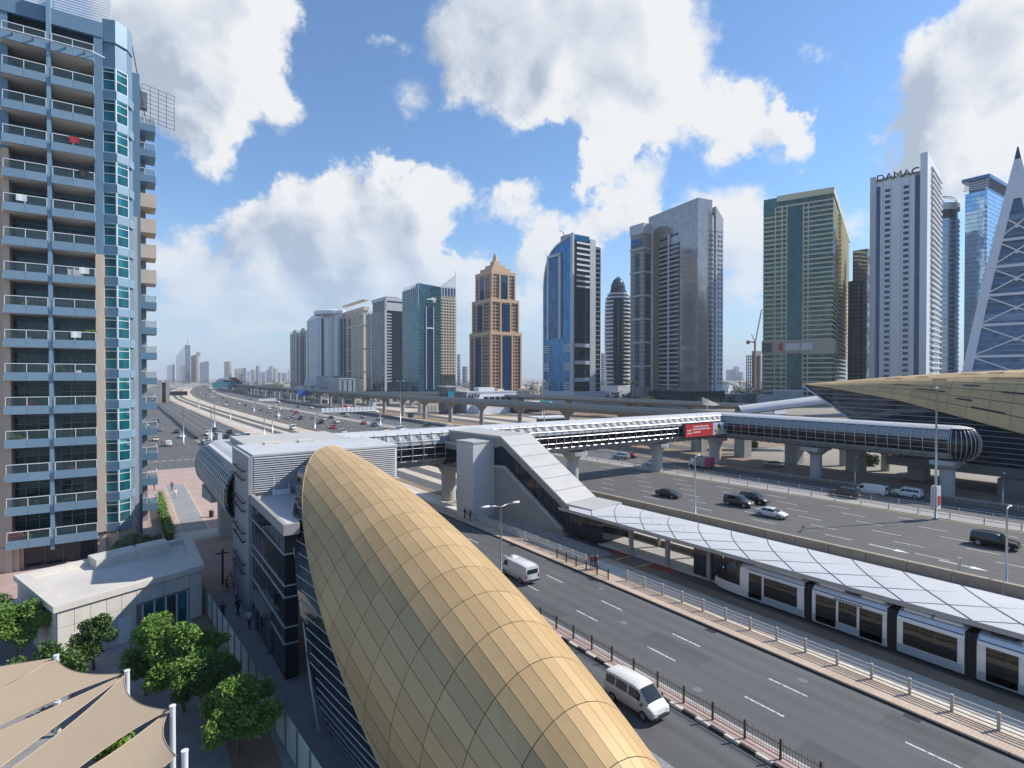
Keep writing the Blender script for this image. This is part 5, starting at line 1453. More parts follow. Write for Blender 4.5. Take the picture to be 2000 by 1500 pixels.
def chair(label, x, y, z, rz, m_):
    t = thing('balcony_chair', label, 'chair', (x, y, z), rz, 'chairs on the balconies')
    part(t, 'seat', MB().box(-.24, .24, -.24, .24, .4, .46), m_, local=True)
    part(t, 'backrest', MB().box(-.24, .24, .2, .26, .46, .95), m_, local=True)
    for sx in (-.21, .21):
        for sy in (-.21, .21): part(t, 'leg', MB().bar((sx, sy, 0), (sx, sy, .42), .04), m_, local=True)
def fz(k): return Z0 + FH * k - 1.6
wht, brn, drk = M['white_metal'], mat('brown_wood', (.22, .10, .05), .6, var=.2), M['dark_metal']
for k, x, m_, lb in ((1, -8.2, brn, 'brown balcony chair on the left column, second balcony from below'), (2, -9.0, drk, 'dark balcony chair on the left column, third balcony from below'), (2, -5.2, brn, 'brown balcony chair on the right column, third balcony from below'),
                     (3, -8.9, brn, 'brown balcony chair on the left column, fourth from below'), (5, -4.3, wht, 'white balcony chair on the right column below the palm'), (6, -8.7, wht, 'white balcony chair on the left column beside the palm floor'),
                     (8, -5.2, wht, 'white balcony chair on the right column under the drying rack'), (12, -4.0, wht, 'white balcony chair high on the right column'), (1, -4.6, drk, 'dark balcony chair on the right column, second from below')):
    chair(lb, x, 80.6, fz(k), random.uniform(-.6, .6), m_)
ordw = ['lowest', 'second', 'third', 'fourth', 'fifth', 'sixth', 'seventh', 'eighth', 'ninth', 'tenth', 'eleventh', 'twelfth', 'thirteenth', 'fourteenth', 'fifteenth']
rb_ = random.Random(17)
for k in range(1, 15):
    for cn, xc_ in (('left', -8.7), ('right', -4.6)):
        if rb_.random() < .62:
            m_ = rb_.choice([wht, drk, brn, M['p_blue'], M['p_red'], wht])
            kind_ = rb_.choice(['table', 'cabinet', 'rug'])
            x = xc_ + rb_.uniform(-1.0, 1.0)
            lb = '%s on the %s balcony column, %s balcony from below' % ({'table': 'small table', 'cabinet': 'storage cabinet', 'rug': 'cloth hung over the rail'}[kind_], cn, ordw[k])
            t = thing('balcony_' + kind_, lb, {'table': 'table', 'cabinet': 'cabinet', 'rug': 'cloth'}[kind_], (x, 80, fz(k)), group='things on the balconies')
            if kind_ == 'table':
                part(t, 'top', MB().cyl((x, 80.3), .42, fz(k) + .68, fz(k) + .73, 14), m_); part(t, 'leg', MB().cyl((x, 80.3), .04, fz(k), fz(k) + .68, 8), m_)
            elif kind_ == 'cabinet':
                part(t, 'body', MB().bbox(x - .4, x + .4, 80.9, 81.4, fz(k), fz(k) + 1.15, .02), m_); part(t, 'door', MB().box(x - .37, x - .02, 80.87, 80.9, fz(k) + .05, fz(k) + 1.1), m_)
            else:
                part(t, 'cloth', MB().grid(lambda u, v: (x - .45 + .9 * u, 79.06 - .02 * math.sin(u * 8), Z0 + FH * k + .06 - .7 * v), np.linspace(0, 1, 8), np.linspace(0, 1, 4)), m_, True)
dry = thing('drying_rack', 'white towel hung on a drying rack on a right-column balcony', 'drying rack', (-4.6, 79.9, fz(8)))
part(dry, 'towel', MB().grid(lambda u, v: (-5.2 + 1.3 * u, 79.8 + .05 * math.sin(u * 9), fz(8) + .35 + 1.1 * v), np.linspace(0, 1, 8), np.linspace(0, 1, 5)), M['paint'], True)
part(dry, 'frame', MB().bar((-5.25, 79.85, fz(8)), (-5.25, 79.85, fz(8) + 1.65), .04).bar((-3.85, 79.85, fz(8)), (-3.85, 79.85, fz(8) + 1.65), .04).bar((-5.25, 79.85, fz(8) + 1.6), (-3.85, 79.85, fz(8) + 1.6), .04), M['white_metal'])
def pot(label, x, y, z, h, m_, n=260, seed=3):
    rng = random.Random(seed)
    t = thing('potted_plant', label, 'plant', (x, y, z), group='potted plants on the balconies')
    part(t, 'pot', MB().cyl((x, y), .17, z, z + .32, 12, .22), M['render_tan'])
    lf = MB(); leaves(lf, rng, (x, y, z + .35 + h * .5), (h * .5, h * .4, h * .5), n, .22)
    part(t, 'leaves', lf, m_)
pot('pink flowering plant at the lowest left-column balcony', -9.8, 79.7, fz(0), 1.3, M['flower'], 420)
pot('green plant beside the pink flowers on the lowest balcony', -8.9, 79.6, fz(0), .8, M['leaf'], 240, 5)
pot('potted plant on the left column, fourth balcony from below', -9.7, 79.7, fz(3), .9, M['leaf'], 240, 6)
pot('leafy pot on the right column, fifth balcony from below', -6.1, 79.7, fz(5), 1.2, M['leaf_dk'], 300, 7)
pot('potted plant on the left column near mid height', -8.6, 79.8, fz(7), .9, M['leaf_lime'], 200, 8)
palm = thing('balcony_palm', 'small potted palm on a right-column balcony', 'palm', (-3.3, 79.7, fz(6)))
part(palm, 'pot', MB().cyl((-3.3, 79.7), .18, fz(6), fz(6) + .35, 12, .22), M['render_tan'])
part(palm, 'stem', MB().tube([(-3.3, 79.7, fz(6) + .3), (-3.35, 79.7, fz(6) + 1.4)], .05, 6), M['bark'])
pf = MB()
for k in range(11):
    a = k * 2.4; u = random.uniform(.8, 1.1)
    for j in range(9):
        t = j / 9
        c = Vector((-3.35 + math.cos(a) * u * t * .8, 79.7 + math.sin(a) * u * t * .5, fz(6) + 1.4 + .55 * math.sin(t * 2.6)))
        for s_ in (-1, 1): pf.add([c, c + Vector((-math.sin(a) * .22 * s_, math.cos(a) * .22 * s_, -.1)), c + Vector((math.cos(a) * .1 - math.sin(a) * .2 * s_, math.sin(a) * .1, -.12))], [(0, 1, 2)])
part(palm, 'fronds', pf, M['leaf_lime'])

# ---------------------------------------------------------------- cream service building
CA, CB, CC_, CD = (-4.2, 52.2), (5.4, 56.4), (5.3, 67.0), (-7.5, 62.2)
svc = thing('service_building', 'low cream service building with flat roof, white doors and green windows', 'building', (0, 59, 0))
M['cream'] = mat('cream_wall_panel', (.58, .545, .49), .75, var=.10, scale=.5, streak=.12, rnd=.03)
M['cream_roof'] = mat('cream_roof', (.57, .54, .49), .85, var=.22, scale=.25, fine=.05)
part(svc, 'core', MB().prism([CA, CB, CC_, CD], 0, 3.85), M['concrete_dk'])
def wallp(p, q, n, openings=()):
    for i in range(n):
        for j, (z0, z1) in enumerate(((.04, 1.35), (1.38, 2.75), (2.78, 4.05))):
            u0, u1 = i / n, (i + 1) / n
            if any(a < (u0 + u1) / 2 < c and z0 < zt - .4 for a, c, zt in openings): continue
            part(svc, 'wall_panel', face_mb(p, q, u0 + .0015, u1 - .0015, z0, z1, 0, .06), M['cream'])
wallp(CA, CB, 10, ((.54, .9, 2.7),)); wallp(CD, CA, 9); wallp(CB, CC_, 8); wallp(CC_, CD, 8)
def inset(k): 
    c = Vector((-.2, 59.5)); return [tuple(c + (Vector(p) - c) * k) for p in (CA, CB, CC_, CD)]
o_, i_ = inset(1.045), inset(.90)
ring = MB()
for a in range(4):
    c = (a + 1) % 4
    ring.add([(*o_[a], 4.05), (*o_[c], 4.05), (*i_[c], 4.05), (*i_[a], 4.05), (*o_[a], 4.5), (*o_[c], 4.5), (*i_[c], 4.5), (*i_[a], 4.5)], [(0, 3, 2, 1), (4, 5, 6, 7), (0, 1, 5, 4), (3, 7, 6, 2)])
part(svc, 'parapet', ring, M['cream'])
part(svc, 'roof', MB().prism(i_, 3.9, 4.1), M['cream_roof'])
for u0, u1 in ((.085, .175), (.375, .465)): part(svc, 'door', face_mb(CA, CB, u0, u1, .05, 2.1, .06, .09), M['white_metal'])
for k in range(4): part(svc, 'window_pane', face_mb(CA, CB, .55 + k * .085, .55 + k * .085 + .07, .1, 2.55, .02, .05), M['apt_glass'] if k != 2 else M['dark_glass'])
for k in range(5): part(svc, 'window_mullion', face_mb(CA, CB, .538 + k * .085, .55 + k * .085, .05, 2.65, .0, .09), M['cream'])
cz_ = Vector((-.2, 59.5))
part(svc, 'roof_box', MB().prism([(-2.2, 61.5), (1.0, 63.0), (.5, 65.2), (-2.9, 63.8)], 4.1, 4.9), M['cream_roof'])
part(svc, 'roof_box', MB().prism([(1.0, 62.7), (3.4, 63.6), (3.0, 65.2), (.7, 64.3)], 4.1, 5.15), M['cream_roof'])
bw = thing('boundary_wall', 'low cream boundary wall beside the service building at the left edge', 'wall', (-11, 63, 0))
part(bw, 'wall', MB().box(-16, -7.6, 60.5, 63.5, 0, 2.0), M['cream'])
part(bw, 'coping', MB().box(-16.1, -7.6, 60.4, 63.6, 2.0, 2.12), M['cream_roof'])

# ---------------------------------------------------------------- hoarding, shade sails, trees
hd_ = thing('hoarding_fence', 'pale green corrugated hoarding along the walkway', 'fence', (6.6, 44, 0))
hm = mat('pale_green_sheet', (.46, .535, .50), .5, .1, var=.14, scale=.6, streak=.12, rnd=.06)
pa, pb_ = Vector((5.75, 58)), Vector((7.75, 27))
nh = 15
for k in range(nh):
    p, q = pa.lerp(pb_, k / nh), pa.lerp(pb_, (k + .985) / nh)
    b_ = MB()
    b_.grid(lambda u, z: (lerp(p.x, q.x, u) + .03 * math.sin(u * 44), lerp(p.y, q.y, u), z), np.linspace(0, 1, 29), [.1, 2.15])
    part(hd_, 'sheet', b_, hm, True)
    part(hd_, 'post', MB().bar((p.x - .06, p.y, 0), (p.x - .06, p.y, 2.2), .07), M['grey_metal'])
M['sail'] = mat('beige_shade_cloth', (.46, .35, .235), .85, var=.06, scale=.5, fine=.05)
def sail(label, cs, k=.16):
    P4 = [Vector(c) for c in cs]
    def f(u, v):
        uu = .5 + (u - .5) * (1 - k * 4 * v * (1 - v)); vv = .5 + (v - .5) * (1 - k * 4 * u * (1 - u))
        a = P4[0].lerp(P4[1], uu); c = P4[3].lerp(P4[2], uu)
        return tuple(a.lerp(c, vv))
    c0 = sum((p for p in P4), Vector()) / 4
    t = thing('shade_sail', label, 'shade sail', (c0.x, c0.y, 0), group='beige shade sails')
    top = MB().grid(f, np.linspace(0, 1, 15), np.linspace(0, 1, 15))
    part(t, 'cloth', top, M['sail'], True)
    for i in range(4):
        a, c = [((0, 0), (1, 0)), ((1, 0), (1, 1)), ((1, 1), (0, 1)), ((0, 1), (0, 0))][i]
        part(t, 'hem', MB().tube([f(lerp(a[0], c[0], s_), lerp(a[1], c[1], s_)) for s_ in np.linspace(0, 1, 11)], .025, 4), M['sail'])
sail('beige shade sail reaching the tallest pole beside the tree', [G(243, 1318, 4.6), G(331, 1387, 4.6), G(80, 1560, 3.4), G(-60, 1560, 3.2)], .2)
sail('beige shade sail in the bottom corner below the large sail', [G(330, 1388, 4.4), G(344, 1476, 4.3), G(240, 1620, 3.4), G(60, 1560, 3.6)], .2)
sail('beige shade sail between service building trees and larger sail', [G(106, 1283, 4.6), G(240, 1316, 4.6), G(-120, 1480, 3.4), G(-120, 1400, 3.8)], .2)
sail('narrow beige shade sail squeezed between two wider ones', [G(240, 1320, 4.5), G(236, 1325, 4.5), G(-80, 1560, 3.3), G(-120, 1480, 3.5)], .05)
sail('topmost beige shade sail at the left edge', [G(102, 1286, 4.5), G(98, 1292, 4.5), G(-100, 1400, 3.6), G(-100, 1315, 4.2)], .06)
for i, (px, py, lb) in enumerate(((110, 1281, 'white pole at the tip of the topmost shade sails'), (248, 1311, 'white pole at the tip of the large shade sail'), (337, 1380, 'white pole between the sails and the big tree'), (361, 1468, 'short white pole at the bottom edge of the view'), (113, 1372, 'white pole showing in the gap between sails'))):
    p = G(px, py, 4.75 if i < 4 else 4.0)
    t = thing('sail_pole', lb, 'pole', (p.x, p.y, 0), group='shade sail poles')
    part(t, 'pole', MB().cyl((p.x, p.y), .13, 0, p.z, 14), M['white_metal'], 40)
    part(t, 'cap', MB().cyl((p.x, p.y), .15, p.z, p.z + .06, 14), M['white_metal'])
tree('courtyard_tree', 'large bright green tree beside the shade sails', 2.9, 40.6, 5.2, [(0, 0, 3.9, 1.5), (-1.2, 2.2, 4.2, 1.2), (1.2, -.6, 3.0, 1.2), (.4, -2.2, 3.1, 1.3), (-1.0, -.6, 3.0, 1.2), (1.9, .8, 3.4, .8)], 1100, .21, M['leaf'], 1)
tree('courtyard_tree', 'bright green tree by the hoarding at the bottom of the view', 5.0, 34.2, 4.2, [(0, 0, 3.1, 1.2), (.9, .7, 3.0, 1.0), (-.7, -.8, 2.6, 1.1), (.6, -1.2, 2.5, 1.0), (-.9, 1.0, 2.7, .8)], 1150, .20, M['leaf'], 2)
tree('courtyard_tree', 'full green tree between the large tree and the hoarding', 4.1, 38.0, 4.0, [(0, 0, 2.8, 1.1), (.7, .6, 2.5, .9), (-.7, .5, 2.4, .9), (.3, -1.0, 2.4, .9)], 1000, .20, M['leaf_dk'], 11)
tree('courtyard_tree', 'light green tree behind the tallest sail pole', 1.0, 44.2, 3.6, [(0, 0, 2.5, 1.1), (.9, .5, 2.6, .8), (-.8, -.3, 2.1, .9)], 950, .20, M['leaf'], 12)
tree('courtyard_tree', 'small dark green tree in front of the white doors', -2.0, 50.2, 3.4, [(0, 0, 2.3, 1.1), (.6, .3, 2.9, .8), (-.6, -.2, 1.8, .9)], 900, .19, M['leaf_dk'], 3)
tree('courtyard_tree', 'leafy tree left of the service building', -6.6, 54.0, 4.6, [(0, 0, 3.0, 1.5), (-1.4, .8, 3.2, 1.3), (1.0, -.4, 2.5, 1.1)], 900, .20, M['leaf'], 4)
tree('courtyard_tree', 'dark leafy tree at the left edge above the sails', -8.8, 58.0, 5.0, [(0, 0, 3.3, 1.5), (.8, -1.6, 2.8, 1.3), (-1.2, .6, 3.5, 1.2)], 900, .20, M['leaf_dk'], 5)
tree('courtyard_tree', 'tree behind the topmost shade sail', -4.4, 46.5, 3.6, [(0, 0, 2.6, 1.3), (-1.3, .5, 2.4, 1.1), (1.2, .2, 2.3, 1.0)], 480, .26, M['leaf_dk'], 6)
tree('courtyard_tree', 'green shrub glimpsed between the shade sails', -1.2, 36.5, 2.6, [(0, 0, 1.9, 1.0), (.8, .6, 1.6, .7)], 480, .24, M['leaf_lime'], 7)
tree('silver_shrub', 'silvery green shrub in front of the tower base', .4, 79.3, 3.0, [(0, 0, 1.8, 1.0), (1.3, .5, 1.7, .9), (-1.2, .2, 1.6, .8), (2.4, 1.4, 1.5, .8)], 430, .26, M['leaf_silver'], 8, 'shrub')
hg = thing('clipped_hedge', 'long bright green clipped hedge beside the tower entrance', 'hedge', (4.8, 98, 0))
hl_ = MB(); rng = random.Random(5)
for k in range(30): leaves(hl_, rng, (4.6 + rng.uniform(-.1, .1), 84.5 + k, .85), (.62, .75, .8), 170, .22)
part(hg, 'foliage', hl_, M['leaf_lime'])
part(hg, 'hedge_core', MB().box(4.25, 4.95, 84, 114.5, 0, 1.2), M['leaf_dk'])
pl = thing('planter_box', 'grey planter trough between tower base and hedge', 'planter', (2.6, 84, 0))
part(pl, 'trough', MB().box(1.3, 4.0, 82.5, 86.0, 0, .75), M['concrete'])
part(pl, 'soil', MB().box(1.5, 3.8, 82.7, 85.8, .75, .78), M['sand_dark'])
slide = thing('play_slide', 'blue playground slide between the tree and the hoarding', 'slide', (4.9, 37.6, 0))
part(slide, 'chute', MB().grid(lambda u, v: (4.2 + 1.6 * u, 38.5 + .9 * u + .4 * v, 2.2 * (1 - u) ** 1.2 + .15 + .12 * (2 * v - 1) ** 2), np.linspace(0, 1, 9), np.linspace(0, 1, 5)), mat('blue_plastic', (.02, .16, .42), .35, var=.1), True)
part(slide, 'stand', MB().bar((4.25, 38.7, 0), (4.25, 38.7, 2.2), .08), M['grey_metal'])
for i, (x, y, w_) in enumerate(((-2.6, 33.5, 1.6), (-3.9, 30.8, 1.4))):
    t = thing('play_equipment', 'blue play equipment below the sails, %s' % ('nearer the pole' if i == 0 else 'nearer the bottom edge'), 'play equipment', (x, y, 0))
    part(t, 'panel', MB().bbox(x - w_, x + w_, y - .4, y + .4, .6, 2.2, .1), M['p_blue'])
    part(t, 'legs', MB().bar((x - w_ * .8, y, 0), (x - w_ * .8, y, .7), .1).bar((x + w_ * .8, y, 0), (x + w_ * .8, y, .7), .1), M['grey_metal'])

# ---------------------------------------------------------------- skyline
def frame(xl, xc, xr, D, vp=245.0):
    """plan frame of a building: near corner on bearing xc at depth D, left face running towards bearing vp"""
    def pos(px, d): return Vector((FX * d + RX * (px - 1000) / F_PX * d, FY * d + RY * (px - 1000) / F_PX * d))
    c = pos(xc, D)
    u = (vp - 1000) / F_PX
    dL = Vector((FX + RX * u, FY + RY * u)).normalized()
    dR = Vector((dL.y, -dL.x))
    def solve(d, px):
        k = (px - 1000) / F_PX
        fd, rd = d.x * FX + d.y * FY, d.x * RX + d.y * RY
        lat = (xc - 1000) / F_PX * D
        return (k * D - lat) / (rd - k * fd)
    wL = solve(dL, xl) if xl < xc else 20
    wR = solve(dR, xr) if xr > xc else 20
    return (c.x, c.y, 0), math.atan2(dR.y, dR.x), wL, wR


class Tower:
    def __init__(s, name, label, xl, xc, xr, ytop, D, vp=245.0, depth=None):
        s.loc, s.rz, s.wL, s.wR = frame(xl, xc, xr, D, vp)
        if depth: s.wR = max(s.wR, depth) if xr <= xc else s.wR
        s.h = CAM_H + (738 - ytop) * D / F_PX
        s.D = D
        s.t = thing(name, label, 'tower', s.loc, s.rz)
    def z(s, y): return CAM_H + (738 - y) * s.D / F_PX
    def p(s, name, mb, m_, sm=False, **k): return part(s.t, name, mb, m_, sm, local=True, **k)
    def body(s, m_, z1=None, z0=0, name='body', i=0.0):
        return s.p(name, MB().box(i, s.wR - i, i, s.wL - i, z0, z1 or s.h), m_)
    def bands(s, m_, z0, z1, pitch, th, proud=.25, name='floor_band', y0=None, y1=None, x0=None, x1=None):
        a = MB().box(-proud if x0 is None else x0, (s.wR + proud) if x1 is None else x1, -proud if y0 is None else y0, (s.wL + proud) if y1 is None else y1, 0, th).mesh(name, m_)
        z = z0
        while z < z1:
            link(name, a, s.t, loc=(0, 0, z), world_space=False); z += pitch
    def piersL(s, m_, us, w, proud, z0, z1, name='pier'):
        a = MB().box(-proud, .05, -w / 2, w / 2, z0, z1).mesh(name, m_)
        for u in us: link(name, a, s.t, loc=(0, min(s.wL - w / 2, max(w / 2, u * s.wL)), 0), world_space=False)
    def piersR(s, m_, us, w, proud, z0, z1, name='pier'):
        a = MB().box(-w / 2, w / 2, -proud, .05, z0, z1).mesh(name, m_)
        for u in us: link(name, a, s.t, loc=(min(s.wR - w / 2, max(w / 2, u * s.wR)), 0, 0), world_space=False)
    def stripL(s, m_, u0, u1, z0, z1, proud=.3, name='glass_strip'):
        return s.p(name, MB().box(-proud, .1, u0 * s.wL, u1 * s.wL, z0, z1), m_)
    def stripR(s, m_, u0, u1, z0, z1, proud=.3, name='glass_strip'):
        return s.p(name, MB().box(u0 * s.wR, u1 * s.wR, -proud, .1, z0, z1), m_)


gb = facade_glass('glass_blue', (.03, .10, .20), .04, .35, (3, 3, 3.6), .010, .35, .06, (.10, .16, .22))
gteal = facade_glass('glass_teal', (.02, .11, .15), .04, .35, (3, 3, 3.7), .010, .4, .07, (.10, .20, .24))
gdark = facade_glass('glass_dark', (.022, .028, .036), .05, .25, (3, 3, 3.6), .012, .4, .07, (.12, .13, .14))
ggrey = facade_glass('glass_grey', (.07, .085, .10), .06, .35, (3, 3, 3.6), .012, .35, .08, (.22, .23, .24))
ggreen = facade_glass('glass_green', (.025, .085, .06), .05, .3, (3, 3, 3.6), .022, .5, .05, (.2, .22, .14))
gsilver = facade_glass('glass_silver', (.40, .355, .325), .12, .5, (2.4, 2.4, 3.6), .004, .12, .08, (.50, .45, .40))
gmir = facade_glass('glass_mirror_blue', (.30, .37, .45), .04, .8, (3, 3, 4), .012, .15, .05, (.4, .45, .5))
gnavy = facade_glass('glass_navy', (.012, .045, .12), .04, .2, (3, 3, 3.6), .006, .25)
wht_ = mat('tower_white', (.66, .68, .71), .5, .05, var=.06, scale=.05)
wht2 = mat('tower_pale_grey', (.48, .50, .53), .5, .1, var=.06, scale=.05)
grey_ = mat('tower_grey', (.27, .30, .33), .55, .1, var=.08, scale=.05)
beige_ = mat('tower_beige', (.62, .53, .40), .7, var=.08, scale=.05)
cream_ = mat('tower_cream', (.55, .52, .36), .6, var=.08, scale=.05)
brown_ = mat('tower_brown_stone', (.40, .255, .16), .75, var=.10, scale=.05)
tanb_ = mat('tower_tan_stone', (.58, .40, .25), .75, var=.10, scale=.05)
roofg = mat('tower_roof', (.4, .4, .39), .8, var=.15, scale=.1)

# slender grey pair and banded towers at the far left of the row
for xl, xc, xr, yt, lb in ((568, 580, 585, 650, 'leftmost slender dark grey tower of the skyline row'), (584, 596, 601, 646, 'slender dark grey tower second in the skyline row')):
    T = Tower('skyline_tower', lb, xl, xc, xr, yt, 1000)
    T.body(gdark); T.bands(wht2, 14, T.h, 3.7, .7, .3); T.piersL(grey_, (0, .35, .65, 1), 1.6, .8, 0, T.h + 4); T.piersR(grey_, (.5, 1), 1.6, .8, 0, T.h + 2)
    T.p('roof_plant', MB().box(T.wR * .3, T.wR * .7, T.wL * .3, T.wL * .7, T.h, T.h + 6), roofg)
T = Tower('skyline_tower', 'white and blue banded tower with dark blue side, third in the row', 601, 628, 636, 620, 900)
T.body(gb); T.bands(wht_, 10, T.h, 3.7, 1.3, .6, y0=T.wL * .2, y1=T.wL * .92, x1=T.wR * .3); T.stripR(gnavy, 0, 1, 0, T.h, .4); T.piersL(wht2, (1,), 3, .7, 0, T.h + 3)
T.p('crown', MB().box(1, T.wR - 1, 3, T.wL - 3, T.h, T.h + 5).box(3, T.wR - 3, 8, T.wL - 8, T.h + 5, T.h + 8), wht_)
T.p('podium', MB().box(-6, T.wR, -10, T.wL, 0, 16), wht2)
T = Tower('skyline_tower', 'white tower with rounded crown and dark blue window strips, fourth in row', 633, 660, 676, 612, 840)
T.body(wht2); T.bands(wht_, 20, T.h, 3.6, 1.2, .8); T.stripL(gnavy, .3, .62, 18, T.h - 3, 1.1); T.stripR(gb, .3, .55, 18, T.h - 8, 1.0); T.stripR(gb, .72, 1.0, 18, T.h - 8, 1.0)
T.p('crown', MB().cyl((T.wR * .45, T.wL * .5), T.wL * .42, T.h, T.h + 5, 24).cyl((T.wR * .45, T.wL * .5), T.wL * .34, T.h + 5, T.h + 8, 24, T.wL * .26), wht_, 40)
T.p('podium', MB().box(-12, T.wR + 6, -16, T.wL, 0, 24), grey_)
T.p('podium_panel', MB().box(-12.4, -12, -4, 3, 0, 24), gdark)
T = Tower('skyline_tower', 'beige tower with four dark window strips and stone bands', 670, 712, 719, 602, 780)
T.body(beige_)
for u in (.10, .35, .60, .84): T.stripL(gdark, u, u + .13, 20, T.h - 8, .25)
T.bands(beige_, 22, T.h - 8, 3.7, 1.1, .45, 'sill_band', y0=2, y1=T.wL - 1, x1=1)
for zz in (30, 62, 94, 128): T.p('stone_belt', MB().box(-1.0, T.wR + 1, -1, T.wL + 1, zz, zz + 2), beige_)
T.piersL(beige_, (0, .29, .54, .79, 1), 2.2, 1.2, 0, T.h + 3); T.p('cornice', MB().box(-1.6, T.wR + 1.6, -1.6, T.wL + 1.6, T.h - 3, T.h + 2), beige_)
T = Tower('skyline_tower', 'plain grey slab tower partly hidden behind the beige one', 716, 726, 729, 612, 760)
T.body(ggrey); T.bands(wht2, 10, T.h, 3.7, .8, .3); T.piersL(grey_, (0, .5, 1), 1.5, .6, 0, T.h + 3)
T = Tower('skyline_tower', 'dark grey glass tower with white corner strip and framed top', 728, 753, 787, 584, 700, 100)
T.body(gdark); T.stripL(ggrey, .15, .95, 0, T.h - 14, .4); T.bands(wht2, 16, T.h - 16, 3.8, 1.5, .9, 'corner_balcony', y1=4, x1=8); T.stripR(gdark, .32, 1, 0, T.h - 14, .5)
T.p('top_frame', MB().box(-1, T.wR + 1, -1, 0, T.h - 14, T.h - 4).box(-1, T.wR + 1, -1, 3, T.h - 2, T.h + 2).box(-1, 0, -1, T.wL + 1, T.h - 2, T.h + 2).box(-1, 1.5, -1, 1.5, 0, T.h), wht2)
T.p('roof_house', MB().box(4, T.wR - 4, 4, T.wL - 4, T.h - 2, T.h + 4), grey_)
T = Tower('skyline_tower', 'teal blue glass tower with two white vertical lines and finned roof', 786, 818, 861, 560, 640)
T.body(gteal)
T.bands(mat('teal_spandrel', (.05, .14, .17), .3, .2, var=.1), 12, T.h - 6, 3.8, .8, .15)
T.piersR(wht2, (.33, .66), 1.0, .9, 8, T.h - 22, 'white_line'); T.stripR(gnavy, .36, .63, 8, T.h - 24, .5)
T.p('white_bar', MB().box(T.wR * .33, T.wR * .66, -1, 0, T.h * .62, T.h * .62 + 1.6), wht_)
for k in range(9): T.p('roof_fin', MB().box(-.4, .4, k * T.wL / 9, k * T.wL / 9 + .7, T.h - 24, T.h + 4), wht2)
T.p('chamfer', MB().prism([(0, 0), (T.wR, 0), (T.wR, 8), (0, 8)], T.h, [T.h + 4, T.h + 2, T.h + 2, T.h + 4]), gteal)
T.p('roof_plant', MB().box(T.wR * .3, T.wR * .8, 8, T.wL - 6, T.h, T.h + 5), wht_)
em = MB()
for i, (x, z, w_, h_) in enumerate(((.36, 13.2, 2.0, 1.2), (.43, 13.0, 2.6, 1.4), (.50, 13.0, 3, 1.8), (.58, 13.2, 2.6, 3.2), (.66, 12.6, 3.4, 2.2), (.64, 15.4, 3.0, 2.0), (.71, 15.2, 1.8, 1.5))): em.box(T.wR * x, T.wR * x + w_, -.5, -.1, T.h - z - 5 + 4, T.h - z - 5 + 4 + h_)
T.p('roof_emblem', em, M['paint'])
T = Tower('skyline_tower', 'beige balcony tower with sail-shaped top behind the teal tower', 857, 862, 890, 578, 690)
T.body(ggrey); T.bands(beige_, 26, T.h - 4, 3.5, 1.5, 1.0); T.piersR(beige_, (.12, .3, .5, .7, .9), .9, 1.15, 24, T.h)
T.p('crown', MB().box(0, T.wR, 0, T.wL, T.h, T.h + 10), gb); T.piersR(wht2, (0, .2, .4, .6, .8, 1), 1.0, .9, T.h - 4, T.h + 12, 'crown_fin')
T.p('sail', MB().add([(T.wR * .05, -.5, T.h + 10), (T.wR, -.5, T.h + 10), (T.wR, -.5, T.h + 26), (T.wR * .05, 3, T.h + 12), (T.wR, 3, T.h + 10), (T.wR, 3, T.h + 26)], [(0, 1, 2), (5, 4, 3), (0, 2, 5, 3), (1, 4, 5, 2)]), wht_)
T.p('mast', MB().bar((T.wR, 0, T.h), (T.wR, 0, T.h + 32), .6), wht2)

# stepped brown tower
T = Tower('stepped_tower', 'tall brown stone tower in three steps with a small pinnacle', 919, 958, 1017, 645, 600)
def wing(T, x0, x1, y0, y1, z0, z1):
    T.p('tier', MB().box(x0, x1, y0, y1, z0, z1), brown_)
    T.p('tier_cornice', MB().box(x0 - .9, x1 + .9, y0 - .9, y1 + .9, z1 - 3, z1 + .6), tanb_)
    lx, ly = x1 - x0, y1 - y0
    T.p('glass_strip', MB().box(x0 + lx * .36, x0 + lx * .66, y0 - .6, y0 + .1, z0 + 1, z1 - 5), gnavy)
    T.p('glass_strip', MB().box(x0 - .6, x0 + .1, y0 + ly * .40, y0 + ly * .72, z0 + 1, z1 - 5), gnavy)
    wn = MB(); bl = MB()
    z = z0 + 3
    while z < z1 - 6:
        for u in (.08, .18, .72, .82, .91): wn.box(x0 + lx * u, x0 + lx * (u + .06), y0 - .12, y0 + .1, z, z + 2.1)
        for u in (.06, .16, .28, .78, .88): wn.box(x0 - .12, x0 + .1, y0 + ly * u, y0 + ly * (u + .07), z, z + 2.1)
        z += 3.7
    T.p('small_windows', wn, gdark, kind='stuff')
    for u in (.0, .33, .69, .985): T.p('stone_pier', MB().box(x0 + lx * u - .5, x0 + lx * u + 1.2, y0 - 1.1, y0, z0, z1 - 2), tanb_)
    for u in (.0, .37, .75, .98): T.p('stone_pier', MB().box(x0 - 1.1, x0, y0 + ly * u - .5, y0 + ly * u + 1.2, z0, z1 - 2), tanb_)
z1, z2, z3 = T.z(648), T.z(583), T.z(527)
wing(T, 0, T.wR, 0, T.wL, 0, z1); wing(T, T.wR * .05, T.wR * .95, T.wL * .05, T.wL * .95, z1, z2); wing(T, T.wR * .12, T.wR * .88, T.wL * .12, T.wL * .88, z2, z3)
cx, cy = T.wR * .48, T.wL * .48
for r_, a, c in ((.30, z3, z3 + 5), (.20, z3 + 5, z3 + 9), (.10, z3 + 9, z3 + 14)): T.p('pinnacle_step', MB().box(cx - T.wR * r_, cx + T.wR * r_, cy - T.wL * r_, cy + T.wL * r_, a, c), tanb_)
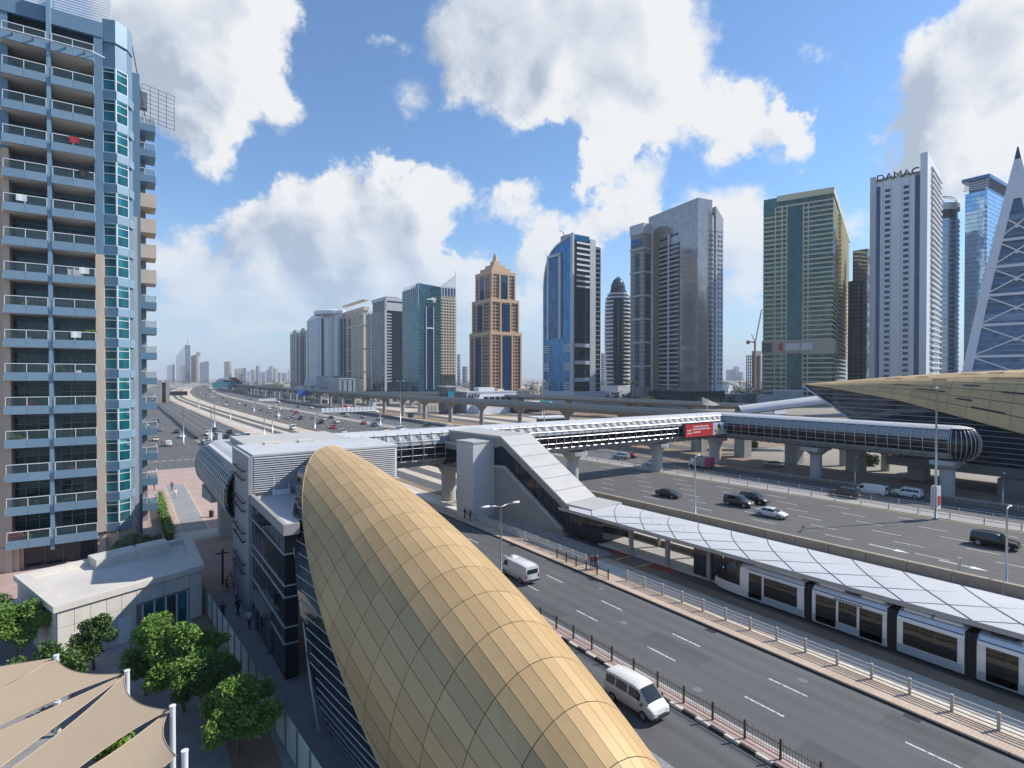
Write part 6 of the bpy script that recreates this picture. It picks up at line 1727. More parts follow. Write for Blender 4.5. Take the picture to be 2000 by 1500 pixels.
T.p('pinnacle', MB().cyl((cx, cy), 3.0, z3 + 14, z3 + 20, 12, 2.2).cyl((cx, cy), 2.0, z3 + 20, z3 + 24, 12, .3), tanb_, 40)

# blue tower with curved shoulder
T = Tower('curved_tower', 'blue glass tower with curved shoulder and white framed side', 1062, 1118, 1172, 480, 455)
zs, zt = T.z(565), T.z(455)
prof = [(0, 0), (T.wL, 0)] + [(T.wL * u, T.z(y)) for u, y in ((1, 548), (.97, 525), (.92, 508), (.84, 492), (.72, 480), (.55, 471), (.3, 464), (0, 457))]
def yz_prism(prof, x0, x1):
    k = len(prof)
    return MB().add([(x0, y, z) for y, z in prof] + [(x1, y, z) for y, z in prof], [tuple(reversed(range(k))), tuple(range(k, 2 * k))] + [(i, (i + 1) % k, k + (i + 1) % k, k + i) for i in range(k)])
T.p('glass_body', yz_prism([(y, z) for y, z in prof], .5, T.wR * .6), facade_glass('glass_bright_blue', (.03, .16, .33), .04, .4, (3, 3, 3.6), .014, .3, .04, (.08, .2, .3)))
T.p('shoulder_rim', MB().tube([(.2, y, z) for y, z in prof[1:]], .9, 6), wht2)
T.p('corner_frame', MB().box(-.3, 1.2, -.6, 2.4, 0, zt), wht2)
T.p('glass_panel', MB().box(-.6, .5, T.wL * .45, T.wL * .80, T.z(655), T.z(495)), gb)
T.p('panel_frame', MB().box(-.9, .4, T.wL * .80, T.wL * .86, T.z(660), T.z(490)).box(-.9, .4, T.wL * .38, T.wL * .45, T.z(660), T.z(490)).box(-.9, .4, T.wL * .38, T.wL * .86, T.z(493), T.z(488)), wht2)
for za, zb in ((T.z(668), T.z(655)), (T.z(705), T.z(692)), (T.z(745), T.z(730))):
    for k in range(4):
        zz = lerp(za, zb, k / 3) - 8
        T.p('white_band', MB().box(-.5, .6, T.wL * .78, T.wL, zz, zz + 1.0), wht2); T.p('white_band', MB().box(-.5, .6, 0, T.wL * .28, zz, zz + 1.0), wht2)
T.p('side_block', MB().box(1.2, T.wR * .62, -.3, 12, 0, zt - 6), gdark)
T.bands(wht_, T.z(560), T.z(465), 4.4, 1.5, .6, 'balcony_band', y0=-.9, y1=6, x0=4, x1=T.wR * .60)
T.bands(wht2, 4, T.z(655), 14, 3.0, .6, 'balcony_band', y0=-.8, y1=6, x0=2, x1=T.wR * .60)
T.p('white_slab', yz_prism([(-1, 0), (8, 0), (8, T.z(468)), (-1, T.z(462))], T.wR * .60, T.wR * .80), wht2)
T.p('dark_slab', MB().box(T.wR * .80, T.wR, -.4, 14, 0, T.z(475)), gdark)
T.bands(grey_, 8, T.z(478), 4, .7, .3, 'dark_band', y0=-.6, y1=14.2, x0=T.wR * .80, x1=T.wR + .2)
T.p('podium', MB().box(-2, T.wR + 2, -4, T.wL + 2, 0, 10), wht2); T.p('roof_plant', MB().box(3, 12, T.wL * .2, T.wL * .5, zt - 8, zt + 1), grey_)
cr2 = thing('roof_crane', 'small dark crane arm on the roof of the curved blue tower', 'crane', tuple(Matrix.Rotation(T.rz, 3, 'Z') @ Vector((6, T.wL * .4, 0)) + Vector(T.loc) + Vector((0, 0, zt - 1))), T.rz)
part(cr2, 'arm', MB().bar((0, 0, 0), (0, 4, 6), .5).bar((0, 4, 6), (0, 9, 9), .35), M['dark_metal'], local=True)
part(cr2, 'cab', MB().box(-1, 1, -1.5, 1.5, -1, 1.2), M['dark_metal'], local=True)

# pointed white-ribbed tower
T = Tower('ribbed_tower', 'curved grey tower with white floor ribs and pointed glass top', 1183, 1207, 1233, 560, 560)
r0 = (T.wR + T.wL) * .34
def ell(z):
    t = z / T.h
    return r0 * (.88 + .22 * math.sin(t * 2.6)) * (1 if t < .9 else max(.35, 1 - (t - .9) * 4))
cx, cy = r0, r0
T.p('glass_body', MB().loft([[(cx + ell(z) * math.cos(a), cy + ell(z) * math.sin(a), z) for a in np.linspace(0, 2 * math.pi, 24, endpoint=False)] for z in np.linspace(0, T.h, 24)]), gdark, True)
for k in range(3, int(T.h / 3.9)):
    z = k * 3.9; e_ = ell(z) + .6
    T.p('floor_rib', MB().cyl((cx, cy), e_, z, z + 1.7, 20), wht_)
T.p('dark_strip', MB().loft([[(cx + (ell(z) + 1.1) * math.cos(a), cy + (ell(z) + 1.1) * math.sin(a), z) for a in np.linspace(3.6, 4.3, 6)] for z in np.linspace(14, T.h * .9, 12)], cap=False, close=False), gdark)
T.p('pointed_top', MB().loft([[(cx + k * r0 * .75 * math.cos(a), cy + k * r0 * .55 * math.sin(a), T.h + z) for a in np.linspace(0, 2 * math.pi, 16, endpoint=False)] for z, k in ((-4, 1.0), (4, .9), (9, .6), (13, .08))]), ggrey, True)
T.p('base', MB().box(-2, 2 * r0 + 2, -2, 2 * r0 + 2, 0, 13), wht_)

# slim brown and teal tower, and the large silver tower in front
T = Tower('slim_tower', 'slim brown tower with teal glass strip left of the silver tower', 1231, 1256, 1272, 436, 455)
T.body(brown_ if False else mat('tower_mauve_stone', (.30, .25, .23), .7, var=.08, scale=.05)); T.stripL(gteal, .3, .62, 14, T.h - 24, .4); T.bands(wht2, 14, T.h - 20, 3.7, .5, .25)
for zz in np.arange(30, T.h - 10, 19): T.p('belt', MB().box(-.8, T.wR, -.8, T.wL + .6, zz, zz + 1.3), wht2)
T.p('top', MB().box(-.6, T.wR, -.6, T.wL + .6, T.h - 8, T.h), wht2); T.stripL(gb, .1, .9, T.h - 18, T.h - 12, .7); T.stripR(ggrey, .2, .8, 14, T.h - 24, .4)
S = Tower('silver_tower', 'broad silver reflective tower with dark central balcony strip', 1266, 1362, 1412, 387, 420, 490)
S.p('main_slab', MB().prism([(0, 0), (14, 0), (14, S.wL), (0, S.wL)], 0, [S.z(387)] * 4), gsilver)
S.p('balcony_recess', MB().box(-.25, .2, S.wL * .34, S.wL * .76, 14, S.z(462)), gdark)
S.bands(wht2, 15, S.z(465), 3.6, 1.1, .8, 'balcony', y0=S.wL * .345, y1=S.wL * .75, x1=.5)
S.p('centre_mullion', MB().box(-1.1, 0, S.wL * .545, S.wL * .56, 12, S.z(440)), wht_)
S.p('top_slot', MB().box(-.3, .1, S.wL * .36, S.wL * .52, S.z(446), S.z(442)), gdark); S.p('top_slot', MB().box(-.3, .1, S.wL * .58, S.wL * .74, S.z(449), S.z(445)), gdark)
S.p('side_recess', MB().box(14, S.wR * .36, 1.5, S.wL * .8, 0, S.z(400)), gdark)
S.bands(wht2, 12, S.z(402), 3.6, 1.2, .4, 'side_balcony', y0=.4, y1=4, x0=13.9, x1=S.wR * .36)
for u0, u1, yt in ((.36, .62, 400), (.70, .99, 398)):
    x0, x1 = S.wR * u0, S.wR * u1
    S.p('white_wing', MB().prism([(x0, 0), (x1, 0), (x1, S.wL * .7), (x0, S.wL * .7)], 0, [S.z(yt), S.z(yt + 22), S.z(yt + 22), S.z(yt)]), wht2)
    wn = MB()
    for zz in np.arange(16, S.z(450), 3.6):
        for u in (.3, .68): wn.box(lerp(x0, x1, u), lerp(x0, x1, u) + 1.2, -.12, .1, zz, zz + 1.5)
    S.p('small_windows', wn, gdark, kind='stuff')
    for zz in np.arange(20, S.z(430), 14): S.p('joint_line', MB().box(x0 - .1, x1 + .1, -.2, .1, zz, zz + .35), grey_)
S.p('wing_gap', MB().box(S.wR * .62, S.wR * .70, 2, S.wL * .7, 0, S.z(412)), gdark)
S.bands(wht2, 10, S.z(414), 3.6, 1.0, .2, 'gap_balcony', y0=1, y1=3, x0=S.wR * .62, x1=S.wR * .70)
S.p('entrance', MB().prism([(S.wR * .45, -.3), (S.wR * .9, -.3), (S.wR * .9, .2), (S.wR * .45, .2)], 2, [10, 10, 10, 10]), gdark)
S.p('podium', MB().box(-8, S.wR, -2, S.wL + 4, 0, 11), gdark)

# green banded tower with sign belt
Gt = Tower('green_tower', 'green glass tower with cream floor bands and a sign belt', 1490, 1625, 1657, 370, 440, -628)
Gt.body(ggreen); Gt.bands(cream_, 6, Gt.h - 6, 3.75, 1.15, .35)
Gt.stripL(facade_glass('glass_sea_green', (.012, .085, .09), .04, .2, (2, 2, 3.75), .01, .3), .42, .64, 4, Gt.h - 9, .9)
for u in (.34, .41, .65, .72, .82): Gt.piersL(cream_, (u,), .8, .8, 4, Gt.h - 8, 'cream_pier')
Gt.stripL(facade_glass('glass_sea_green2', (.03, .14, .15), .04, .2, (2, 2, 3.75), .01, .3), .80, 1.0, Gt.h - 12, Gt.h - 1, .5)
Gt.p('cornice', MB().box(-.8, Gt.wR + .8, -.8, Gt.wL * .80, Gt.h - 3.5, Gt.h + 1.2), cream_)
bel = Gt.p('sign_belt', MB().box(-1.3, Gt.wR + .8, -1.3, Gt.wL + .8, Gt.z(689), Gt.z(662)), mat('belt_tan', (.40, .36, .28), .7, var=.1))
part(bel, 'red_logo', MB().box(-1.5, -1.3, Gt.wL * .70, Gt.wL * .76, Gt.z(683), Gt.z(667)), mat('logo_red', (.45, .05, .05), .5, var=0), local=True)
lt = MB()
for i in range(15):
    if i != 8: lt.box(-1.5, -1.3, Gt.wL * (.66 - i * .026) - 1.2, Gt.wL * (.66 - i * .026), Gt.z(682), Gt.z(668))
part(bel, 'lettering', lt, mat('sign_letter', (.62, .60, .62), .5, var=.3, scale=2), local=True)
for k in range(6): part(bel, 'belt_window', MB().box(-1.45, -1.3, Gt.wL * (.86 + k * .024), Gt.wL * (.86 + k * .024) + 1.2, Gt.z(686), Gt.z(666)), gdark, local=True)
for k in range(4):
    bx = MB().box(Gt.wR * .3, Gt.wR * .62, -2.6, 0, 0, 1.1).mesh('corner_balcony', cream_)
z = 20
bmsh = MB().box(Gt.wR * .25, Gt.wR * .75, -2.4, 0, 0, 1.2).mesh('corner_balcony', cream_)
while z < Gt.h - 8: link('corner_balcony', bmsh, Gt.t, loc=(0, 0, z), world_space=False); z += 3.75
Gt.p('podium', MB().box(-6, Gt.wR + 12, -14, Gt.wL + 4, 0, 7), wht2)
cab = thing('service_block', 'small blue-grey service block in front of the green tower', 'building', tuple(Vector(Gt.loc) + Matrix.Rotation(Gt.rz, 3, 'Z') @ Vector((-40, 16, 0))), Gt.rz)
part(cab, 'wall', MB().box(0, 10, 0, 20, 0, 11), grey_, local=True); part(cab, 'roof_edge', MB().box(-.3, 10.3, -.3, 20.3, 11, 12), wht2, local=True)

# mirrored slab, white windowed tower, round tower, blue block, braced pyramid
T = Tower('mirrored_tower', 'dark mirrored tower between green and white towers', 1664, 1692, 1703, 486, 520)
T.body(gsilver if False else facade_glass('glass_bronze', (.34, .36, .36), .05, .75, (3, 3, 3.6), .015, .25, .05, (.25, .26, .26))); T.stripL(gdark, .25, .48, 0, T.h * .78, .5); T.bands(grey_, 10, T.h, 3.8, .4, .15); T.p('top_step', MB().box(0, T.wR, T.wL * .6, T.wL + 4, 0, T.h * .8), ggrey)
D_ = Tower('white_tower', 'tall white tower with two window columns and blue glass strips', 1702, 1806, 1834, 320, 420, -136)
D_.body(wht_, D_.z(332)); H_ = D_.z(332)
D_.p('corner_fin', MB().box(-1.6, D_.wR * .9, -1.0, D_.wL * .10, 0, D_.z(300)), wht_)
D_.p('corner_fin', MB().box(-1.6, 6, D_.wL * .93, D_.wL + 1.5, 0, D_.z(327)), wht2)
D_.stripL(gnavy, .11, .20, 4, H_ - 3, .25); D_.stripL(gnavy, .85, .92, 4, H_ - 6, .25)
wm = MB().box(-.2, .1, -1.7, 1.7, 0, 2.3).mesh('window', gdark)
ws = MB().box(-.35, .12, -1.9, 1.9, -.45, -.05).mesh('window_sill', wht_)
z = 8
while z < H_ - 9:
    for u in (.36, .71):
        w = link('window', wm, D_.t, loc=(0, D_.wL * u, z), world_space=False); link('window_sill', ws, w, world_space=False)
    z += 4.35
for u in (.29, .45, .64, .80): D_.piersL(wht2, (u,), .5, .12, 0, H_, 'wall_rib')
D_.bands(gdark, 8, D_.z(318), 4.35, 1.9, 0, 'side_window_band', y0=-1.25, y1=-.9, x0=D_.wR * .25, x1=D_.wR * .8)
D_.bands(wht_, 6.2, D_.z(318), 4.35, 1.2, 0, 'side_balcony', y0=-2.4, y1=-.9, x0=D_.wR * .2, x1=D_.wR * .9)
def text_mesh(txt, size, extr):
    cu = bpy.data.curves.new('text', 'FONT')
    cu.body, cu.size, cu.extrude, cu.align_x = txt, size, extr, 'CENTER'
    o = bpy.data.objects.new('text', cu); COL.objects.link(o)
    bpy.context.view_layer.update()
    me = bpy.data.meshes.new_from_object(o.evaluated_get(bpy.context.evaluated_depsgraph_get()))
    bpy.data.objects.remove(o)
    return me
def letters(txt, parent, loc, rot, size, m_, name='lettering', extr=.3, sx=1.0):
    me = text_mesh(txt, size, extr)
    me.materials.clear(); me.materials.append(m_)
    o = bpy.data.objects.new(name, me); COL.objects.link(o); o.parent = parent
    o.location, o.rotation_euler, o.scale = loc, rot, (sx, 1, 1)
    return o
letters('DAMAC', D_.t, (-.8, D_.wL * .52, H_ - 2.2), (R(90), 0, -R(90)), 7.0, M['dark_metal'], extr=.9, sx=1.12)
T = Tower('round_tower', 'round grey glass tower with open ring crown', 1834, 1858, 1882, 392, 500)
rr = (T.wR + T.wL) * .38
T.p('glass_body', MB().cyl((rr, rr), rr, 0, T.h - 14, 40), gmir, 40)
rm = MB().cyl((rr, rr), rr + .4, 0, .7, 32).mesh('floor_ring', wht2)
z = 6
while z < T.h - 16: link('floor_ring', rm, T.t, loc=(0, 0, z), world_space=False); z += 4.2
T.p('crown', MB().cyl((rr, rr), rr * .92, T.h - 14, T.h - 6, 32), gdark); T.p('crown_ring', MB().cyl((rr, rr), rr * 1.02, T.h - 6, T.h, 32), wht2)
for k in range(7): T.p('crown_rib', MB().tube([(rr + rr * .98 * math.cos(a) * math.cos(t), rr + rr * .98 * math.sin(a) * math.cos(t), T.h + rr * .6 * math.sin(t)) for t in np.linspace(0, 1.5, 7) for a in (k * .9,)], .5, 5), wht2)
T = Tower('blue_block_tower', 'pale blue mirrored tower with overhanging roof plate', 1882, 1925, 1975, 372, 480)
T.body(facade_glass('glass_sky', (.30, .46, .62), .04, .75, (3, 3, 3.8), .012, .12, .05, (.35, .5, .62))); T.bands(gb, 10, T.h, 3.8, .35, .12)
T.p('roof_plate', MB().box(-5, T.wR + 4, -3, T.wL + 1.0, T.h + 9, T.h + 12).box(2, T.wR, 2, T.wL - 2, T.h, T.h + 9), gb)
for k in range(4): T.p('roof_fin', MB().box(-4.4 + k * .5, -3.8 + k * .5, -2, T.wL, T.h + 1.5 + k * 2, T.h + 2.2 + k * 2), wht2)
PD = 330
pa_ = frame(1900, 1984, 2060, PD, -250)
py = thing('braced_pyramid_tower', 'pointed tower with white A-frame and crossed braces on blue glass', 'tower', pa_[0], pa_[1])
hz = CAM_H + (738 - 272) * PD / F_PX
W2 = (1984 - 1898) / F_PX * PD * 1.08
def ppt(u, z, d=0.0):
    """u -1..1 across the face, z height; the face leans to the apex"""
    k = 1 - (z / hz) ** 1.15
    return (d + (1 - k) * W2 * .55, -u * W2 * max(k, .01), z)
part(py, 'glass_face', MB().grid(lambda z, u: ppt(u, z, .4), np.linspace(0, hz * .96, 26), np.linspace(-1, 1, 9)), facade_glass('glass_steel_blue', (.07, .12, .18), .05, .4, (3, 3, 3.7), .012, .3, .09, (.25, .3, .36)), local=True)
part(py, 'back', MB().grid(lambda z, s_: (lerp(ppt(-1, z)[0], W2 * 1.6 * (1 - z / hz) + W2 * .55, s_), ppt(-1, z)[1] * (1 - .2 * s_), z), np.linspace(0, hz * .96, 20), [0, 1]), gdark, local=True)
for s_ in (-1, 1):
    part(py, 'a_frame_leg', MB().loft([[ppt(s_, z, -.9), ppt(s_ * (1 - 4.6 / max(4.7, W2 * (1 - (z / hz) ** 1.15))), z, -.9), ppt(s_ * (1 - 4.6 / max(4.7, W2 * (1 - (z / hz) ** 1.15))), z, .6), ppt(s_, z, .6)] for z in np.linspace(0, hz * .95, 20)]), wht_, local=True)
zz = [14, 34, 53, 71, 88, 104, 119]
for a, c in zip(zz[:-1], zz[1:]):
    part(py, 'cross_beam', MB().bar(ppt(-.98, a, -.6), ppt(.98, a, -.6), 1.0, 1.6), wht_, local=True)
    for s_ in (-1, 1): part(py, 'brace', MB().bar(ppt(-.9 * s_, a, -.5), ppt(.9 * s_, c, -.5), .8), wht_, local=True)
    part(py, 'brace_hub', MB().bar(tuple(Vector(ppt(0, (a + c) / 2, -1.1))), tuple(Vector(ppt(0, (a + c) / 2, -.2))), 1.6), wht_, local=True)
    for k in range(1, 5):
        z = lerp(a, c, k / 5); part(py, 'floor_line', MB().bar(ppt(-.95, z, .1), ppt(.95, z, .1), .3), grey_, local=True)
part(py, 'apex', MB().loft([[ppt(-1, z, -.8), ppt(1, z, -.8), ppt(1, z, 3), ppt(-1, z, 3)] for z in np.linspace(hz * .80, hz * .90, 4)]), wht_, local=True)
part(py, 'apex_tip', MB().loft([[ppt(-1, z, -.6), ppt(1, z, -.6), ppt(1, z, 2), ppt(-1, z, 2)] for z in (hz * .90, hz * .95, hz * .998)]), gnavy, local=True)
for k in range(30):
    z = 6 + k * 3.7
    if z < hz * .8: part(py, 'side_band', MB().bar(tuple(Vector(ppt(-1, z, .2)) + Vector((0, .3, 0))), tuple(Vector(ppt(-1, z, .2)) + Vector((W2 * .5, -2 + .3, 0))), .8, .6), wht2, local=True)
lw = Tower('tower_annex', 'blue banded wing leaning on the left of the braced tower', 1893, 1912, 1960, 640, 350)
lw.body(gb); lw.bands(wht2, 6, lw.h, 3.8, .8, .3)

# ---------------------------------------------------------------- low buildings along the far side
def lowbox(name, label, xl, xc, xr, D, h, m_, vp=245.0, cat='building'):
    loc, rz, wL, wR = frame(xl, xc, xr, D, vp)
    t = thing(name, label, cat, loc, rz)
    t['w'] = 0
    del t['w']
    part(t, 'wall', MB().box(0, wR, 0, wL, 0, h), m_, local=True)
    part(t, 'roof_edge', MB().box(-.3, wR + .3, -.3, wL + .3, h, h + .7), wht2, local=True)
    return t, wL, wR
t, wL, wR = lowbox('showroom', 'white showroom with dark sign letters and ribbon windows', 888, 912, 1008, 330, 12.2, wht_)
for k in range(5): part(t, 'window', MB().box(wR * (.33 + k * .115), wR * (.33 + k * .115) + wR * .095, -.2, .1, 7.6, 9.6), gdark, local=True)
part(t, 'grey_side', MB().box(-.25, .1, 0, wL, 0, 12), grey_, local=True)
part(t, 'roof_house', MB().box(wR * .3, wR * .62, 4, 10, 12.9, 15.2), wht_, local=True)
part(t, 'lower_wing', MB().box(wR * .1, wR * 1.25, -8, 0, 0, 5.2), wht_, local=True)
part(t, 'lower_canopy', MB().box(wR * .7, wR * 1.45, -16, -2, 5.6, 6.4), wht_, local=True)
part(t, 'lower_windows', MB().box(wR * .72, wR * 1.40, -12, -3, .5, 5.4), gdark, local=True)
letters('ASTV', t, (wR * .13, -.3, 9.0), (R(90), 0, 0), 3.6, M['dark_metal'], sx=1.0)
t2, wL, wR = lowbox('glazed_kiosk_building', 'narrow grey glazed building with teal sign beside the teal tower', 857, 872, 890, 330, 15.5, ggrey)
part(t2, 'teal_sign', MB().box(wR * .1, wR * .8, -.6, 0, 8.6, 13.2), mat('teal_sign', (.02, .22, .35), .4, var=.05), local=True)
t3, wL, wR = lowbox('beige_depot', 'low beige building beside the flyover', 816, 822, 856, 340, 6.2, beige_)
for k in range(5): part(t3, 'bay', MB().box(wR * (.08 + k * .18), wR * (.2 + k * .18), -.15, .1, .3, 4), wht2, local=True)
t4, wL, wR = lowbox('grey_podium', 'pale grey podium block below the white banded towers', 643, 662, 694, 470, 20, grey_)
for k in range(3): part(t4, 'dark_joint', MB().box(wR * (.2 + k * .3), wR * (.26 + k * .3), -.15, .1, 0, 19), gdark, local=True)
t5, wL, wR = lowbox('white_hut', 'small white building on the flyover approach', 722, 728, 735, 350, 6.5, wht_)
t6, wL, wR = lowbox('carport', 'long white carport roof beyond the viaduct', 1048, 1052, 1106, 250, 2.4, gdark)
part(t6, 'roof', MB().box(-1, wR + 1, -2, 7, 3.0, 3.5), wht_, local=True)
t7, wL, wR = lowbox('grey_warehouse', 'grey flat building with white parapet right of the silver tower', 1448, 1456, 1536, 300, 4.5, grey_)
part(t7, 'white_end', MB().box(wR * .68, wR * 1.0, -.3, .1, .5, 5), wht_, local=True)
t8, wL, wR = lowbox('low_block', 'low dark block at the foot of the construction site', 1412, 1420, 1492, 470, 7, grey_)
cs = thing('construction_frame', 'unfinished concrete frame building behind the green tower', 'construction site', frame(1458, 1470, 1490, 640)[0], frame(1458, 1470, 1490, 640)[1])
_, _, wL, wR = frame(1458, 1470, 1490, 640)
for k in range(12): part(cs, 'floor_slab', MB().box(0, wR, 0, wL, 5 + k * 3.7, 5.5 + k * 3.7), M['concrete_dk'], local=True)
for u in (0, .33, .66, .96):
    part(cs, 'column', MB().box(wR * u, wR * u + .8, 0, .8, 0, 47), M['concrete_dk'], local=True); part(cs, 'column', MB().box(0, .8, wL * u, wL * u + .8, 0, 47), M['concrete_dk'], local=True)
part(cs, 'core', MB().box(wR * .45, wR, wL * .3, wL * .9, 0, 52), grey_, local=True)
tc_ = thing('tower_crane', 'red and white luffing tower crane above the construction frame', 'crane', cs.location[:], 0)
x, y = cs.location[0] - 2, cs.location[1] - 4
crm = mat('crane_red', (.42, .20, .16), .5, var=.1)
part(tc_, 'mast', MB().bar((x, y, 0), (x, y, 62), 1.6), crm)
part(tc_, 'jib', MB().bar((x, y, 60), (x + RX * 6 + 2, y + RY * 6, 98), 1.0), M['white_metal'])
part(tc_, 'counter_jib', MB().bar((x, y, 61), (x - RX * 8, y - RY * 8, 62), 1.2).bar((x - RX * 8, y - RY * 8, 59), (x - RX * 8, y - RY * 8, 63), 2.5), crm)
part(tc_, 'a_frame', MB().bar((x, y, 61), (x - RX * 4, y - RY * 4, 70), .6), crm)

# ---------------------------------------------------------------- distant city on the left and behind
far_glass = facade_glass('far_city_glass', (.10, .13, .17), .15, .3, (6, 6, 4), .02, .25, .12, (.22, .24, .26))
def fart(label, xl, xc, xr, yt, D, m_=None, bands=True, name='distant_tower'):
    T = Tower(name, label, xl, xc, xr, yt, D)
    T.t['group'] = 'distant skyline towers'
    T.body(m_ or far_glass)
    if bands: T.bands(wht2, 15, T.h - 3, max(6, (T.h - 15) / 14), 1.6, .5)
    return T
T = fart('distant glass tower with slanted roof and thin spire', 344, 362, 372, 690, 2600, bands=False)
T.p('slanted_top', MB().prism([(0, 0), (T.wR, 0), (T.wR, T.wL), (0, T.wL)], T.h, [T.h + 38, T.h + 38, T.h + 4, T.h + 4]), far_glass); T.p('spire', MB().bar((T.wR * .5, 2, T.h), (T.wR * .5, 2, T.h + 66), 4), wht2)
fart('distant rounded brown tower beside the spired one', 373, 383, 388, 692, 2800, brown_).p('top', MB().box(4, 20, 4, 30, 128, 150), brown_)
fart('distant square tower right of the brown one', 390, 402, 408, 706, 2500)
fart('distant low square tower left of the spired one', 326, 337, 341, 712, 2700)
fart('distant tower with blue cap near the highway bend', 438, 448, 452, 705, 2300, beige_)
fart('distant broad dark block right of the blue-capped tower', 458, 475, 481, 719, 2200)
rnd2 = random.Random(21)
xs_ = 483
k = 0
while xs_ < 566:
    w_ = rnd2.uniform(5, 12)
    fart('small far block in the hazy row before the grey tower pair', xs_, xs_ + w_ * .6, xs_ + w_, rnd2.uniform(714, 730), rnd2.uniform(2400, 3400), rnd2.choice([wht2, beige_, far_glass, wht_, grey_]), name='distant_block'); xs_ += w_ * rnd2.uniform(.7, 1.1); k += 1
for xl, xr, yt in ((893, 899, 692), (903, 913, 716), (1174, 1184, 690), (1418, 1432, 722), (1432, 1444, 716), (1444, 1452, 726)):
    fart('far hazy tower in a skyline gap beside %s' % {893: 'the beige balcony tower', 903: 'the stepped brown tower', 1174: 'the ribbed tower', 1418: 'the silver tower base', 1432: 'the gap beside the silver tower', 1444: 'the crane'}[xl], xl, (xl + xr) / 2, xr, yt, 1500 if xl < 1400 else 4200)
# villas and street trees in the gaps
villa_m = [MB().box(-7, 7, -6, 6, 0, 7).box(-3, 7, -6, 4, 7, 9.5).mesh('wall', m_) for m_ in (wht_, beige_, wht2)]
villa_r = MB().box(-7.4, 7.4, -6.4, 6.4, 7, 7.5).mesh('roof', roofg)
for i in range(70):
    px = rnd2.choice([rnd2.uniform(560, 720), rnd2.uniform(890, 1070), rnd2.uniform(1410, 1500), rnd2.uniform(300, 560)])
    D = rnd2.uniform(560, 1500)
    x, y = FX * D + RX * (px - 1000) / F_PX * D, FY * D + RY * (px - 1000) / F_PX * D
    if x - HL(y) < 75: continue
    t = thing('villa', 'tiny pale villa among far trees behind the towers', 'house', (x, y, 0), rnd2.uniform(0, 3), 'far villas')
    link('wall', rnd2.choice(villa_m), t, world_space=False); link('roof', villa_r, t, world_space=False)
wood = MB(); rng = random.Random(9)
for i in range(420):
    px = rng.choice([rng.uniform(480, 760), rng.uniform(880, 1080), rng.uniform(1160, 1240), rng.uniform(1400, 1500), rng.uniform(300, 1000)]); D = rng.uniform(430, 2200)
    x, y = FX * D + RX * (px - 1000) / F_PX * D, FY * D + RY * (px - 1000) / F_PX * D
    if -20 < x - HL(y) < 78 and y < 1500: continue
    if x < HL(y) - 20 and y < 900: continue
    r_ = rng.uniform(3, 6)
    for _ in range(3): leaves(wood, rng, (x + rng.gauss(0, r_ * .6), y + rng.gauss(0, r_ * .6), r_ * .8), (r_, r_, r_ * .8), 16, 2.6)
wood.build('distant_trees', M['leaf_far'], kind='stuff')
for i, (x, y, h, lb) in enumerate(((292, 262, 9, 'round green tree between curved tower and silver tower'), (305, 270, 7, 'smaller green tree beside the round one by the silver tower'), (205, 470, 7, 'dark tree at the foot of the beige tower'), (212, 455, 6, 'low dark tree beside the beige tower foot'), (176, 520, 6, 'street tree near the grey podium'))):
    tree('street_tree', lb, x, y, h, [(0, 0, h * .62, h * .36), (h * .28, 0, h * .55, h * .3), (-h * .25, h * .1, h * .58, h * .3)], 60, .8, M['leaf_dk'] if i > 1 else M['leaf'], 30 + i, trunk=.3)
for i, (x, y) in enumerate(((160, 86), (150, 95), (146, 62))):
    tree('verge_bush', 'dusty bush under the viaduct, %s' % ('farthest', 'middle', 'nearest')[i], x, y, 3, [(0, 0, 1.6, 1.4), (1.2, .6, 1.3, 1.0)], 160, .4, M['leaf_dk'], 50 + i, 'bush')
pm_ = thing('date_palm', 'tall dark palm in front of the silver tower', 'palm', (244, 222, 0))
x, y = 238, 226
part(pm_, 'trunk', MB().tube([(x, y, 0), (x, y, 18)], [.5, .35], 8), M['bark'])
pf = MB()
for k in range(18):
    a = k * 2.4
    for j in range(8):
        t_ = j / 8; c = Vector((x + math.cos(a) * 4 * t_, y + math.sin(a) * 4 * t_, 18 + 1.8 * math.sin(t_ * 3) - t_))
        for s_ in (-1, 1): pf.add([c, c + Vector((-math.sin(a) * .9 * s_, math.cos(a) * .9 * s_, -.6)), c + Vector((math.cos(a) * .6, math.sin(a) * .6, -.2))], [(0, 1, 2)])
part(pm_, 'fronds', pf, M['leaf_dk'])
# overpass, distant station arch and road signs
ov = thing('road_overpass', 'long pale road overpass crossing the highway in the far distance', 'overpass', (60, 1180, 0))
part(ov, 'deck', MB().box(-260, 150, 1176, 1186, 6.5, 9), M['concrete_lt'])
for x in (-180, -120, -60, 0, 60, 120): part(ov, 'pier', MB().box(x - 1.5, x + 1.5, 1178, 1184, 0, 6.5), M['concrete_lt'])
sa = thing('distant_station_arch', 'arched metro station roof at the far end of the viaduct', 'metro station', (150, 1080, 0))
part(sa, 'arch_roof', MB().grid(lambda y, t_: (151 + 17 * math.cos(t_), y, 6 + 16 * math.sin(t_)), np.linspace(1070, 1160, 6), np.linspace(0, math.pi, 14)), M['concrete'], True)
part(sa, 'end_wall', MB().box(138, 164, 1100, 1102, 4, 17), gdark)
def roadsign(name, label, x, y, w_, z0, z1, m_, posts):
    t = thing(name, label, 'road sign', (x, y, 0))
    part(t, 'panel', MB().box(x - w_, x + w_, y - .15, y + .15, z0, z1), m_)
    for p_ in posts: part(t, 'post', MB().box(x + p_ * w_ - .2, x + p_ * w_ + .2, y + .15, y + .5, 0, z1), M['steel'])
bl = mat('sign_blue', (.02, .12, .42), .5, var=.05); tl_ = mat('sign_teal', (.02, .20, .26), .5, var=.05); gn = mat('sign_green', (.01, .22, .18), .5, var=.05)
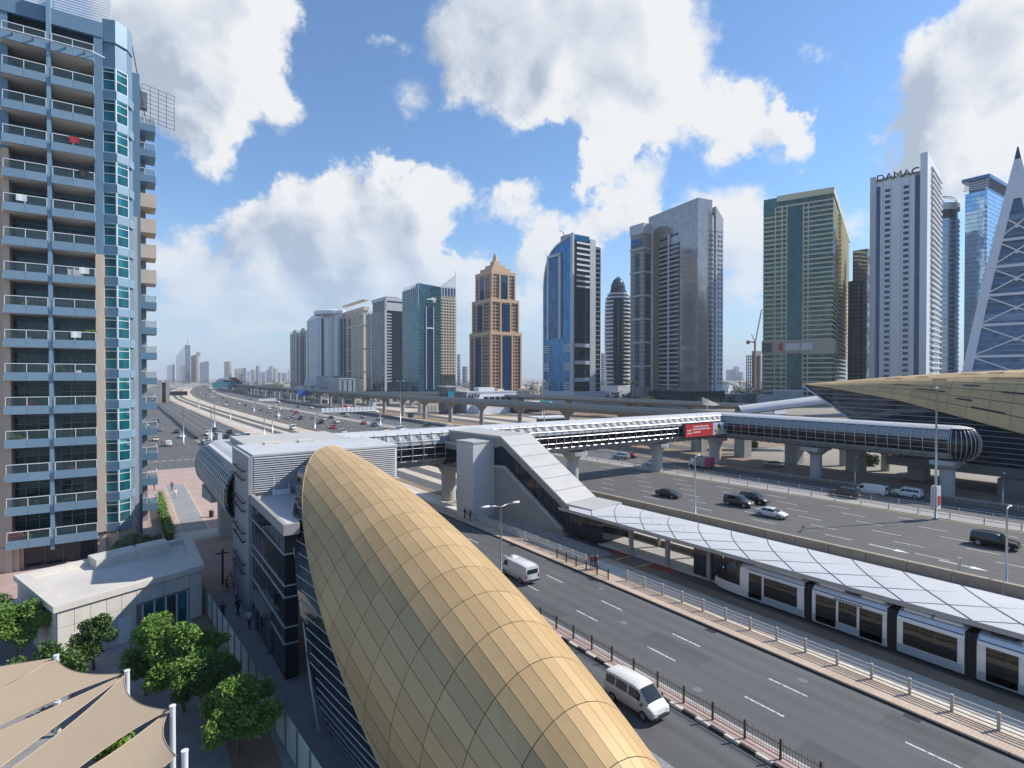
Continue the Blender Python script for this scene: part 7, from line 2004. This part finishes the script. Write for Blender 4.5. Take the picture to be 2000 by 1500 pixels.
roadsign('road_sign', 'bright blue road sign beside the far viaduct', 121, 480, 4.6, 6.2, 11.2, bl, (0,))
roadsign('road_sign', 'wide teal sign board near the far overpass', 128, 980, 17, 6, 14, tl_, (-.8, .8))
roadsign('road_sign', 'green road sign in front of the white showroom', 152, 196, 2.6, 8.4, 11.2, gn, (0,))
roadsign('road_sign', 'small green sign on the verge beside the gantry', 118, 262, 1.5, 1.0, 3.4, gn, (0,))
for i, (x, y) in enumerate(((22.6, 205), (24.2, 196))):
    roadsign('advert_panel', 'red and white poster panel on a lamp post at the crossing, %s' % ('farther' if i == 0 else 'nearer'), x, y, .6, 1.4, 3.6, M['paint'], (0,))
lt_ = thing('stair_tower', 'grey stair tower of a footbridge far up the street', 'stair tower', (27, 560, 0))
for x in (22.5, 28.0): part(lt_, 'shaft', MB().box(x, x + 2.8, 556, 562, 0, 19), M['concrete'])
part(lt_, 'dark_core', MB().box(25.3, 28, 557, 561, 0, 17), gdark)
part(lt_, 'walkway', MB().box(-60, 22.5, 556, 561, 9, 13), M['concrete'])
part(lt_, 'stair', MB().box(30.8, 44, 557, 561, 6, 9.5), gdark)
wb = thing('red_banner', 'red and white inflated promotion sphere on the highway verge', 'banner', (112.6, 345, 0))
part(wb, 'sphere', MB().loft([[(112.6 + r_ * math.cos(a), 345 + r_ * math.sin(a), 2.3 + z) for a in np.linspace(0, 6.283, 14, endpoint=False)] for z, r_ in ((-2.1, .3), (-1.5, 1.6), (-.5, 2.2), (.5, 2.2), (1.5, 1.6), (2.1, .3))]), M['p_red'], True)

# ---------------------------------------------------------------- people
def person_mesh(pose):
    """one continuous skinned figure 1.72 m tall facing -Y"""
    sw = pose.get('swing', .0); arm = pose.get('arm', .12)
    J = [((0, 0, .93), .135), ((0, 0, 1.12), .125), ((0, 0, 1.32), .15), ((0, 0, 1.45), .07), ((0, -.01, 1.53), .065), ((0, -.02, 1.60), .098), ((0, -.01, 1.69), .075)]
    E_ = [(i, i + 1) for i in range(6)]
    for s_ in (-1, 1):
        f = sw * s_
        k = len(J)
        J += [((s_ * .1, 0, .88), .10), ((s_ * .1, -f * .5 - .02, .48), .068), ((s_ * .1, -f + .02 + abs(f) * .1, .09), .045), ((s_ * .11, -f - .12, .035), .04)]
        E_ += [(0, k), (k, k + 1), (k + 1, k + 2), (k + 2, k + 3)]
        k = len(J)
        J += [((s_ * .19, 0, 1.40), .062), ((s_ * .24, f * .45 + .02, 1.14), .048), ((s_ * .23, f * .8 - arm, .93), .036), ((s_ * .22, f * .85 - arm - .03, .83), .032)]
        E_ += [(2, k), (k, k + 1), (k + 1, k + 2), (k + 2, k + 3)]
    me = bpy.data.meshes.new('person')
    me.from_pydata([j[0] for j in J], E_, [])
    o = bpy.data.objects.new('person_tmp', me); COL.objects.link(o)
    md = o.modifiers.new('skin', 'SKIN')
    for i, v in enumerate(me.skin_vertices[0].data): v.radius = (J[i][1], J[i][1] * (.8 if i in (0, 1, 2) else 1)); v.use_root = (i == 0)
    o.modifiers.new('sub', 'SUBSURF').levels = 1
    o.modifiers['sub'].render_levels = 1
    bpy.context.view_layer.update()
    m2 = bpy.data.meshes.new_from_object(o.evaluated_get(bpy.context.evaluated_depsgraph_get()))
    bpy.data.objects.remove(o)
    return m2
POSE = [person_mesh({}), person_mesh({'swing': .22}), person_mesh({'swing': -.26, 'arm': .05}), person_mesh({'swing': .1, 'arm': .28})]
skin_ = mat('skin', (.36, .22, .15), .6, var=.05)
hair_ = mat('hair_black', (.015, .012, .01), .6, var=0)
CL = {}
def cloth(c):
    if c not in CL: CL[c] = mat('cloth_%d' % len(CL), c, .85, var=.1, scale=6)
    return CL[c]
def person(label, x, y, z, rz, pose, shirt, trousers, long_sleeve=True):
    me = POSE[pose].copy()
    me.materials.clear()
    for m_ in (cloth(shirt), cloth(trousers), skin_, hair_, M['black']): me.materials.append(m_)
    idx = []
    for p in me.polygons:
        c = p.center
        if c.z > 1.64 or (c.z > 1.53 and c.y > .03): i = 3
        elif c.z > 1.44: i = 2
        elif abs(c.x) > .17 and c.z < 1.2 and c.z > .7: i = 2 if (not long_sleeve or c.z < .92) else 0
        elif c.z > .93: i = 0
        elif c.z > .09: i = 1
        else: i = 4
        idx.append(i)
    me.polygons.foreach_set('material_index', idx)
    me.polygons.foreach_set('use_smooth', [True] * len(idx))
    o = link('person', me, None, loc=(x, y, z), rz=rz)
    o['label'], o['category'], o['group'] = label, 'person', 'people on foot'
def pxg(px, py): g_ = G(px, py, .05); return g_.x, g_.y
ppl = [('person in white shirt walking past the dark station doorway', 487, 1229, 1, (.6, .6, .62), (.05, .05, .06), 2.6), ('person in pale top by the grey fin wall', 462, 1180, 0, (.45, .42, .5), (.03, .03, .04), 1.0),
       ('person in black beside the one in the pale top', 465, 1203, 2, (.02, .02, .02), (.02, .02, .025), .6), ('person in dark clothes next to the hoarding end', 435, 1213, 3, (.03, .03, .035), (.02, .02, .02), 2.9),
       ('person in white robe-like clothes on the plaza lane', 343, 972, 1, (.7, .68, .64), (.6, .57, .52), .3), ('person in dark shirt standing on the plaza near the hedge', 301, 958, 0, (.04, .05, .08), (.05, .05, .06), 1.3),
       ('person under a dark umbrella-like pack on the plaza', 336, 958, 2, (.06, .06, .12), (.18, .08, .07), .2), ('two-tone dressed walker on the pink corner paving', 316, 869, 1, (.4, .06, .06), (.04, .04, .05), .2),
       ('person in dark top at the pink corner paving edge', 306, 860, 0, (.05, .05, .06), (.05, .05, .07), .8), ('person in black at the railing below the lift tower', 898, 1016, 0, (.02, .02, .02), (.03, .03, .04), .6),
       ('person in grey beside the one in black at the railing', 911, 1020, 1, (.06, .065, .08), (.04, .045, .06), 2.2), ('person in dark red waiting at the crossing fence', 1159, 1112, 0, (.28, .04, .05), (.10, .14, .25), 2.8),
       ('person in black at the crossing between two others', 1170, 1112, 1, (.02, .02, .02), (.05, .06, .1), 2.4), ('person in bright red top at the tram crossing', 1183, 1108, 2, (.5, .03, .06), (.25, .25, .28), 1.2),
       ('person in dark clothes waiting on the tram platform', 1341, 1096, 3, (.02, .02, .022), (.02, .02, .02), 1.5), ('person walking on the sand beyond the station columns', 1711, 903, 1, (.03, .03, .03), (.03, .03, .03), 1.0),
       ('second walker on the sand beyond the station columns', 1716, 902, 2, (.05, .05, .06), (.03, .03, .03), 1.1), ('third walker on the sand, farther right by the fence', 1729, 905, 0, (.05, .04, .04), (.03, .03, .03), .6)]
for lb, px, py, ps, c1, c2, rz in ppl:
    x, y = pxg(px, py)
    z = .05
    if 'platform' in lb: x, y, z = CN(38.4) + 3.4, 38.4, .38
    if 'crossing' in lb: x = SR_R(y) + 1.6 + .5 * (px - 1160) / 20; z = .13
    if 'railing' in lb: x = SR_R(y) + 1.3; z = .13
    person(lb, x, y, z, rz, ps, c1, c2)
bn = thing('litter_bin', 'dark round litter bin on the plaza below the bridge end', 'bin', (*pxg(413, 1010), .05))
x, y = pxg(413, 1010)
part(bn, 'drum', MB().cyl((x, y), .32, .05, 1.0, 14), M['dark_metal'], 40); part(bn, 'lid', MB().cyl((x, y), .35, 1.0, 1.1, 14), M['grey_metal'], 40)
x, y = pxg(435, 1142)
lp = thing('plaza_post', 'dark signpost with short cross arm on the shaded plaza', 'signpost', (x, y, .05))
part(lp, 'post', MB().box(x - .09, x + .09, y - .09, y + .09, .05, 3.7), M['dark_metal']); part(lp, 'cross_arm', MB().box(x - .6, x + .6, y - .05, y + .05, 3.2, 3.32), M['dark_metal'])
for i, (px, py) in enumerate(((443, 1148), (455, 1135), (452, 1155))):
    x, y = pxg(px, py)
    t = thing('bicycle', 'bicycle leaning near the plaza signpost, %s' % ('closest to the post', 'farthest back', 'closest to the wall')[i], 'bicycle', (x, y, .05), .5 * i, 'bicycles by the signpost')
    for yy in (-.5, .5): part(t, 'wheel', MB().tube([(0, yy + .32 * math.cos(a), .33 + .32 * math.sin(a)) for a in np.linspace(0, 6.283, 16, endpoint=False)], .025, 5, closed=True), M['black'], local=True)
    part(t, 'frame', MB().tube([(0, -.5, .33), (0, -.15, .75), (0, .4, .8), (0, .5, .33)], .02, 5).tube([(0, -.15, .75), (0, 0, .33), (0, .4, .78)], .02, 5), M['dark_metal'], local=True)
    part(t, 'saddle', MB().bbox(-.07, .07, -.3, -.05, .86, .92, .02), M['black'], local=True)
    part(t, 'handlebar', MB().tube([(-.25, .42, .98), (.25, .42, .98)], .02, 5).tube([(0, .42, .98), (0, .4, .78)], .02, 5), M['dark_metal'], local=True)

# ---------------------------------------------------------------- air
hv = bpy.data.materials.new('haze_air')
hv.use_nodes = True
hv.node_tree.nodes.clear()
b = NB(hv.node_tree)
o_ = b.n('ShaderNodeOutputMaterial'); pv = b.n('ShaderNodeVolumePrincipled')
pv.inputs['Color'].default_value = (.80, .88, 1.0, 1)
pv.inputs['Density'].default_value = .00012
pv.inputs['Anisotropy'].default_value = .0
hv.node_tree.links.new(pv.outputs[0], o_.inputs['Volume'])
MB().box(-14500, 14500, -14500, 14500, -1.2, 330).build('haze', hv, kind='stuff')
